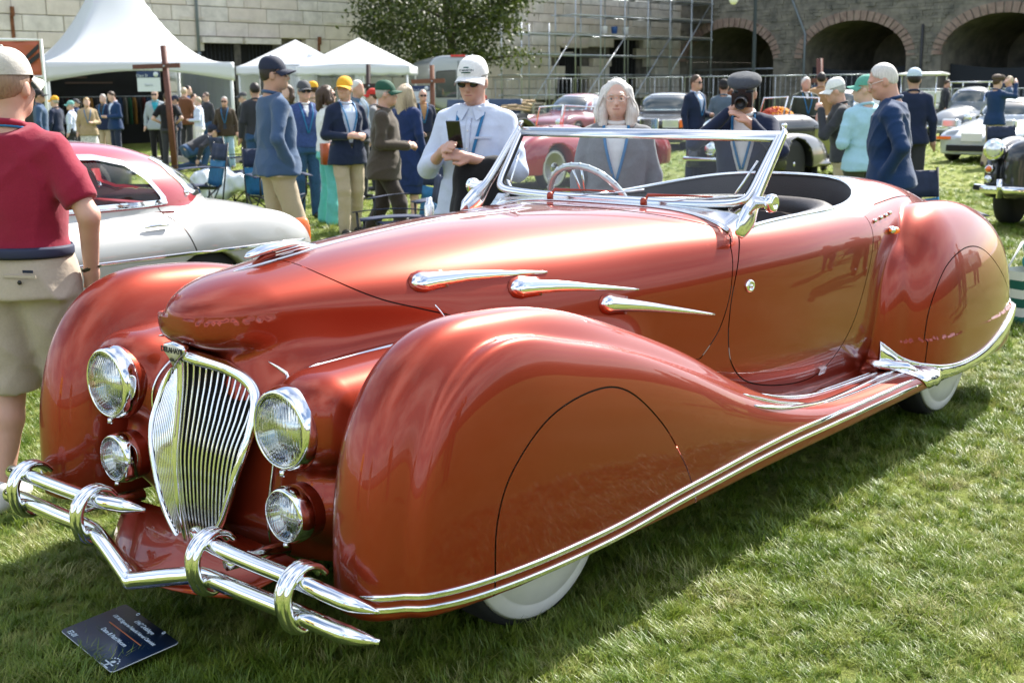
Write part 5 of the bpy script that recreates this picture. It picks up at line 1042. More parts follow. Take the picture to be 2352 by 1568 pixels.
# steering wheel (right-hand drive)
RS = align_z((.86, 0, .50)); cS = Vector((1.60, .265, 1.055))
pts = [cS + RS @ Vector((.205 * cos(a), .205 * sin(a), 0)) for a in np.linspace(0, 2 * pi, 48)[:-1]]
clear = mat('clear acrylic', (.88, .92, .93), .06, .35, trans=.35, ior=1.42, coat=1.0)
sw = MB().tube(pts, .0145, 10, closed=True).build('steering_wheel', clear, hero)
MB().tube([cS + RS @ Vector((.197 * cos(a), .197 * sin(a), .0)) for a in np.linspace(0, 2 * pi, 48)[:-1]], .006, 8, closed=True).build('wheel_core', CHROME, sw)
for a in (pi / 2 - .12, pi / 2 + .12, pi * 1.17, pi * 1.25, -pi * .17, -pi * .25): MB().tube([cS + RS @ Vector((.03 * cos(a), .03 * sin(a), -.02)), cS + RS @ Vector((.2 * cos(a), .2 * sin(a), 0))], .005, 6).build('spoke', CHROME, sw)
for k in range(30):
    a = 2 * pi * k / 30; MB().sphere(cS + RS @ Vector((.2155 * cos(a), .2155 * sin(a), 0)), .0075, nu=8, nv=6).build('finger_grip', clear, sw)
MB().tube([cS + RS @ Vector((0, 0, .0)), cS + RS @ Vector((0, 0, -.32))], .018, 10).build('steering_column', SATIN, sw)
# wheels
def hero_wheel(x, s, steer=0.0, wy=.735):
    e = bpy.data.objects.new('wheel', None); COL.objects.link(e); e.parent = hero; e.location = (x, s * (wy - .08), .330); e.rotation_euler = (0, 0, steer)
    R = align_z((0, s, 0))
    MB().lathe([(.20, -.075), (.29, -.078), (.316, -.066), (.328, -.045), (.331, 0), (.328, .045), (.318, .064), (.300, .070)], (0, 0, 0), R, 56).build('tire', BLACK_RUBBER, e)
    MB().lathe([(.306, .0705), (.296, .080), (.262, .086), (.258, .083), (.254, .087), (.20, .098), (.10, .108), (.0, .110)], (0, 0, 0), R, 56).build('wheel_disc', WHITE_DISC, e)
for s in (-1, 1):
    hero_wheel(.02, s, 0, .745); hero_wheel(3.02, s, 0, .775)
# ------------------------------------------------------------------ other cars on the lawn (x back from the front axle, near side is -y)
def car_F(sp):
    W = spl(*sp['w'], .05); ZT = spl(*sp['zt'], .05); x0, r0, x1, r1 = sp['cap']; zsh = sp.get('zsh', .62); nu = sp.get('n', 3.0); zb = sp.get('zb', .22)
    rf = sp.get('roof'); fen = sp.get('fenders', []); wells = sp.get('wells', []); kf = sp.get('kf', .04)
    if rf: RW = spl(*rf['w'], .05); RT = spl(*rf['zt'], .05)
    def F(x, y, z):
        y = np.abs(y); dx, rx = cap_dx(x, x0, r0, x1, r1); w = W(x); zt = ZT(x); zc = np.minimum(zsh, zt - .08); up = z > zc; hh = np.where(up, zt - zc, .75)
        d = sup([(dx, rx), (y / w, w), ((z - zc) / hh, hh)], np.where(up, nu, 3.2))
        if rf:
            a, ra, b, rb = rf['cap']; dx, rx = cap_dx(x, a, ra, b, rb); rw = RW(x); base = rf.get('base', .8); hz = RT(x) - base
            d = smin(d, sup([(dx, rx), (y / rw, rw), ((z - base) / hz, hz)], rf.get('n', 2.7)), rf.get('k', .05))
        for (cx, cy, cz, fx, bx, ry, rz, n) in fen:
            dx, rx = cap_dx(x, cx, fx, cx, bx); hz = np.where(z > cz, rz, .6); d = smin(d, sup([(dx, rx), ((y - cy) / ry, np.full_like(x, ry)), ((z - cz) / hz, hz)], n), kf)
        d = smax(d, zb - z, .03)
        for (cx, cz, r, yin) in wells: d = smax(d, np.minimum(r - np.sqrt((x - cx) ** 2 + (z - cz) ** 2), y - yin), .015)
        return d
    return F
def shell_normals(F, P, e=.006):
    g = np.empty_like(P)
    for k in range(3):
        q = P.copy(); q[:, k] += e; a = F(q[:, 0], q[:, 1], q[:, 2]); q[:, k] -= 2 * e; g[:, k] = a - F(q[:, 0], q[:, 1], q[:, 2])
    return g / np.maximum(np.linalg.norm(g, axis=1), 1e-6)[:, None]
def shell_part(name, V, T, m, par, F, inset=0.0):
    if len(T) == 0: return None
    u, inv = np.unique(T, return_inverse=True); P = V[u]; n = shell_normals(F, P)
    if inset: P = P - n * inset
    return link(name, np_mesh(name, P, inv.reshape(-1, 3), True, n), m, par)
def car_shell(root, sp, h, paint, glass, roofm=None):
    F = car_F(sp); lo = np.array(sp['lo']); hi = np.array(sp['hi']); n = np.ceil((hi - lo) / h).astype(int) + 1
    g = np.meshgrid(*[lo[k] + h * np.arange(n[k]) for k in range(3)], indexing='ij'); V, Q = nets(F(*g).astype(np.float32), lo, h)
    for _ in range(2):
        e = .004; f0 = F(V[:, 0], V[:, 1], V[:, 2]); N = shell_normals(F, V); V = V - N * np.clip(f0, -h, h)[:, None] * .8
    T = np.concatenate([Q[:, [0, 1, 2]], Q[:, [0, 2, 3]]]); rest = T
    def carve(V, rest, gf, w):
        V, _, lo_, hi_ = split_tris(V, rest, gf(V), -w); V, _, band, hi_ = split_tris(V, hi_, gf(V), w); return V, lo_, band, hi_
    for k, (nm, poly, cond) in enumerate(sp.get('glass', [])):
        poly = np.array(poly)
        for s in ((-1, 1) if nm == 'side' else (0,)):
            if nm == 'side': gf = lambda V: np.maximum(sd_poly(V[:, 0], V[:, 2], poly), cond - s * V[:, 1])
            elif nm == 'front': gf = lambda V: np.maximum(sd_poly(np.abs(V[:, 1]), V[:, 2], poly), V[:, 0] - cond)
            else: gf = lambda V: np.maximum(sd_poly(np.abs(V[:, 1]), V[:, 2], poly), cond - V[:, 0])
            V, pn, band, rest = carve(V, rest, gf, sp.get('gasket', .012)); gl = shell_part('window_pane', V, pn, glass, root, F, .006); shell_part('window_trim', V, band, sp.get('trimm', CHROME), gl or root, F, -.004)
    if roofm is not None:
        gs = sp['split']; V, _, lo_, up_ = split_tris(V, rest, gs(V), 0.0); shell_part('roof', V, lo_, roofm, root, F); rest = up_
        if sp.get('liner'): V2, _, lo2, _ = split_tris(V, lo_, 1.0 - V[:, 2] * 0 - 1, 1); shell_part('headliner', V, lo_, sp['liner'], root, F, .02)
    for nm, poly, ymin in sp.get('doors', []):
        for s in (-1, 1):
            V, pn, band, rest = carve(V, rest, lambda V: np.maximum(sd_poly(V[:, 0], V[:, 2], np.array(poly)), ymin - s * V[:, 1]), .004); shell_part(nm, V, pn, paint, root, F); shell_part('panel_gap', V, band, SEAM, root, F, .006)
    shell_part('body', V, rest, paint, root, F); return F
def car_wheel(root, x, y, r, wd, hub, hubm, tire=None, white=0, spokes=0, n=28):
    s = 1 if y > 0 else -1; e = bpy.data.objects.new('wheel', None); COL.objects.link(e); e.parent = root; e.location = (x, y, r); R = align_z((0, s, 0))
    MB().lathe([(hub, -wd / 2), (r * .93, -wd / 2), (r, -wd * .3), (r, wd * .3), (r * .95, wd / 2), (hub, wd / 2 * .95)], (0, 0, 0), R, n).build('tire', BLACK_RUBBER, e)
    if white: MB().lathe([(hub, wd / 2 * .97), (hub + (r - hub) * .5, wd / 2 * 1.03), (hub + (r - hub) * .66, wd / 2 * 1.01)], (0, 0, 0), R, n).build('whitewall', WHITE_DISC, e)
    if spokes:
        MB().tube([R @ Vector((hub * cos(a), hub * sin(a), 0)) for a in np.linspace(0, 2 * pi, 25)[:-1]], .02, 6, closed=True).build('rim', hubm, e); MB().lathe([(.05, -.05), (.06, .05), (.03, .08), (0, .08)], (0, 0, 0), R, 12).build('hub', hubm, e)
        for k in range(spokes): a = 2 * pi * k / spokes; MB().tube([R @ Vector((.04 * cos(a), .04 * sin(a), .02)), R @ Vector((hub * cos(a), hub * sin(a), 0))], .011, 5).build('spoke', hubm, e)
    else: MB().lathe([(hub, 0), (hub, wd / 2 * .9), (hub * .85, wd / 2 * .75), (hub * .6, wd / 2 * .95), (hub * .3, wd / 2 * 1.1), (0, wd / 2 * 1.12)], (0, 0, 0), R, n).build('hubcap', hubm, e)
def round_lamp(root, x, y, z, r, rim=CHROME, bez=None, nm='headlight'):
    o = MB().lathe([(r * .9, -.10), (r * 1.08, -.03), (r * 1.12, 0), (r * 1.05, .03), (r * .93, .035)], (x, y, z), RL, 24).build(nm, rim, root)
    MB().lathe([(r * .95, .02), (r * .6, .045), (0, .055)], (x, y, z), RL, 24).build('lens', mat('pale lamp glass', (.78, .80, .78), .08, .55, coat=1), o); return o
def lampbox(root, c, d, m, nm='indicator'): return MB().box(c, d).build(nm, m, root, bevel=.008)
def pxg(x, y, z=0.0):
    """ground point under photo position (2352-wide view)"""
    u = (x - 1176) / 2765.9; v = (y - 784) / 2765.9; u, v = u * cos(ROLL) + v * sin(ROLL), -u * sin(ROLL) + v * cos(ROLL)
    d = Vector((u, cos(PITCH) - v * sin(PITCH), -sin(PITCH) - v * cos(PITCH))); t = (z - CAM_H) / d.z; return Vector((d.x * t, d.y * t, z))
def car_root(nm, label, contact, lx, ly, yaw=CAR_YAW):
    c = Vector(contact); o = c - RZ(yaw) @ Vector((lx, ly, 0)); return thing(nm, label, 'car', (o.x, o.y, 0), yaw)
AMBER = mat('orange lamp', (.85, .16, .02), .25, coat=.8); REDLENS = mat('red lamp', (.5, .02, .015), .25, coat=.8); DARKINT = mat('dark cabin', (.012, .012, .013), .8); PLATE = mat('white plate', (.7, .7, .68), .5)
CGLASS = mat('tinted car glass', (.045, .06, .06), .03, 0.0, coat=1.0, spec=.8)
def carpaint(n, c, metal=.0, rough=.35): return mat('paint ' + n, c, rough, metal, coat=1.0, coat_rough=.02)

# --- two-tone coupe behind the left wing
def two_tone():
    red = carpaint('dark red', (.30, .012, .022)); pearl = carpaint('silver white', (.46, .455, .43), .2, .4)
    A = np.array([cos(CAR_YAW), sin(CAR_YAW)]); Bn = np.array([-sin(CAR_YAW), cos(CAR_YAW)]); o = np.array([CAR_X, CAR_Y]) + A * -.83 + Bn * 4.0
    root = thing('coupe', 'two-tone coupe with dark red roof and silver white flanks behind the left wing', 'car', (o[0], o[1], 0), CAR_YAW)
    sp = dict(lo=(-.86, -.86, .14), hi=(3.52, .86, 1.34), w=([-.8, -.3, .5, 1.5, 2.4, 3.0, 3.4], [.68, .75, .79, .80, .80, .78, .72]), zt=([-.8, -.2, .6, 1.0, 1.6, 2.4, 2.9, 3.2, 3.45], [.68, .80, .88, .90, .90, .90, .885, .835, .78]),
        cap=(-.45, .35, 3.10, .34), zsh=.56, n=3.2, zb=.20, roof=dict(w=([.5, 1.2, 2.0, 2.6, 3.0], [.58, .63, .63, .60, .54]), zt=([.5, 1.0, 1.4, 1.9, 2.3, 2.6, 3.0], [1.10, 1.22, 1.265, 1.275, 1.26, 1.22, 1.15]), cap=(1.15, .75, 2.05, .92), base=.82, n=2.45, k=.035),
        fenders=[(.0, .62, .45, .75, 1.2, .17, .36, 2.6), (2.75, .66, .50, .46, .68, .155, .345, 2.6)], kf=.03, wells=[(0, .32, .36, .45), (2.55, .30, .315, .45)],
        glass=[('side', [(.95, .91), (1.05, 1.02), (1.25, 1.15), (1.45, 1.19), (1.82, 1.195), (2.05, 1.185), (2.21, 1.145), (2.31, 1.06), (2.42, .91)], .35), ('front', [(0, .95), (.46, .95), (.50, 1.10), (.44, 1.19), (0, 1.20)], 1.0), ('rear', [(-.01, .93), (.44, .935), (.475, .97), (.45, 1.06), (.36, 1.145), (-.01, 1.165)], 2.35)], gasket=.016,
        split=lambda V: np.where((V[:, 2] > .80) & (np.abs(V[:, 1]) < .67), (.885 - .05 * np.clip((V[:, 0] - 2.45) / .4, 0, 1)) - V[:, 2] + np.clip(V[:, 0] - 2.60, 0, 1) * .5 + np.clip(.75 - V[:, 0], 0, 1), 1.0), liner=mat('beige headlining', (.30, .24, .20), .9),
        doors=[('door', [(.70, .30), (2.36, .30), (2.44, .45), (2.47, .60), (2.42, .75), (2.36, .86), (2.34, .895), (.70, .895)], .45)])
    F = car_shell(root, sp, .0215, pearl, make_glass('coupe glass', (.95, .97, .97), refl=.5), red)
    def side_pts(xs, zs, s):
        ys = np.linspace(.95, .2, 200); v = F(np.asarray(xs)[None], ys[:, None], np.asarray(zs)[None]); i = np.argmax(v < 0, 0); P = np.stack([xs, ys[i], zs], 1); N = shell_normals(F, P); P[:, 1] *= s; N[:, 1] *= s; return P, N
    for s in (-1, 1):
        xs = np.linspace(-.55, 3.36, 60); P, N = side_pts(xs, .622 + 0 * xs - .004 * (xs - 1), s); strip('side_moulding', P, N, .011, .009, parent=root)
        xs = np.linspace(.42, 2.16, 30); P, N = side_pts(xs, .285 + 0 * xs, s); strip('sill_moulding', P, N, .012, .006, parent=root)
        xs = np.linspace(.80, 2.42, 30); P, N = side_pts(xs, .90 + 0 * xs, s); strip('belt_moulding', P, N, .008, .006, parent=root)
        P, N = side_pts(np.array([2.15]), np.array([.775]), s); MB().tube([P[0] + N[0] * .02 + np.array([d, 0, zz]) for d, zz in ((0, 0), (.05, .006), (.10, .008), (.16, .004))], [.006, .010, .010, .012], 8).build('door_handle', CHROME, root)
        P, N = side_pts(np.array([2.62]), np.array([.95]), s); MB().sphere(P[0], .022).build('parking_lamp', CHROME, root)
        MB().loft([[(x, s * (.66 + .045 * cos(q)), .62 + .12 * sin(q)) for q in np.linspace(0, 2 * pi, 13)[:-1]] for x in (3.33, 3.405, 3.415)]).build('tail_lamp', AMBER, root)
        for x, r in ((0, .31), (2.55, .31)): car_wheel(root, x, s * .68, .31, .17, .21, CHROME)
    leather = mat('oxblood leather', (.20, .010, .015), .4, bump=.1)
    for s in (-1, 1):
        MB().grid(lambda u, v: (1.0 + 1.45 * u, s * (.66 - .05 * v), .50 + .36 * v), 8, 4).build('door_card', leather, root)
        MB().loft([[(1.52 + .16 * t + .06 * cos(q), s * .30 + .22 * (1 - .2 * t) * sin(q), .48 + .40 * t) for q in np.linspace(0, 2 * pi, 13)[:-1]] for t in (0, .4, .8, 1)]).build('front_seat', leather, root)
    MB().loft([[(2.42 + .14 * t + .06 * cos(q), .52 * sin(q), .45 + .42 * t) for q in np.linspace(0, 2 * pi, 17)[:-1]] for t in (0, .4, .8, 1)]).build('rear_seat', leather, root)
    MB().box((1.55, 0, .42), (1.9, 1.2, .04)).build('cabin_floor', leather, root); MB().tube([(3.36, -.74, .42), (3.47, -.5, .42), (3.49, 0, .42), (3.47, .5, .42), (3.36, .74, .42)], .045, 10).build('rear_bumper', CHROME, root)
    MB().tube([(-.72, -.7, .42), (-.86, -.4, .42), (-.88, 0, .42), (-.86, .4, .42), (-.72, .7, .42)], .045, 10).build('front_bumper', CHROME, root)
two_tone()

def simple_car(nm, label, contact, lx, ly, sp, paint, h=.045, yaw=CAR_YAW, wheels=(), glass=None, roofm=None):
    root = car_root(nm, label, contact, lx, ly, yaw); F = car_shell(root, sp, h, paint, glass or CGLASS, roofm)
    for (x, y, r, wd, hub, hm, kw) in wheels:
        for s in (-1, 1): car_wheel(root, x, s * y, r, wd, hub, hm, **kw)
    return root, F
SIL = SATIN
# --- small red roadster seen through the windscreen
red2 = carpaint('cherry red', (.34, .012, .016))
r, _ = simple_car('roadster', 'red roadster with split flat windscreen behind the white-capped man', pxg(1264, 436), 0, -.66, dict(lo=(-.9, -.95, .14), hi=(3.5, .95, 1.1), w=([-.8, -.3, .4, 1.2, 2.4, 3.2], [.40, .52, .62, .70, .72, .6]), zt=([-.8, -.2, .6, 1.1, 1.4, 2.0, 2.6, 3.2], [.70, .86, .95, .98, .86, .86, .90, .75]), cap=(-.4, .4, 2.8, .6), zsh=.6, n=2.4, zb=.25,
    fenders=[(.0, .66, .46, .72, 1.3, .21, .42, 2.3), (2.5, .66, .45, .7, .85, .20, .38, 2.3)], kf=.07, wells=[(0, .33, .38, .50), (2.45, .33, .36, .55)]), red2, .034, wheels=((0, .66, .33, .17, .20, CHROME, dict(white=1)), (2.45, .66, .33, .17, .20, CHROME, dict(white=1))))
for s in (-1, 1):
    round_lamp(r, -.58, s * .56, .66, .085); MB().tube([(1.12, s * .02, .97), (1.20, s * .02, 1.28), (1.27, s * .58, 1.25), (1.22, s * .62, .95)], .014, 6).build('windscreen_frame', CHROME, r)
    MB().add([(1.12, s * .02, .97), (1.20, s * .02, 1.28), (1.27, s * .58, 1.25), (1.22, s * .62, .95)], [(0, 1, 2, 3)], False).build('windscreen_pane', GLASS, r); round_lamp(r, -.62, s * .42, .50, .045, nm='side_lamp')
    MB().tube([(-.66, s * .36, .63), (-.60, s * .52, .62), (-.5, s * .66, .61)], .008, 6).build('wing_flash', CHROME, r)
for z in (.40, .48): MB().tube([(-.55, -.78, z), (-.80, -.5, z), (-.86, 0, z), (-.80, .5, z), (-.55, .78, z)], .032, 8).build('bumper_bar', CHROME, r)
MB().lathe([(.03, 0), (.05, .012), (0, .02)], (.62, -.18, .95), None, 12).build('entry_sticker', PLATE, r); MB().box((1.9, 0, .80), (.8, 1.1, .12)).build('cockpit', DARKINT, r)
# --- maroon saloon in the row behind
mar = carpaint('maroon', (.20, .012, .02))
r, _ = simple_car('saloon', 'maroon saloon with raked windscreen behind the red roadster', pxg(1322, 338), 0, -.70, dict(lo=(-.9, -.9, .15), hi=(3.8, .9, 1.5), w=([-.8, -.3, .5, 1.5, 3.2], [.66, .74, .80, .82, .74]), zt=([-.8, -.2, .8, 1.2, 2.4, 3.3], [.74, .84, .93, .94, .92, .80]), cap=(-.5, .36, 3.2, .5), n=2.8, roof=dict(w=([.6, 1.4, 2.6], [.62, .66, .62]), zt=([.5, 1.4, 2.0, 2.8], [1.2, 1.40, 1.42, 1.34]), cap=(1.45, .85, 2.0, 1.05), base=.85, n=2.4),
    fenders=[(0, .66, .5, .7, 1.1, .16, .36, 2.4)], glass=[('front', [(-.01, .97), (.56, .97), (.52, 1.28), (.44, 1.33), (-.01, 1.345)], 1.35), ('side', [(1.15, .96), (1.5, 1.28), (2.2, 1.30), (2.6, .96)], .4)], wells=[(0, .32, .37, .5), (2.55, .32, .37, .5)]), mar, .045, yaw=radians(62), wheels=((0, .7, .32, .18, .2, CHROME, {}), (2.55, .7, .32, .18, .2, CHROME, {})))
for s in (-1, 1): round_lamp(r, -.78, s * .58, .68, .09)
MB().tube([(-.7, -.8, .42), (-.92, -.4, .42), (-.92, .4, .42), (-.7, .8, .42)], .04, 8).build('bumper_bar', CHROME, r)
# --- black German saloon
blk = carpaint('black', (.012, .013, .015))
r, _ = simple_car('saloon', 'black boxy saloon with pale roof glare, behind the grey-haired woman', pxg(1572, 345), 0, -.72, dict(lo=(-1.0, -.95, .15), hi=(3.9, .95, 1.55), w=([-.9, -.3, .5, 1.5, 3.5], [.82, .86, .88, .88, .84]), zt=([-.9, -.2, .9, 1.3, 2.6, 3.6], [.76, .84, .92, .94, .95, .88]), cap=(-.75, .16, 3.5, .25), zsh=.6, n=4.5, roof=dict(w=([.8, 1.5, 2.6], [.70, .70, .68]), zt=([.8, 1.5, 2.1, 2.8], [1.34, 1.42, 1.43, 1.40]), cap=(1.5, .72, 2.3, .75), base=.86, n=3.4),
    glass=[('front', [(-.01, .98), (.64, .98), (.58, 1.36), (-.01, 1.375)], 1.4), ('side', [(1.15, .97), (1.45, 1.32), (2.5, 1.33), (2.9, .97)], .5)], wells=[(0, .32, .37, .5), (2.8, .32, .37, .5)]), blk, .045, yaw=radians(72), wheels=((0, .74, .32, .19, .22, SIL, {}), (2.8, .74, .32, .19, .22, SIL, {})))
MB().box((-.90, 0, .66), (.06, .46, .30)).build('radiator_grille', CHROME, r, bevel=.01)
for s in (-1, 1): MB().box((-.885, s * .52, .68), (.06, .40, .20)).build('headlight', mat('pale lamp glass', (.78, .80, .78), .08, .55, coat=1), r, bevel=.015); lampbox(r, (-.83, s * .80, .68), (.10, .14, .19), AMBER)
MB().box((-.97, 0, .45), (.12, 1.66, .12)).build('bumper_bar', CHROME, r, bevel=.03)
# --- black pre-war tourer with big lamps and olive panels
pre = carpaint('black prewar', (.008, .009, .010)); olv = carpaint('olive yellow', (.16, .17, .035))
r, F5 = simple_car('tourer', 'black pre-war sports tourer with huge lamps, flowing wings and olive door', pxg(1812, 432), 0, -.70, dict(lo=(-.95, -.98, .16), hi=(3.6, .98, 1.28), w=([-.7, -.3, .4, 1.2, 2.2, 3.2], [.25, .30, .36, .50, .58, .45]), zt=([-.7, -.2, .6, 1.2, 1.5, 2.0, 2.6, 3.3], [1.02, 1.07, 1.10, 1.11, .98, .95, .98, .7]), cap=(-.5, .12, 2.6, .9), zsh=.8, n=3.2, zb=.30,
    fenders=[(-.05, .70, .42, .62, 1.25, .20, .42, 2.2), (2.65, .70, .44, .62, .75, .19, .46, 2.2), (1.3, .72, .20, 1.2, 1.2, .17, .20, 3)], kf=.05, wells=[(0, .36, .41, .52), (2.65, .36, .40, .55)], doors=[('door', [(1.12, .40), (1.9, .40), (2.0, .70), (1.95, .90), (1.2, .92), (1.08, .7)], .35)]), pre, .034, wheels=((0, .70, .37, .16, .27, SIL, dict(spokes=18)), (2.65, .70, .37, .16, .27, SIL, dict(spokes=18))))
for s in (-1, 1):
    round_lamp(r, -.52, s * .40, .88, .165); round_lamp(r, -.62, s * .34, .60, .10, nm='fog_lamp'); MB().tube([(-.50, s * .10, .86), (-.50, s * .40, .86)], .016, 6).build('lamp_bar', CHROME, r)
    xs = np.linspace(1.2, 1.9, 8); ys = np.linspace(.9, .2, 120)
    panel = []
    for zz in np.linspace(.44, .86, 6):
        v = F5(xs[None], ys[:, None], 0 * xs[None] + zz); i = np.argmax(v < 0, 0); panel.append([(x, s * (ys[k] + .008), zz) for x, k in zip(xs, i)])
    MB().grid(lambda u, v: panel[int(round(u * 5))][int(round(v * 7))], 6, 8).build('door_panel', olv, r)
    MB().tube([(1.15, s * .05, 1.10), (1.28, s * .05, 1.38), (1.30, s * .50, 1.36), (1.22, s * .54, 1.05)], .014, 6).build('windscreen_frame', CHROME, r)
MB().lathe([(.27, -.03), (.30, 0), (.27, .03)], (0, 0, 0), RL, 4).build('x', CHROME, r) if False else None
gr = MB().loft([[(-.64 + .02 * k, y * (1 - .06 * k), z) for (y, z) in ((-.20, .45), (-.25, .75), (-.24, 1.0), (-.12, 1.08), (.12, 1.08), (.24, 1.0), (.25, .75), (.20, .45))] for k in (0, 1)]).build('radiator_shell', CHROME, r)
for k in range(9): MB().tube([(-.655, -.2 + .05 * k, .48), (-.655, -.2 + .05 * k, 1.03)], .007, 5).build('grille_bar', CHROME, gr)
MB().tube([(-.60, -.03, 1.08), (-.58, 0, 1.17), (-.45, 0, 1.15), (-.40, 0, 1.10)], [.02, .03, .025, .01], 8).build('mascot', CHROME, r); MB().tube([(-.75, -.75, .45), (-.80, 0, .45), (-.75, .75, .45)], .035, 8).build('bumper_bar', CHROME, r)
MB().box((1.9, 0, .93), (.9, .95, .10)).build('cockpit', DARKINT, r, bevel=.03); MB().grid(lambda u, v: (2.05 + .55 * v, -.5 + u, 1.0 + .05 * sin(pi * u)), 8, 4).build('folded_hood', LEATHER, r)
_p = r.location + RZ(CAR_YAW) @ Vector((1.95, -.22, 0)); TOURER_SEAT = (_p.x, _p.y)
# --- white car half hidden to its right
wht = carpaint('white', (.70, .71, .72))
r, _ = simple_car('saloon', 'white saloon mostly hidden behind the black tourer and the tan jacket', pxg(1925, 352), 0, -.70, dict(lo=(-1.0, -.95, .15), hi=(3.6, .95, 1.6), w=([-.9, -.3, .5, 1.5, 3.3], [.78, .83, .85, .85, .80]), zt=([-.9, 0, .9, 1.3, 2.6, 3.4], [.78, .86, .92, .95, .95, .9]), cap=(-.7, .18, 3.2, .25), n=4, roof=dict(w=([.8, 1.5, 2.6], [.68, .68, .66]), zt=([.8, 1.5, 2.1, 2.8], [1.40, 1.46, 1.46, 1.42]), cap=(1.3, .5, 2.6, .6), base=.86, n=3.4),
    glass=[('front', [(-.01, .98), (.62, .98), (.56, 1.38), (-.01, 1.39)], 1.2), ('side', [(1.05, .98), (1.3, 1.36), (2.2, 1.37), (2.6, .98)], .5)], wells=[(0, .31, .36, .5), (2.5, .31, .36, .5)]), wht, .05, wheels=((0, .72, .31, .18, .2, SIL, {}), (2.5, .72, .31, .18, .2, SIL, {})))
for s in (-1, 1): round_lamp(r, -.86, s * .6, .68, .10)
# --- grey bug-shaped car with roof rack
gry = carpaint('grey', (.13, .15, .17))
r, _ = simple_car('beetle_car', 'grey rounded small car with a roof rack, parked near the arches', pxg(2136, 322), 0, .62, dict(lo=(-.85, -.85, .15), hi=(3.3, .85, 1.6), w=([-.7, -.2, .5, 1.2, 2.2, 3.0], [.40, .50, .58, .62, .60, .45]), zt=([-.7, -.2, .4, .9, 1.4, 2.4, 3.1], [.70, .86, .95, 1.0, .95, .95, .7]), cap=(-.2, .58, 2.4, .7), zsh=.5, n=2.3, roof=dict(w=([.6, 1.3, 2.2], [.58, .62, .58]), zt=([.6, 1.2, 1.6, 2.4], [1.35, 1.47, 1.50, 1.38]), cap=(1.3, .55, 1.6, 1.35), base=.85, n=2.4),
    fenders=[(-.05, .60, .40, .62, .7, .19, .36, 2.2), (2.35, .62, .40, .6, .7, .18, .34, 2.2)], glass=[('front', [(-.01, 1.05), (.50, 1.05), (.46, 1.33), (.38, 1.38), (-.01, 1.40)], 1.2), ('side', [(1.05, 1.02), (1.25, 1.35), (1.9, 1.36), (2.3, 1.05)], .4)], wells=[(0, .32, .36, .45), (2.4, .32, .36, .45)]), gry, .05, wheels=((0, .62, .32, .15, .19, CHROME, {}), (2.4, .62, .32, .15, .19, CHROME, {})))
for s in (-1, 1): round_lamp(r, -.50, s * .60, .66, .10)
MB().tube([(-.55, -.78, .40), (-.76, -.5, .40), (-.80, 0, .40), (-.76, .5, .40), (-.55, .78, .40)], .045, 8).build('bumper_bar', CHROME, r); MB().box((-.82, 0, .38), (.02, .42, .13)).build('number_plate', PLATE, r)
rk = MB().tube([(1.05, -.55, 1.62), (2.2, -.55, 1.62), (2.2, .55, 1.62), (1.05, .55, 1.62)], .022, 6, closed=True).build('roof_rack', SIL, r)
for x in (1.25, 1.5, 1.75, 2.0): MB().tube([(x, -.55, 1.62), (x, .55, 1.62)], .018, 6).build('rack_slat', SIL, rk)
for s in (-1, 1):
    for x in (1.15, 2.1): MB().tube([(x, s * .55, 1.40), (x, s * .55, 1.62)], .018, 6).build('rack_leg', SIL, rk)
# --- silver wedge coupe with raised lamps
slv = carpaint('silver', (.46, .50, .55), .35, .35)
r, _ = simple_car('coupe', 'silver wedge coupe with pop-up headlights raised, at the right edge', pxg(2188, 368), 0, .72, dict(lo=(-1.05, -.95, .12), hi=(3.9, .95, 1.4), w=([-.9, -.4, .5, 1.5, 3.4], [.70, .80, .85, .85, .82]), zt=([-.95, -.5, .2, .8, 1.2, 2.6, 3.6], [.56, .68, .78, .86, .88, .92, .90]), cap=(-.55, .42, 3.4, .35), zsh=.5, n=3.4, zb=.17, roof=dict(w=([.6, 1.5, 2.6], [.62, .63, .6]), zt=([.5, 1.4, 1.9, 3.0], [1.2, 1.27, 1.28, 1.15]), cap=(1.55, 1.0, 1.9, 1.4), base=.8, n=2.8),
    glass=[('front', [(-.01, .92), (.60, .92), (.50, 1.18), (-.01, 1.215)], 1.4), ('side', [(1.0, .92), (1.5, 1.16), (2.1, 1.18), (2.6, .95)], .4)], wells=[(0, .31, .35, .5), (2.5, .31, .35, .5)]), slv, .045, wheels=((0, .72, .31, .19, .21, SIL, {}), (2.5, .72, .31, .19, .21, SIL, {})))
for s in (-1, 1):
    o = MB().box((-.62, s * .56, .78), (.22, .34, .16), Matrix.Rotation(.12, 3, 'Y')).build('headlight', slv, r, bevel=.03); MB().box((-.735, s * .56, .785), (.03, .28, .125)).build('lens', mat('pale lamp glass', (.78, .80, .78), .08, .55, coat=1), o, bevel=.01); lampbox(r, (-.90, s * .58, .50), (.10, .30, .06), AMBER)
MB().box((-.985, 0, .52), (.02, .42, .16)).build('number_plate', PLATE, r); MB().box((-.95, 0, .30), (.10, 1.0, .12)).build('air_intake', DARKINT, r)
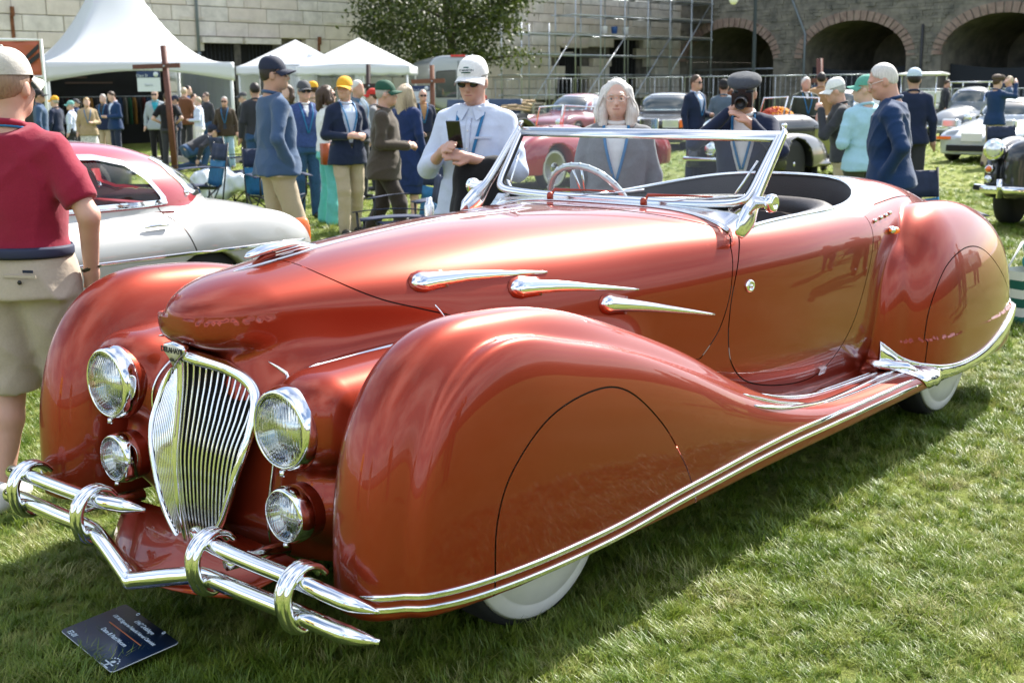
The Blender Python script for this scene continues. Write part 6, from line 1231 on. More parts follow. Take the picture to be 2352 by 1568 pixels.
# --- black car cut by the right edge
r, _ = simple_car('saloon', 'black old saloon with round lamp and chrome bumper, cut by the right edge', pxg(2318, 514), 0, .60, dict(lo=(-.9, -.9, .2), hi=(3.4, .9, 1.6), w=([-.75, -.3, .5, 1.5, 3.2], [.50, .55, .62, .66, .6]), zt=([-.75, -.2, .7, 1.2, 3.2], [.98, 1.02, 1.05, 1.06, 1.0]), cap=(-.55, .22, 3.0, .35), zsh=.7, n=3, zb=.34, roof=dict(w=([.8, 1.5, 2.6], [.58, .60, .58]), zt=([.8, 1.4, 2.1, 2.8], [1.45, 1.52, 1.53, 1.5]), cap=(1.3, .35, 2.5, .6), base=.95, n=3),
    fenders=[(0, .62, .56, .66, .8, .17, .42, 2.3), (2.5, .62, .55, .6, .7, .17, .42, 2.3)], glass=[('front', [(-.01, 1.08), (.52, 1.08), (.48, 1.42), (-.01, 1.44)], 1.2)], wells=[(0, .34, .38, .5), (2.5, .34, .38, .5)]), blk, .035, wheels=((0, .60, .34, .19, .2, CHROME, {}), (2.5, .60, .34, .19, .2, CHROME, {})))
for s in (-1, 1):
    round_lamp(r, -.66, s * .60, .86, .105); round_lamp(r, -.70, s * .62, .655, .042, nm='indicator').data.materials[0] = CHROME; MB().lathe([(.040, .03), (.02, .06), (0, .065)], (-.70, s * .62, .655), RL, 14).build('amber_lens', AMBER, r); round_lamp(r, -.71, s * .62, .55, .038, nm='side_lamp')
    MB().tube([(-.80, s * .46, .36), (-.83, s * .46, .56)], [.03, .025], 8, flat=(1, 1.4)).build('overrider', CHROME, r)
MB().tube([(-.60, -.80, .44), (-.78, -.6, .44), (-.82, 0, .44), (-.78, .6, .44), (-.60, .80, .44)], .045, 10, flat=(1, .6), up=(0, 0, 1)).build('bumper_bar', CHROME, r)
for k in range(9): MB().tube([(-.77, -.2 + .05 * k, .55), (-.75, -.2 + .05 * k, .95)], .008, 5).build('grille_bar', CHROME, r)
# --- dark round-tailed car beyond the two-tone coupe's window
r, _ = simple_car('saloon', 'dark round-tailed car seen through the two-tone coupe window', (pxg(262, 505).x - .9, pxg(262, 505).y + 1.6, 0), 2.4, -.6, dict(lo=(-.9, -.85, .2), hi=(3.5, .85, 1.3), w=([-.75, 0, 1, 2.4, 3.2], [.6, .7, .74, .72, .6]), zt=([-.75, 0, 1.2, 2.4, 3.3], [.8, .9, .95, .92, .75]), cap=(-.3, .5, 2.7, .65), n=2.4), carpaint('dark blue grey', (.02, .026, .034)), .05, wheels=((0, .62, .32, .17, .2, CHROME, {}), (2.45, .62, .32, .17, .2, CHROME, {})))
MB().tube([(3.25, -.6, .42), (3.4, 0, .42), (3.25, .6, .42)], .04, 8).build('bumper_bar', CHROME, r)
# --- antique open tourer behind the walking couple
r = car_root('antique_car', 'black antique open tourer with spoked wheels and buttoned seats', pxg(995, 398), 0, -.68, CAR_YAW)
for x in (0, 2.6):
    for s in (-1, 1):
        car_wheel(r, x, s * .68, .40, .10, .30, mat('dark spokes', (.03, .03, .03), .4), spokes=12)
        MB().tube([(x + .48 * cos(a), s * .68, .42 + .48 * sin(a)) for a in np.linspace(.25, pi - .1, 14)], .10, 8, flat=(.18, 1.0)).build('mudguard', blk, r)
MB().loft([[(x, y * k, z) for (y, z) in ((-.36, .62), (-.36, .98), (-.22, 1.08), (.22, 1.08), (.36, .98), (.36, .62))] for x, k in ((-.25, .9), (.75, 1.0), (.9, 1.25))]).build('bonnet', blk, r)
MB().box((-.28, 0, .86), (.06, .60, .46)).build('radiator', mat('brass', (.6, .42, .15), .2, 1), r, bevel=.02)
MB().loft([[(x, y, z) for (y, z) in ((-.58, .55), (-.64, 1.06), (.64, 1.06), (.58, .55))] for x in (.92, 2.9)]).build('tub', blk, r)
for x in (1.65, 2.7): MB().loft([[(x + .10 * cos(q) + .1 * t, .56 * sin(q) * (1 if True else 0), .85 + .5 * t) for q in np.linspace(0, 2 * pi, 15)[:-1]] for t in (0, .5, 1)]).build('buttoned_seat', mat('blue leather', (.02, .05, .10), .4, bump=.4, bscale=25), r)
for k in range(4): MB().tube([(2.95 + .04 * k, -.62, 1.12 + .05 * k), (2.2 + .3 * k, -.66, 1.18 + .04 * k), (2.95, .62, 1.14 + .05 * k)], .03, 6).build('folded_hood', mat('tan canvas', (.40, .30, .18), .9), r)
for s in (-1, 1): round_lamp(r, -.35, s * .42, .95, .12, rim=mat('brass', (.6, .42, .15), .2, 1)); MB().box((1.6, s * .70, .42), (1.7, .26, .05)).build('running_board', blk, r)
MB().box((1.3, 0, .50), (3.0, .7, .10)).build('chassis', blk, r)
# --- tall grey van behind the small tents
r = car_root('van', 'tall grey panel van with dark rear windows parked behind the small tents', px(992, 232, 46.0) * 1, 0, 0, radians(-75))
r.location.z = 0; vg = carpaint('van grey', (.30, .33, .36), .3, .4); r['category'] = 'van'
vF = car_F(dict(w=([-1, 0, 5], [.95, 1.0, 1.0]), zt=([-1.2, -.2, .6, 1.2, 5], [1.2, 1.35, 2.2, 2.62, 2.68]), cap=(-.6, .4, 4.5, .12), zsh=1.6, n=5, zb=.3))
sp = dict(lo=(-1.15, -1.1, .2), hi=(4.75, 1.1, 2.8), w=([-1, 0, 5], [.95, 1.0, 1.0]), zt=([-1.2, -.2, .6, 1.2, 5], [1.2, 1.35, 2.2, 2.62, 2.68]), cap=(-.6, .4, 4.5, .12), zsh=1.6, n=5, zb=.3, glass=[('rear', [(.06, 1.3), (.78, 1.3), (.76, 2.15), (.06, 2.2)], 4.4)], trimm=DARKINT)
car_shell(r, sp, .07, vg, CGLASS)
for x in (0, 3.4):
    for s in (-1, 1): car_wheel(r, x, s * .92, .36, .22, .22, SIL)
for s in (-1, 1): lampbox(r, (4.60, s * .92, 1.1), (.08, .10, .5), REDLENS, 'tail_lamp')
lampbox(r, (4.58, 0, 2.66), (.08, .5, .07), REDLENS, 'brake_lamp'); MB().box((4.68, 0, .48), (.12, 1.8, .18)).build('rear_bumper', DARKINT, r, bevel=.03); MB().box((4.63, .0, 1.5), (.012, .02, 2.0)).build('door_seam', DARKINT, r)
# --- golf cart
r = car_root('golf_cart', 'golf cart with white canopy roof, far right behind the navy sweater man', px(2105, 255, 40.0), 0, 0, radians(60)); r.location.z = 0; r['category'] = 'golf cart'; cw = mat('cart white', (.72, .73, .72), .4)
MB().loft([[(x, y, 1.92 + .05 * (1 - abs(x - .9) / 1.2)) for (y) in (-.62, -.3, .3, .62)] + [(x, y, 1.86) for y in (.62, -.62)] for x in (-.2, .9, 2.0)]).build('canopy', cw, r, bevel=.03)
for x in (.05, 1.75):
    for s in (-1, 1): MB().tube([(x, s * .55, .7), (x + .05, s * .55, 1.9)], .022, 6).build('post', SIL, r)
for x in (0, 1.7):
    for s in (-1, 1): car_wheel(r, x, s * .5, .23, .18, .12, SIL)
MB().loft([[(x, y, z) for (y, z) in ((-.55, .3), (-.55, zt), (.55, zt), (.55, .3))] for x, zt in ((-.45, .55), (-.3, .85), (.15, .9), (.3, .45), (1.1, .45), (1.15, .75), (2.1, .75))]).build('body', mat('cart dark', (.03, .035, .04), .4, coat=.5), r, bevel=.04)
MB().box((1.25, 0, .85), (.5, 1.0, .14)).build('seat', cw, r, bevel=.04); MB().box((1.62, 0, 1.15), (.12, 1.0, .40)).build('seat_back', cw, r, bevel=.04); MB().add([(.08, -.52, .9), (.08, .52, .9), (.10, .52, 1.82), (.10, -.52, 1.82)], [(0, 1, 2, 3)], False).build('windscreen', GLASS, r)
# ------------------------------------------------------------------ people
SKIN = {k: mat('skin ' + k, c, .5, sub=.15, noise=.06, nscale=14) for k, c in dict(pale=(.60, .385, .30), ruddy=(.55, .315, .235), tan=(.44, .26, .18), dark=(.22, .11, .07)).items()}
def strand_mat(name, c):
    m = mat(name, c, .5); nt = m.node_tree; b = nt.nodes['Principled BSDF']; N = nt.nodes.new; L = nt.links.new; tc = N('ShaderNodeTexCoord'); mp = N('ShaderNodeMapping'); mp.inputs['Scale'].default_value = (150, 150, 14); nz = N('ShaderNodeTexNoise'); nz.inputs['Scale'].default_value = 1.0; nz.inputs['Detail'].default_value = 3; L(tc.outputs['Object'], mp.inputs[0]); L(mp.outputs[0], nz.inputs['Vector'])
    mx = N('ShaderNodeMix'); mx.data_type = 'RGBA'; L(nz.outputs[0], mx.inputs[0]); mx.inputs[6].default_value = (*[q * .55 for q in c], 1); mx.inputs[7].default_value = (*[min(1, q * 1.35) for q in c], 1); L(mx.outputs[2], b.inputs['Base Color']); bp = N('ShaderNodeBump'); bp.inputs['Strength'].default_value = .7; bp.inputs['Distance'].default_value = .006; L(nz.outputs[0], bp.inputs['Height']); L(bp.outputs[0], b.inputs['Normal']); return m
def cloth(name, c, n=.12, sc=60, rough=.85, bump=.42, b=None): return mat('cloth ' + name, c, rough, noise=n * .6, nscale=sc, bump=bump, bscale=b or 11, sheen=.15, spec=.25)
CL = dict(
    burgundy=cloth('burgundy pique', (.25, .012, .035), .10, 220), khaki=cloth('khaki twill', (.42, .34, .23), .06, 120), stone=cloth('stone cotton', (.44, .37, .29), .06, 110), navy=cloth('navy wool', (.012, .020, .05), .25, 150),
    blueblazer=cloth('slate blue blazer', (.045, .085, .16), .18, 190), tweed=cloth('brown tweed', (.062, .048, .035), .45, 170), brown=cloth('dark brown flannel', (.035, .026, .022), .2, 100), paleblue=cloth('pale blue oxford', (.55, .62, .76), .05, 160),
    grey=cloth('grey cotton', (.16, .165, .175), .10, 70), white=cloth('white cotton', (.75, .75, .75), .04, 60), black=cloth('black cloth', (.010, .010, .012), .2, 80), jeans=cloth('blue denim', (.030, .075, .16), .35, 60),
    lightjeans=cloth('light denim', (.30, .45, .62), .2, 50), turquoise=cloth('turquoise cotton', (.14, .52, .47), .08, 60), skyblue=cloth('light blue fleece', (.36, .58, .68), .05, 90), olive=cloth('olive chino', (.06, .065, .045), .12, 90),
    royal=cloth('navy knit', (.010, .035, .10), .12, 220), charcoal=cloth('charcoal cloth', (.035, .036, .042), .2, 90), tan=cloth('tan leather', (.38, .22, .10), .1, 40), beige=cloth('beige quilt', (.36, .27, .16), .12, 30),
    darkgreen=cloth('dark green knit', (.035, .045, .032), .2, 120), greysuit=cloth('pale grey suit', (.30, .34, .37), .08, 150), bluegrey=cloth('blue grey suit', (.10, .14, .18), .12, 150), darkbrown=cloth('brown leather', (.05, .035, .022), .3, 30),
    denimjacket=cloth('blue denim jacket', (.04, .07, .20), .3, 40), midnight=cloth('midnight dress', (.012, .028, .10), .15, 80), rust=cloth('rust jacket', (.14, .055, .025), .1, 70), darkteal=cloth('teal shirt', (.03, .30, .38), .1, 60),
    spot=cloth('speckled skirt', (.55, .55, .52), .6, 40), check=cloth('dark checked wool', (.055, .062, .075), .3, 110), navychino=cloth('navy chino', (.022, .032, .06), .15, 90))
HAIR = {k: strand_mat('hair ' + k, c) for k, c in dict(grey=(.42, .40, .37), white=(.66, .64, .60), brown=(.06, .032, .016), dark=(.018, .012, .010), blond=(.42, .28, .12), fair=(.48, .38, .26), stubble=(.30, .19, .13)).items()}
CAPM = {k: mat('cap ' + k, c, .8, noise=.08, nscale=90, bump=.15, bscale=150) for k, c in dict(white=(.74, .74, .72), oat=(.52, .49, .44), navy=(.012, .018, .04), yellow=(.75, .38, .02), green=(.012, .07, .04), grey=(.06, .062, .07), black=(.012, .012, .014), teal=(.16, .40, .36), red=(.5, .03, .02), paleblue=(.55, .66, .76), mint=(.10, .34, .26), brown=(.09, .065, .05)).items()}
LANYARD = mat('blue lanyard', (.012, .15, .34), .5); SHADES = mat('sunglasses', (.006, .006, .007), .12); LEATHERSHOE = mat('brown shoe', (.045, .025, .015), .4); BLACKSHOE = mat('black shoe', (.012, .012, .012), .4)
WHITESHOE = mat('white trainer', (.66, .66, .64), .6); PHONE = mat('black phone', (.008, .008, .010), .25, coat=.5); BADGE = mat('dark name badge', (.012, .022, .05), .4); GOLD = mat('gold ring', (.8, .5, .15), .2, 1.0)
TORSO = [(-.32, .205, .140, .0), (-.12, .190, .132, -.005), (0, .172, .120, -.005), (.12, .152, .110, .0), (.25, .158, .116, .005), (.36, .168, .118, .005), (.43, .152, .108, .0), (.48, .105, .084, -.01), (.52, .072, .070, -.014), (.56, .062, .062, -.015)]
ARMS = dict(down=((.245, -.03, 1.14), (.265, .03, .90)), pocket=((.285, -.085, 1.15), (.205, .035, .955)), front=((.25, -.02, 1.13), (.10, .25, 1.12)), phone=((.245, .06, 1.14), (.075, .30, 1.30)), cam=((.26, .22, 1.29), (.085, .25, 1.56)),
            raised=((.25, .22, 1.36), (.15, .36, 1.60)), hip=((.33, -.10, 1.15), (.17, .06, 1.04)), back=((.27, -.14, 1.15), (.08, -.20, .98)), low=((.24, .02, 1.14), (.17, .22, .98)), chin=((.20, .20, 1.18), (.06, .20, 1.45)), reach=((.22, .26, 1.20), (.10, .52, 1.15)))
def rx3(a): return np.array(Matrix.Rotation(a, 3, 'X'))
def ry3(a): return np.array(Matrix.Rotation(a, 3, 'Y'))
def rz3(a): return np.array(Matrix.Rotation(a, 3, 'Z'))
def cap_mesh(R, c, brimdir, kind='cap', sc=1.0):
    """baseball or flat cap in head space"""
    mb = MB()
    def tr(p): q = R @ (np.array(p) * sc) + c; return tuple(q)
    if kind == 'cap':
        rings = []
        for j in range(9):
            th = j / 8 * pi / 2; z = .092 * sin(th) + .014; r = cos(th) ** .75
            rings.append([tr((.090 * r * cos(q), .108 * r * sin(q) - .008 - .012 * sin(th), z - (.022 if sin(q) > .6 else 0.01) * (1 - sin(th)))) for q in np.linspace(0, 2 * pi, 25)[:-1]])
        mb.loft(rings, cap=False)
        mb.sphere(tr((0, -.02, .107)), .007 * sc, nu=8, nv=5)
        def brim(u, v):
            a = (u - .5) * 2.5; r0 = (.090 * sin(a), .108 * cos(a) - .012); ext = v * .078 * cos(a * .9) ** .7
            return tr((r0[0] * (1 + .06 * v), r0[1] + ext, .004 - .012 * v - .040 * (abs(u - .5) * 2) ** 2 * (.4 + .6 * v)))
        mb.grid(brim, 15, 5); mb.grid(lambda u, v: tuple(np.array(brim(u, v)) + R @ np.array([0, 0, -.006])), 15, 5)
    else:
        def fc(u, v):
            q = u * 2 * pi; th = v * pi; r = sin(th) ** .7; f = max(0, sin(q)); w = 1 + .05 * sin(3 * q) * sin(th)
            return tr((.122 * r * cos(q) * w, (.128 + .02 * f) * r * sin(q) * w + .004, .075 - .052 * cos(th) * (1.15 if cos(th) < 0 else .9) - .030 * f * r - .01 * (q > pi) * r))
        mb.grid(fc, 29, 13)
        mb.grid(lambda u, v: tr((.085 * sin((u - .5) * 2.0), .100 * cos((u - .5) * 2.0) + v * .05 * cos((u - .5) * 1.8), .034 - .022 * v - .02 * (abs(u - .5) * 2) ** 2)), 11, 4)
    return mb
def person(label, loc, face, h=1.75, q=.02, name='person', skin='pale', top=None, sleeve='long', hem=.93, bottom=None, blen='long', hair=None, hairstyle='short', cap=None, capkind='cap',
           R='down', L='down', legs=None, lean=0.0, turn=0.0, nod=0.0, glasses=None, shirt=None, lanyard=False, shoes=None, build=1.0, shirtdeep=.30, skirt=None, detail=False, grp=None, belt=None, legw=1.0, fall=0.0, seated=False, side=0.0, extra=None, sink=0.0):
    s = h / 1.75; root = thing(name, label, 'person', (loc[0], loc[1], -sink), face, grp); hh = q
    Rb = rx3(-lean) @ ry3(side); pel = np.array([0, 0, .95]); up = lambda p: pel + Rb @ (np.array(p, float) - pel)
    neck = up((0, -.012, 1.475)); Rh = Rb @ rz3(turn) @ rx3(lean * .6 - nod); head = neck + Rb @ np.array([0, .008, .03]) + Rh @ np.array([0, .022, .125])
    hipx = .092; kn = {}; an = {}
    for sd in (1, -1): kn[sd] = np.array([sd * .10, .012, .505]); an[sd] = np.array([sd * .105, -.025, .085])
    if legs == 'walk': kn[1] = np.array([.095, .16, .52]); an[1] = np.array([.10, .17, .10]); kn[-1] = np.array([-.095, -.04, .50]); an[-1] = np.array([-.10, -.27, .12])
    if legs == 'wide':
        for sd in (1, -1): kn[sd] += np.array([sd * .05, 0, 0]); an[sd] += np.array([sd * .10, 0, 0])
    if legs == 'step': kn[1] = np.array([.10, .10, .51]); an[1] = np.array([.11, .10, .085]); an[-1] = np.array([-.11, -.10, .085])
    if legs == 'crouch': pel = np.array([0, -.05, .42]); 
    if legs == 'crouch':
        up = lambda p: pel + Rb @ (np.array(p, float) - np.array([0, 0, .95])); neck = up((0, -.012, 1.475)); head = neck + Rb @ np.array([0, .008, .03]) + Rh @ np.array([0, .022, .125])
        kn = {1: np.array([.16, .30, .46]), -1: np.array([-.14, .22, .12])}; an = {1: np.array([.15, .18, .085]), -1: np.array([-.14, -.20, .10])}
    if legs == 'sit':
        kn = {1: np.array([.12, .42, .93]), -1: np.array([-.12, .42, .93])}; an = {1: np.array([.12, .45, .50]), -1: np.array([-.12, .45, .50])}
    ARM = {}
    for sd, a in ((1, R), (-1, L)):
        e, w = ARMS[a] if isinstance(a, str) else a; e = np.array(e, float); w = np.array(w, float)
        if isinstance(a, str): e[0] *= sd; w[0] *= sd; e = up(e); w = up(w)
        ARM[sd] = (up((sd * .172 * build ** .5, -.012, 1.395)), e, w)
    b = build
    pts = [head] + [p for A_ in ARM.values() for p in A_] + [pel] + list(kn.values()) + list(an.values()); pts = np.array(pts); lo = pts.min(0) - .34; hi = pts.max(0) + .34; lo[2] = max(-.03, lo[2] - .1)
    toes = {}
    for sd in (1, -1):
        f = an[sd] - kn[sd]; toes[sd] = an[sd] + np.array([sd * .02, .13, -.045]) if legs != 'crouch' or sd == 1 else an[sd] + np.array([0, -.05, -.05])
    def new(z0=None, z1=None, c=None, r=.2):
        if c is not None: return Blob(c - r, c + r, hh)
        a = lo.copy(); b_ = hi.copy()
        if z0 is not None: a[2] = max(a[2], z0)
        if z1 is not None: b_[2] = min(b_[2], z1)
        return Blob(a, b_, hh)
    tt = [(z, rx * b, ry * (b if z < .3 else 1), yo + (.02 * (b - 1) * 3 if .0 <= z <= .3 else 0)) for z, rx, ry, yo in TORSO]
    def mk(B, nm, m, par=root):
        me = B.mesh(nm)
        if s != 1.0: me.transform(Matrix.Scale(s, 4))
        return link(nm, me, m, par)
    def put(mb, nm, m, par=root):
        mb.v = [tuple(np.array(p) * s) for p in mb.v]; return mb.build(nm, m, par)
    # --- body: one continuous figure
    B = new(); B.col(pel, Rb, [(z, rx - .012, ry - .012, yo) for z, rx, ry, yo in tt], -.10, .53, .03)
    for sd in (1, -1):
        sh, el, wr = ARM[sd]; B.cap(sh, el, .050, .040, .03).cap(el, wr, .041, .027, .015)
        hip = pel + np.array([sd * hipx, 0, -.03]); B.cap(hip, kn[sd], .080, .052, .03).cap(kn[sd] + (an[sd] - kn[sd]) * .0, kn[sd] + (an[sd] - kn[sd]) * .35, .053, .054, .02).cap(kn[sd] + (an[sd] - kn[sd]) * .35, an[sd], .053, .034, .02).cap(an[sd] + np.array([0, -.02, -.03]), toes[sd], .035, .030, .02)
        d = wr - el; d = d / np.linalg.norm(d); hd = d
        if isinstance(R if sd > 0 else L, str) and (R if sd > 0 else L) in ('cam', 'chin', 'raised', 'phone', 'front', 'reach'): inw = np.array([-sd, .35, .25]); inw = Rb @ inw; hd = d * .55 + inw * .5; hd /= np.linalg.norm(hd)
        palm = wr + hd * .055; side_ = np.cross(hd, np.array([sd * 1.0, .3, .5])); side_ /= np.linalg.norm(side_) + 1e-9; nrm = np.cross(hd, side_)
        if hh > .013: B.cap(wr, palm, .026, .036, .02).cap(palm, wr + hd * .145 - nrm * .02, .032, .018, .02)
        else:
            B.cap(wr, palm, .026, .030, .02)
            for i, (o, ln) in enumerate(((-.030, .068), (-.010, .080), (.011, .078), (.030, .060))):
                k0 = palm + side_ * o * .9 + hd * .030; k1 = k0 + hd * ln * .5 + nrm * .010; k2 = k1 + hd * ln * .38 + nrm * .026; B.cap(wr + hd * .02 + side_ * o * .5, k0, .016, .0125, .008).cap(k0, k1, .0115, .0105, .004).cap(k1, k2, .0105, .009, .004)
            t0 = wr + hd * .03 - side_ * .028; t1 = t0 - side_ * .022 + hd * .035 + nrm * .012; B.cap(t0, t1, .016, .0125, .008).cap(t1, t1 + hd * .032 + nrm * .012 + side_ * .006, .012, .010, .004)
        kn_hand = palm
        ARM[sd] = (sh, el, wr, palm, hd)
    B.cap(neck + Rb @ np.array([0, -.01, -.06]), head + Rh @ np.array([0, -.03, -.06]), .062 * (b ** .5), .056, .03)
    B.ell(head + Rh @ np.array([0, -.012, .020]), (.074, .094, .098), Rh, .03).ell(head + Rh @ np.array([0, .028, -.055]), (.060 * b ** .3, .064, .062), Rh, .04).ell(head + Rh @ np.array([0, .062, -.085]), (.030, .026, .024), Rh, .03)
    if hh < .016:
        B.cap(head + Rh @ np.array([0, .080, .012]), head + Rh @ np.array([0, .103, -.030]), .009, .014, .012).ell(head + Rh @ np.array([0, .078, .030]), (.052, .018, .014), Rh, .02)
        B.ell(head + Rh @ np.array([0, .082, -.064]), (.026, .012, .012), Rh, .012)
        for sd in (1, -1): B.ell(head + Rh @ np.array([sd * .036, .068, -.022]), (.022, .018, .020), Rh, .02)
    for sd in (1, -1): B.ell(head + Rh @ np.array([sd * .077, -.012, -.008]), (.011, .024, .034), Rh, .008)
    body = mk(B, 'body', SKIN[skin]); seed = abs(hash(label)) % 999 if False else sum(map(ord, label)) % 997
    # --- clothing
    wr_ = .0045 if hh < .016 else .0035
    if top:
        z0 = hem - .95; T = new((pel[2] + z0 - .15) if abs(lean) < .35 else None); gr = (.016 if z0 < .03 else .010) if sleeve != 'coat' else .03
        tj = [(z, rx + .018 * (z < .01 and z0 < -.04), ry + .020 * (z < .01 and z0 < -.04), yo) for z, rx, ry, yo in tt]; T.col(pel, Rb, tj, z0, .525, .03, grow=gr); ns = Rb @ np.array([0, 0, 1.0])
        for sd in (1, -1):
            sh, el, wr, palm, hd = ARM[sd]
            T.cap(sh, sh + (neck - sh) * .62 + ns * .012, .056, .050, .05)
            if sleeve in ('long', 'coat'): T.cap(sh, el, .060, .052, .03).cap(el, wr - (wr - el) * .03, .051, .038, .02)
            elif sleeve == 'short': T.cap(sh, sh + (el - sh) * .72, .064, .066, .03)
            elif sleeve == 'rolled': T.cap(sh, el, .063, .056, .03).cap(el, el + (wr - el) * .42, .056, .052, .02)
        T.wrinkle(wr_ * .8, 24, seed).folds(.0085 if hh < .016 else .006, seed)
        nk = neck + Rb @ np.array([0, .0, .012]); nd = Rb @ np.array([0, -.35, .94])
        T.cut(lambda x, y, z: np.minimum((x - nk[0]) * nd[0] + (y - nk[1]) * nd[1] + (z - nk[2]) * nd[2] - .004, .05) if True else 0)
        if sleeve == 'short':
            for sd in (1, -1):
                sh, el, *_ = ARM[sd]; u = (el - sh) / np.linalg.norm(el - sh); c0 = sh + (el - sh) * .80; T.cut(lambda x, y, z, sh=sh, u=u, c0=c0, sd=sd: np.where((x * sd > .17) & ((((x - sh[0]) - ((x - sh[0]) * u[0] + (y - sh[1]) * u[1] + (z - sh[2]) * u[2]) * u[0]) ** 2 + ((y - sh[1]) - ((x - sh[0]) * u[0] + (y - sh[1]) * u[1] + (z - sh[2]) * u[2]) * u[1]) ** 2) < .0095), (x - c0[0]) * u[0] + (y - c0[1]) * u[1] + (z - c0[2]) * u[2], -1.0))
        def vee(x, y, z):
            P = np.stack([x - pel[0], y - pel[1], z - pel[2]], -1) @ Rb; wid = np.clip((P[..., 2] - (.50 - shirtdeep)) * .26, -.2, .085); return np.maximum(np.abs(P[..., 0]) - wid, .02 - P[..., 1])
        if shirt: T.cut(lambda x, y, z: -vee(x, y, z))
        to = mk(T, 'top' if top.name.find('tee') >= 0 else ('jacket' if shirt else 'shirt'), top)
        # collar
        mbc = MB(); ring = [(neck + Rb @ np.array([.066 * cos(a), .062 * sin(a) - .004, .018 + .014 * (-sin(a))])) for a in np.linspace(0, 2 * pi, 22)[:-1]]
        mbc.tube([tuple(p) for p in ring], .014, 8, closed=True, flat=(1, 1)); put(mbc, 'collar', top if not shirt else shirt, root)
        if shirt:
            W = new((pel[2] + z0 - .05) if abs(lean) < .35 else None); W.col(pel, Rb, tt, max(z0 + .03, .0), .515, .03, grow=gr - .012); W.wrinkle(.002, 20, seed + 2); mk(W, 'shirt_front', shirt)
    if bottom:
        T = new(None, pel[2] + .25); r0, r1, r2 = (.098 * legw, .075 * legw, .062 * legw) if blen == 'long' else (.104 * legw, .096 * legw, .094 * legw)
        if blen != 'skirt':
            T.col(pel, Rb if legs != 'crouch' else Rb, tt, -.10, .085, .03, grow=.010)
            for sd in (1, -1):
                hip = pel + np.array([sd * hipx, 0, -.05]); T.cap(hip, kn[sd], r0, r1, .035)
                if blen == 'long': T.cap(kn[sd], an[sd] + np.array([0, -.005, -.02]), r1, r2 * (1 + .25 * fall), .02)
                elif blen == 'shorts': T.cap(kn[sd], kn[sd] + np.array([0, 0, -.02]), r1, r1 * .98, .02)
            if blen == 'shorts': T.cut(lambda x, y, z: (.47 - z))
        else:
            T.col(pel, Rb, [(-.75, .21, .19, 0), (-.4, .225, .185, 0), (-.12, .19, .135, 0), (.1, .155, .11, 0)], -.55, .09, .03, grow=.01)
        T.wrinkle(wr_ * .8, 22, seed + 5).folds(.0075 if hh < .016 else .005, seed + 5); mk(T, {'long': 'trousers', 'shorts': 'shorts', 'skirt': 'skirt'}[blen], bottom)
    if belt:
        put(MB().tube([tuple(pel + Rb @ np.array([(.172 * b + .014) * cos(a), (.12 * b + .016) * sin(a) - .004, .075])) for a in np.linspace(0, 2 * pi, 29)[:-1]], .022, 6, closed=True, flat=(1, .25), up=tuple(Rb @ np.array([0, 0, 1]))), 'belt', belt)
    if shoes:
        for sd in (1, -1):
            S = Blob(np.minimum(an[sd], toes[sd]) - .12, np.maximum(an[sd], toes[sd]) + .12, min(hh, .014)); S.cap(an[sd] + np.array([0, -.035, -.035]), toes[sd] + np.array([0, .02, .002]), .046, .038, .02).cap(an[sd] + np.array([0, -.02, 0]), an[sd] + np.array([0, 0, -.03]), .048, .05, .02)
            base = an[sd][2] - .082; S.cut(lambda x, y, z: base - z); mk(S, 'shoe', shoes)
    # --- head things
    if hair:
        H = new(c=head + np.array([0, 0, -.09]), r=np.array([.2, .22, .34]) if hairstyle in ('long', 'bob') else np.array([.15, .16, .25])); hm = HAIR[hair]
        H.ell(head + Rh @ np.array([0, -.018, .026]), (.082, .101, .105), Rh, .02)
        def facecut(x, y, z):
            P = np.stack([x - head[0], y - head[1], z - head[2]], -1) @ Rh; f = P[..., 1] - (.050 if hairstyle != 'receding' else .010) + np.clip((.055 - P[..., 2]), 0, 1) * (1.1 if hairstyle not in ('long', 'bob') else .6)
            low = -.055 - P[..., 2] if hairstyle not in ('long', 'bob') else -1 - 0 * P[..., 0]
            return np.maximum(f * .8, low)
        if hairstyle == 'fringe': H.cut(lambda x, y, z: .8 * (((np.stack([x - head[0], y - head[1], z - head[2]], -1) @ Rh)[..., 1] - .02) - 1.2 * np.clip((np.stack([x - head[0], y - head[1], z - head[2]], -1) @ Rh)[..., 2] - .02, -1, .055)))
        else: H.cut(facecut)
        if hairstyle in ('long', 'bob'):
            ln = -.30 if hairstyle == 'long' else -.155
            for sd in (1, -1):
                H.cap(head + Rh @ np.array([sd * .072, -.02, .05]), head + Rh @ np.array([sd * .098, .005, ln * .55]), .034, .042, .03).cap(head + Rh @ np.array([sd * .098, .0, ln * .5]), head + Rh @ np.array([sd * .088, .02, ln]), .042, .030, .03)
            H.cap(head + Rh @ np.array([0, -.09, .02]), head + Rh @ np.array([0, -.10, ln]), .07, .06, .04)
        H.wrinkle(.004 if hairstyle in ('long', 'bob') else .0022, 40 if hairstyle not in ('long', 'bob') else 22, seed); mk(H, 'hair', hm)
        if hairstyle in ('long', 'bob') and hh < .013:
            mb = MB(); rs = np.random.default_rng(seed)
            for k in range(150):
                a = rs.uniform(-2.55, 2.55) - pi / 2; st = np.array([.05 * cos(a), .05 * sin(a) - .02, .115]); mdl = np.array([.096 * cos(a), .108 * sin(a) - .015, .02]); ex = rs.uniform(.98, 1.22); end = np.array([.112 * cos(a) * ex, .112 * sin(a) * ex - .005, ln * rs.uniform(.75, 1.08)]); kn_ = (mdl + end) / 2 + np.array([.016 * cos(a), .016 * sin(a), 0]) * rs.uniform(.4, 1.6)
                if sin(a) > .45: continue
                mb.tube([tuple(head + Rh @ v) for v in cr_spline([st, mdl, kn_, end], 4)], [.0045] * 9 + [.0035, .003, .002, .0012], 5)
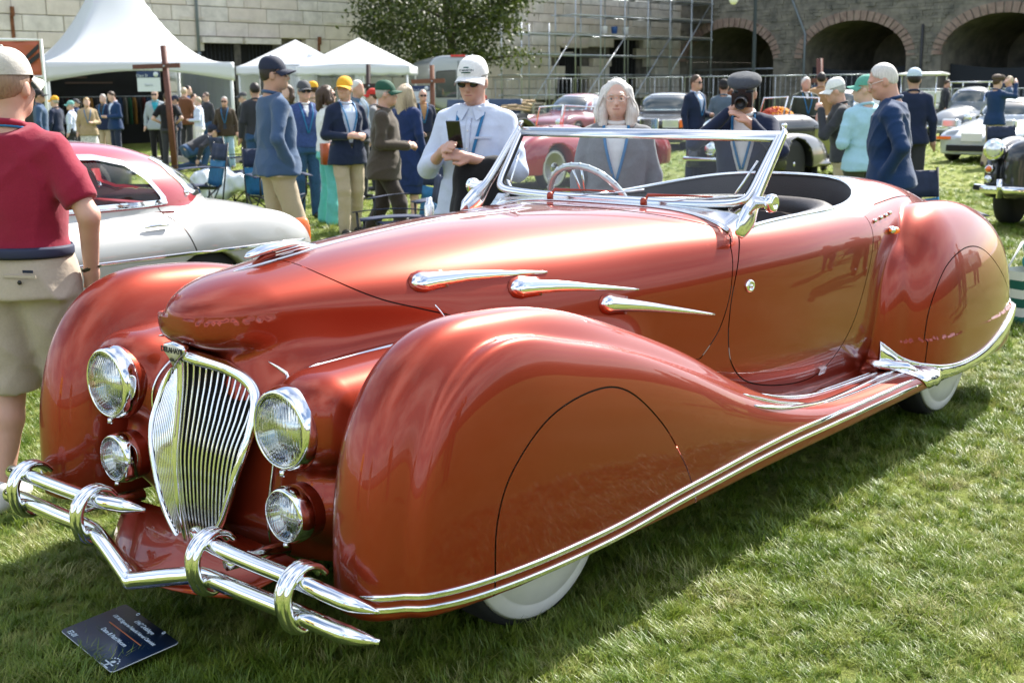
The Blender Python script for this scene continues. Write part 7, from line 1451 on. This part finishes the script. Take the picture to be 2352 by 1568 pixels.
            put(mb, 'loose_hair', hm)['kind'] = 'stuff'
    if cap:
        cc = head + Rh @ np.array([0, -.006, .040 if capkind == 'cap' else .026]); mb = cap_mesh(Rh, cc, None, capkind, 1.0); put(mb, 'cap' if capkind == 'cap' else 'flat_cap', CAPM[cap] if isinstance(cap, str) else cap)
    if glasses:
        mb = MB(); fr = SHADES if glasses != 'clear' else mat('clear frame', (.62, .52, .48), .2)
        for sd in (1, -1):
            c = head + Rh @ np.array([sd * .034, .094, .006])
            ring = [tuple(c + Rh @ np.array([.027 * cos(a), -.006 * abs(cos(a)), .021 * sin(a)])) for a in np.linspace(0, 2 * pi, 17)[:-1]]
            mb.tube(ring, .0026, 6, closed=True)
            if glasses == 'dark': mb.add(ring, [tuple(range(16))], False)
            mb.tube([tuple(head + Rh @ np.array([sd * .060, .090, .010])), tuple(head + Rh @ np.array([sd * .080, .06, .012])), tuple(head + Rh @ np.array([sd * .083, -.02, .006]))], .003, 6)
        mb.tube([tuple(head + Rh @ np.array([-.010, .102, .010])), tuple(head + Rh @ np.array([.010, .102, .010]))], .0025, 6)
        put(mb, 'sunglasses' if glasses == 'dark' else 'glasses', fr)
    if detail:
        eyew = mat('eye white', (.75, .73, .70), .25, coat=.5); iris = mat('iris', (.03, .045, .06), .2, coat=.6); brow = HAIR.get(hair or 'grey'); lip = mat('lip', (.42, .17, .14), .5); lid = SKIN[skin]
        for sd in (1, -1):
            c = head + Rh @ np.array([sd * .032, .0785, .004]); eo = put(MB().sphere(tuple(c), (.0125, .010, .0085), Matrix(Rh.tolist())), 'eye', eyew); put(MB().sphere(tuple(c + Rh @ np.array([0, .0085, -.001])), (.0055, .003, .0055), Matrix(Rh.tolist()), 10, 6), 'iris', iris, eo)
            put(MB().tube([tuple(c + Rh @ np.array([-.015, .008, .003])), tuple(c + Rh @ np.array([0, .0115, .0085])), tuple(c + Rh @ np.array([.015, .006, .003]))], .0032, 6), 'eyelid', lid)
            put(MB().tube([tuple(c + Rh @ np.array([-.017 * 1, .011, .019])), tuple(c + Rh @ np.array([0, .015, .024])), tuple(c + Rh @ np.array([.018, .008, .019]))], .0032, 6), 'eyebrow', brow)
        put(MB().tube([tuple(head + Rh @ np.array([x, .0965 - 2.6 * x * x * 3, -.062 + (2.0 * x * x if detail == 'smile' else -1.0 * x * x)])) for x in np.linspace(-.025, .025, 9)], [.0015, .0028, .0036, .0036, .003, .0036, .0036, .0028, .0015], 6), 'mouth', lip)
    if lanyard:
        lyy = lambda z: float(np.interp(z, [q[0] for q in tt], [q[2] + q[3] for q in tt])) + (.016 if sleeve != 'coat' else .028) + .008; pts = []
        for sx in (-1, 1):
            pts.append([tuple(pel + Rb @ np.array(p)) for p in ((sx * .068, -.035, .55), (sx * .080, .055, .52), (sx * .066, lyy(.40), .40), (sx * .038, lyy(.28), .28), (.006 * sx, lyy(.16), .16))])
        mb = MB()
        for p in pts: mb.tube([tuple(v) for v in cr_spline(p, 4)], .0095, 6, flat=(1, .3), up=(1, 0, 0))
        put(mb, 'lanyard', LANYARD)
        if lanyard == 'badge': put(MB().box(tuple(pel + Rb @ np.array([0, lyy(.09) + .01, .085])), (.075, .006, .115), Matrix(Rb.tolist())), 'name_badge', BADGE)
    root['_s'] = s; info = dict(root=root, head=head * s, Rh=Rh, arm={k: tuple(np.array(v) * s for v in a) for k, a in ARM.items()}, pel=pel * s, Rb=Rb, s=s, put=put)
    return info
def att(info, name, label, cat, mb, m, grp=None):
    """a held thing: placed where the hand is, but its own top-level object"""
    r = info['root']; M = Matrix.Translation(r.location) @ Matrix.Rotation(r.rotation_euler.z, 4, 'Z'); mb.v = [tuple(M @ Vector(p)) for p in mb.v]
    c = sum((Vector(p) for p in mb.v), Vector()) / len(mb.v); mb.v = [tuple(Vector(p) - c) for p in mb.v]; o = mb.build(name, m, None, c); return tag(o, label, cat, grp)
# ------------------------------------------------------------------ the visitors
def at(x, D): p = px(x, 300, D); return (p.x, p.y)
def hgt(ytop, D): return CAM_H + D * (203.5 - ytop) / 2765.9
def P(label, x, ytop, D, face, q=None, cap_extra=0.0, **k):
    h = hgt(ytop, D) / 1.0; k.setdefault('shoes', BLACKSHOE)
    if k.get('cap'): h -= .02
    return person(label, at(x, D), face, h, q or (.0095 if D < 9.5 else .0125 if D < 15 else .019 if D < 25 else .024), **k)
TOWARD, AWAY, RIGHT, LEFT = pi, 0.0, -pi / 2, pi / 2
# near the coral car
i = P('man in burgundy polo, stone shorts and off-white cap, back to us, far left', 24, 103, 4.42, -.22, .0085, skin='ruddy', top=CL['burgundy'], sleeve='short', hem=1.0, bottom=CL['stone'], blen='shorts', hair='stubble', cap='oat', R=((.315, -.03, 1.16), (.245, .07, .93)), L='down', shoes=WHITESHOE, belt=mat('striped belt', (.02, .025, .06), .7), build=1.10, lanyard=False, legs='step')
s_ = i['s']; wrp = i['arm'][1][2] / s_; elp = i['arm'][1][1] / s_; wc = elp + (wrp - elp) * .93; i['put'](MB().tube([tuple(wc + np.array(Matrix.Rotation(0, 3, 'X')) @ np.array([.031 * cos(a), .031 * sin(a), .01 * cos(a)])) for a in np.linspace(0, 2 * pi, 20)[:-1]], .008, 6, closed=True, flat=(1.2, .5)), 'wrist_band', mat('black gold band', (.03, .025, .012), .4), i['root'])
hd, Rh = i['head'] / s_, i['Rh']; i['put'](MB().tube([tuple(hd + Rh @ np.array([.083 * sin(a), -.006 - .104 * cos(a), .012])) for a in np.linspace(-.75, .75, 11)], .013, 6, flat=(1, .35), up=(0, 0, 1)), 'cap_strap', CAPM['navy'], i['root'])
i['put'](MB().tube([tuple(i['pel'] / s_ + np.array([.072 * cos(a), .066 * sin(a) - .014, .535 - .012 * sin(a)])) for a in np.linspace(pi * .9, 2.1 * pi, 14)], .012, 6, flat=(1, .4)), 'lanyard', LANYARD, i['root'])
i['put'](MB().box(tuple(i['pel'] / s_ + np.array([.085, -.128 * 1.1 - .012, -.005])), (.14, .004, .010)), 'pocket_welt', CL['stone'], i['root']); i['put'](MB().lathe([(.009, 0), (.007, .004), (0, .004)], tuple(i['pel'] / s_ + np.array([.085, -.128 * 1.1 - .012, -.028])), Matrix.Rotation(pi / 2, 3, 'X'), 10), 'button', BLACKSHOE, i['root']); i['put'](MB().box(tuple(i['pel'] / s_ + np.array([.125, -.128 * 1.1 - .014, .014])), (.042, .004, .010)), 'pocket_label', CAPM['navy'], i['root'])
w5 = P('older man in white cap and pale blue shirt looking at his phone', 1092, 131, 7.05, TOWARD - .30, .0085, skin='ruddy', top=CL['paleblue'], sleeve='rolled', hem=.86, bottom=CL['jeans'], hair='white', cap='white', R=((.275, .06, 1.13), (.10, .30, 1.235)), L=((-.29, .10, 1.12), (-.07, .30, 1.20)), glasses='dark', lanyard='badge', nod=.16, detail=True, build=1.14)
s5 = w5['s']; hc = (w5['arm'][1][3] + w5['arm'][-1][3]) / 2
att(w5, 'mobile_phone', 'black mobile phone held up by the white-capped man', 'phone', MB().box(tuple(np.array([.01, .335, 1.335]) * s5), (.078, .011, .158), Matrix.Rotation(-.35, 3, 'X')), PHONE)
jk = Blob((-.5, -.1, .45), (.1, .6, 1.35), .014); rr = np.random.default_rng(8)
for k in range(7): a_ = np.array([-.20 + .035 * k, .20 + .02 * (k % 2), 1.12 - .005 * k]); jk.cap(a_ + np.array([0, .03, .05]), a_ + np.array([-.05 + .016 * k, .04 + .02 * (k % 3), -.42 - .06 * (k % 3)]), .046, .055, .03)
jk.wrinkle(.010, 30, 3); me = jk.mesh('folded_jacket'); me.transform(Matrix.Scale(s5, 4)); o = link('folded_jacket', me, CL['black'], None, w5['root'].location); o.rotation_euler = w5['root'].rotation_euler; tag(o, 'black jacket draped over the arm of the white-capped man', 'jacket')
hd, Rh = w5['head'] / s5, w5['Rh']; p5, b5 = w5['pel'] / s5, w5['Rb']
yy5 = lambda z: float(np.interp(z, [q[0] for q in TORSO], [q[2] * (1.14 if q[0] < .3 else 1) + q[3] + .0084 * (0 <= q[0] <= .3) for q in TORSO])) + .022
w5['put'](MB().tube([tuple(p5 + b5 @ np.array([0, yy5(z), z])) for z in np.linspace(.47, -.08, 14)], .016, 6, flat=(1, .22), up=(1, 0, 0)), 'placket', CL['paleblue'], w5['root'])
for z in (.40, .30, .20, .10): w5['put'](MB().sphere(tuple(p5 + b5 @ np.array([0, yy5(z) + .005, z])), .0055, None, 8, 5), 'button', CL['white'], w5['root'])
w5['put'](MB().box(tuple(p5 + b5 @ np.array([-.095, yy5(.31) - .008, .36])), (.11, .006, .012), Matrix.Rotation(.25, 3, 'Z')), 'pocket_flap', CL['paleblue'], w5['root'])
for sx in (-1, 1): w5['put'](MB().add([tuple(p5 + b5 @ np.array(v)) for v in ((sx * .012, .082, .525), (sx * .075, .045, .555), (sx * .085, .085, .49), (sx * .045, .120, .455))], [(0, 1, 2, 3)], False), 'collar_flap', CL['paleblue'], w5['root'])
for body, sz, dz, mm in (('ST MAARTEN', .0165, .062, mat('cap ink', (.03, .05, .06), .7)), ):
    tm = text_mesh(body, sz, .0006, spacing=.9, bold=.0004)
    for v in tm.vertices: a_ = v.co.x / .10; v.co.z += .10 * (cos(a_) - 1); v.co.x = .10 * sin(a_)
    o = link('cap_lettering', tm, mm, w5['root']); f = Matrix.Rotation(pi, 4, 'Z') @ Matrix.Rotation(pi / 2 - .30, 4, 'X'); o.matrix_basis = Matrix.Scale(s5, 4) @ Matrix.Translation(hd + Rh @ np.array([0, .1045, .082])) @ Matrix(Rh.tolist()).to_4x4() @ f
i_ = w5; i_['put'](MB().box(tuple(hd + Rh @ np.array([0, .1060, .069])), (.055, .004, .006), Matrix(Rh.tolist()) @ Matrix.Rotation(-.2, 3, 'X')), 'cap_stripe', mat('cap green', (.02, .20, .09), .7), w5['root']); i_['put'](MB().box(tuple(hd + Rh @ np.array([0, .099, .097])), (.030, .004, .006), Matrix(Rh.tolist()) @ Matrix.Rotation(.5, 3, 'X')), 'cap_palm', mat('cap dark green', (.02, .09, .07), .7), w5['root'])
P('woman with long grey hair, clear glasses and grey jacket behind the windscreen', 1416, 186, 7.25, TOWARD - .12, .0085, skin='pale', top=CL['grey'], sleeve='coat', hem=.70, bottom=CL['jeans'], hair='white', hairstyle='bob', glasses='clear', lanyard=True, shirt=CL['white'], shirtdeep=.34, detail='smile')
w7 = P('photographer in checked flat cap and navy jacket raising his camera', 1712, 172, 8.35, TOWARD - .30, .009, skin='ruddy', top=CL['navy'], sleeve='coat', hem=.80, bottom=CL['navychino'], hair='grey', cap=CL['check'], capkind='flat', R=((.34, .22, 1.27), (.085, .255, 1.50)), L=((-.28, .28, 1.22), (-.06, .34, 1.42)), lean=.16, nod=.12, shirt=CL['white'], shirtdeep=.48, lanyard=True, build=1.10)
c7 = w7['head'] + w7['Rh'] @ np.array([0, .135, -.012]) * w7['s']; R7 = Matrix(w7['Rh'].tolist()); cb = MB().box(tuple(c7), (.135, .06, .095), R7); cb.lathe([(.040, 0), (.042, .04), (.040, .075), (.034, .078), (.032, .055), (0, .05)], tuple(c7 + w7['Rh'] @ np.array([0, .03, -.008])), R7 @ Matrix.Rotation(-pi / 2, 3, 'X'), 18); cb.box(tuple(c7 + w7['Rh'] @ np.array([0, .0, .058])), (.05, .05, .03), R7)
att(w7, 'camera_body', 'black camera held to the face of the flat-capped photographer', 'camera', cb, mat('camera black', (.012, .012, .013), .35))
P('grey-haired man in navy zip sweater and glasses looking down, right of the tail', 2052, 152, 8.6, LEFT - .35, .009, skin='ruddy', top=CL['royal'], hem=.86, bottom=CL['navychino'], hair='white', glasses='clear', R='pocket', L='pocket', nod=.35, lean=.06, build=1.12, turn=.15)
P('man in light blue fleece and green trousers seen from behind', 1985, 180, 11.0, AWAY + .3, skin='pale', top=CL['skyblue'], hem=.86, bottom=CL['olive'], hair='fair', cap='mint', R='down', L='front', turn=.9)
P('man in white cap and dark jacket leaning over the black tourer', 1940, 183, 12.2, LEFT - .2, skin='ruddy', top=CL['charcoal'], hem=.88, bottom=CL['khaki'], hair='grey', cap='white', L='chin', lean=.12, nod=.25)
P('man in navy cap half hidden behind the navy sweater', 2093, 166, 15.0, AWAY - .2, skin='tan', top=CL['navy'], hem=.85, bottom=CL['charcoal'], hair='dark', cap='paleblue')
P('tall man in slate blue blazer and navy cap with a hand in his khakis', 632, 127, 9.9, -1.05, skin='tan', q=.0095, top=CL['blueblazer'], hem=.86, bottom=CL['khaki'], hair='dark', cap='navy', glasses='dark', R='pocket', L='down', shirt=None, build=1.10, legs='step', turn=-.45)
P('man in yellow cap, navy blazer and khakis clasping his hands', 796, 172, 13.2, TOWARD + .55, skin='ruddy', top=CL['navy'], hem=.80, bottom=CL['khaki'], hair='grey', cap='yellow', R='front', L='front', shirt=CL['paleblue'], shirtdeep=.48, lanyard=True, belt=BLACKSHOE, legs='step', turn=-.75)
P('walking man in brown tweed jacket and dark green cap', 880, 181, 11.7, RIGHT, skin='ruddy', top=CL['tweed'], hem=.77, bottom=CL['brown'], hair='grey', cap='green', R='front', L='front', glasses='clear', legs='walk', build=1.10, lean=.05, shoes=LEATHERSHOE)
P('man in denim jacket, blue cap and dark glasses with hands in pockets', 702, 180, 15.0, TOWARD + .45, skin='ruddy', top=CL['denimjacket'], hem=.92, bottom=CL['jeans'], hair='grey', cap='grey', glasses='dark', R='pocket', L='pocket', shirt=CL['white'], shirtdeep=.14, lanyard=True)
wq = P('woman in turquoise trousers and white top behind the yellow-capped man', 752, 192, 14.3, RIGHT + .4, skin='pale', top=CL['white'], hem=.93, bottom=CL['turquoise'], hair='brown', hairstyle='bob', L='reach', legs='wide', fall=1.6, glasses='dark', shoes=WHITESHOE)
att(wq, 'shoulder_bag', 'orange leather bag hanging behind the yellow-capped man', 'bag', MB().loft([[(x * 1.0 + .30, -.10 + .05 * sy, z) for x, sy in ((-.09, -1), (.09, -1), (.09, 1), (-.09, 1))] for z in (.72, .96)]), mat('orange leather', (.40, .08, .02), .5))
P('woman with long blond hair in a navy coat dress beside the antique car', 934, 191, 14.2, RIGHT + .9, skin='pale', top=CL['midnight'], sleeve='coat', hem=.50, bottom=CL['midnight'], blen='skirt', hair='fair', hairstyle='long', L='front')
P('white-haired man behind the yellow-capped man', 824, 181, 17.5, RIGHT - .5, skin='ruddy', top=CL['bluegrey'], hair='white', bottom=CL['charcoal'], lanyard=True)
P('person in red cap behind the green-capped man', 858, 199, 19.0, LEFT, skin='pale', top=CL['grey'], hair='brown', cap='red', bottom=CL['charcoal'])
P('dark-haired man just left of the blue blazer', 590, 184, 19.0, AWAY + .5, skin='tan', top=CL['charcoal'], hair='dark', bottom=CL['jeans'])
P('brown-haired woman between the denim jacket and the blue blazer', 664, 188, 18.0, TOWARD - .4, skin='pale', top=CL['olive'], hair='brown', hairstyle='bob', bottom=CL['jeans'])
P('person in yellow knit cap behind the denim jacket', 722, 182, 20.0, AWAY + .8, skin='pale', top=CL['beige'], hair='brown', cap='yellow', bottom=CL['jeans'])
P('man with grey crop in front of the van, wearing dark glasses and a dark coat', 973, 203, 21.5, TOWARD + .2, skin='ruddy', top=CL['navy'], sleeve='coat', shirt=CL['tan'], hair='grey', hairstyle='receding', glasses='dark', bottom=CL['charcoal'], lanyard=True)
# middle right
P('young man in navy suit and sunglasses holding a cup', 1596, 177, 19.5, TOWARD + .75, skin='ruddy', top=CL['navy'], hem=.80, bottom=CL['navychino'], hair='brown', glasses='dark', shirt=CL['paleblue'], shirtdeep=.32, L='front', lanyard=True)
P('man in grey-blue suit and dark cap seen from behind', 1660, 186, 20.5, AWAY - .25, skin='tan', top=CL['bluegrey'], hem=.80, bottom=CL['olive'], hair='dark', cap='black')
P('brown-haired person partly behind the flat cap', 1684, 180, 22.0, TOWARD + .3, skin='pale', top=CL['rust'], hair='brown', bottom=CL['charcoal'])
P('smiling white-haired man in dark green sweater beside the flower pot', 1847, 184, 21.5, TOWARD + .15, skin='ruddy', top=CL['darkgreen'], hem=.88, bottom=CL['charcoal'], hair='white', shirt=CL['white'], shirtdeep=.10, lanyard='badge', build=1.1)
P('man in tan jacket seen from behind, right of the green sweater', 1882, 174, 22.5, AWAY - .3, skin='tan', top=CL['tan'], sleeve='coat', hem=.78, bottom=CL['khaki'], hair='dark')
P('bald person sitting low in the black tourer', 1889, 268, 15.4, AWAY - .6, skin='ruddy', top=CL['charcoal'], bottom=CL['charcoal'], hair='white', hairstyle='receding') if False else None
P('man in navy blazer and flat cap photographing with raised hands', 2283, 183, 23.2, RIGHT + .5, skin='pale', q=.016, top=CL['royal'], hem=.82, bottom=CL['khaki'], hair='brown', cap='brown', capkind='flat', R='raised', L='raised', glasses='clear', legs='step', shoes=LEATHERSHOE)
P('fair-haired man in blue beyond the flat-capped photographer on the right', 2310, 186, 30.0, LEFT - .3, skin='ruddy', top=CL['blueblazer'], hair='fair', bottom=CL['navychino'], R='front')
P('man in dark coat standing beside the grey rounded car', 2166, 192, 37.0, RIGHT - .4, skin='ruddy', top=CL['charcoal'], sleeve='coat', hem=.75, bottom=CL['charcoal'], hair='brown', nod=.3)
# crowd before the marquee
for lab, x, y, D, f, kw in (
    ('man in black cap and blue jacket, nearest to the burgundy polo', 96, 193, 22.0, RIGHT + .3, dict(top=CL['blueblazer'], hair='dark', cap='black', bottom=CL['charcoal'], skin='tan')),
    ('man in yellow cap and navy jacket by the marquee', 131, 208, 25.0, LEFT - .3, dict(top=CL['navy'], hair='grey', cap='yellow', bottom=CL['charcoal'], lanyard=True, R='front')),
    ('man in teal cap and pale vest by the marquee', 167, 219, 27.0, LEFT, dict(top=CL['paleblue'], hair='grey', cap='teal', bottom=CL['charcoal'])),
    ('man in grey cap deep inside the marquee', 180, 215, 32.0, RIGHT, dict(top=CL['royal'], hair='grey', cap='grey', bottom=CL['charcoal'])),
    ('woman in belted beige jacket and speckled skirt holding a cup', 204, 213, 26.0, TOWARD + .35, dict(top=CL['beige'], sleeve='coat', hem=.80, hair='blond', hairstyle='fringe', bottom=CL['spot'], blen='skirt', L='front', lanyard=True, skin='pale')),
    ('man in navy blazer and tan trousers left of the navy-suited man', 242, 206, 29.0, TOWARD - .2, dict(top=CL['navy'], hair='grey', bottom=CL['khaki'], shirt=CL['charcoal'], lanyard=True, hem=.8)),
    ('young man in navy suit reading his phone before the marquee', 266, 199, 28.0, LEFT + .8, dict(top=CL['royal'], hem=.80, hair='brown', bottom=CL['navychino'], shirt=CL['paleblue'], L='front', R='front', nod=.35)),
    ('man in pale grey suit, teal shirt and sunglasses left of the cross', 361, 197, 27.5, TOWARD + .15, dict(top=CL['greysuit'], hem=.80, hair='fair', bottom=CL['black'], shirt=CL['darkteal'], glasses='dark')),
    ('man in black t-shirt standing behind the timber cross, hands on hips', 388, 203, 25.5, AWAY + .1, dict(top=CL['black'], sleeve='short', hem=.92, hair='brown', bottom=CL['charcoal'], R='hip', L='hip')),
    ('man in navy cap and navy jacket right of the timber cross', 407, 209, 28.5, LEFT + .4, dict(top=CL['navy'], hair='dark', cap='navy', bottom=CL['navychino'], skin='tan')),
    ('man in rust-brown blazer under the marquee edge', 428, 193, 30.5, AWAY - .2, dict(top=CL['rust'], hair='fair', bottom=CL['charcoal'], hem=.8)),
    ('dark-haired man in blue behind the rust-brown blazer', 437, 189, 32.5, RIGHT, dict(top=CL['royal'], hair='dark', bottom=CL['charcoal'])),
    ('woman in white behind the navy vest man', 449, 207, 31.0, RIGHT - .3, dict(top=CL['white'], hair='brown', bottom=CL['white'])),
    ('fair-haired man in navy vest and white sleeves', 459, 214, 28.0, LEFT + .1, dict(top=CL['paleblue'], hair='fair', bottom=CL['white'], L='front')),
    ('man in grey sweater and jeans facing the marquee', 478, 204, 29.5, LEFT + .9, dict(top=CL['charcoal'], hair='brown', bottom=CL['jeans'], glasses='dark')),
    ('man in brown leather jacket and light jeans walking toward us', 519, 214, 25.0, TOWARD + .1, dict(top=CL['darkbrown'], sleeve='coat', hem=.80, hair='grey', bottom=CL['lightjeans'], glasses='dark', shirt=CL['charcoal'], lanyard='badge', legs='step', skin='ruddy')),
    ('man in grey cap and dark jacket beside the marquee leg', 562, 204, 27.0, LEFT, dict(top=CL['black'], hair='grey', cap='grey', bottom=CL['charcoal']))):
    P(lab, x, y, D, f, **kw)
i = person('man in black top crouching over the grass right of the cross', at(436, 24.5), -.9, 1.74, .02, top=CL['charcoal'], bottom=CL['jeans'], hair='dark', cap='navy', legs='crouch', lean=1.15, R='low', L='low', shoes=BLACKSHOE, nod=-.3)
i = person('bald driver sitting low in the black tourer', TOURER_SEAT, 2.43, 1.74, .02, top=CL['charcoal'], bottom=CL['charcoal'], hair='white', hairstyle='receding', legs='sit', R='front', L='front', sink=.60)
# visitors standing outside the frame, seen only mirrored in the coral paint
for k, (lab, x, y, f, kw) in enumerate((
    ('man in dark jacket mirrored in the coral door', 6.3, 7.3, 1.9, dict(top=CL['charcoal'], hair='dark', cap='black', bottom=CL['charcoal'])),
    ('woman in grey coat mirrored in the coral door', 7.1, 7.0, 1.7, dict(top=CL['grey'], hair='brown', hairstyle='bob', bottom=CL['jeans'])),
    ('man in navy raising his arms, mirrored in the front wing', 2.9, .9, 1.0, dict(top=CL['navy'], hair='dark', bottom=CL['charcoal'], R='raised', L='raised')),
    ('man in dark polo mirrored in the front wing', 1.3, -1.6, .5, dict(top=CL['black'], hair='grey', bottom=CL['navychino'])),
    ('woman in red mirrored in the front wing', 4.6, -.8, .9, dict(top=CL['burgundy'], hair='dark', hairstyle='bob', bottom=CL['charcoal'])),
    ('man in khaki mirrored in the nose of the car', -2.6, -1.2, -.3, dict(top=CL['olive'], hair='grey', bottom=CL['khaki'])),
    ('man in yellow jacket mirrored in the headlights', -4.2, 1.2, -1.0, dict(top=mat('yellow raincoat', (.75, .45, .02), .6), sleeve='coat', hair='grey', bottom=CL['charcoal'])),
    ('man in blue mirrored in the rear wing', 9.5, 9.0, 1.8, dict(top=CL['royal'], hair='grey', bottom=CL['khaki'])),
    ('woman in white mirrored in the rear wing', 11.0, 10.6, 1.8, dict(top=CL['white'], hair='fair', hairstyle='bob', bottom=CL['navychino'])))):
    person(lab, (x, y), f, 1.72, .026, shoes=BLACKSHOE, **kw)
camp_chair('blue camp chair mirrored in the coral rear wing', (8.4, 7.9, 0), 1.2)
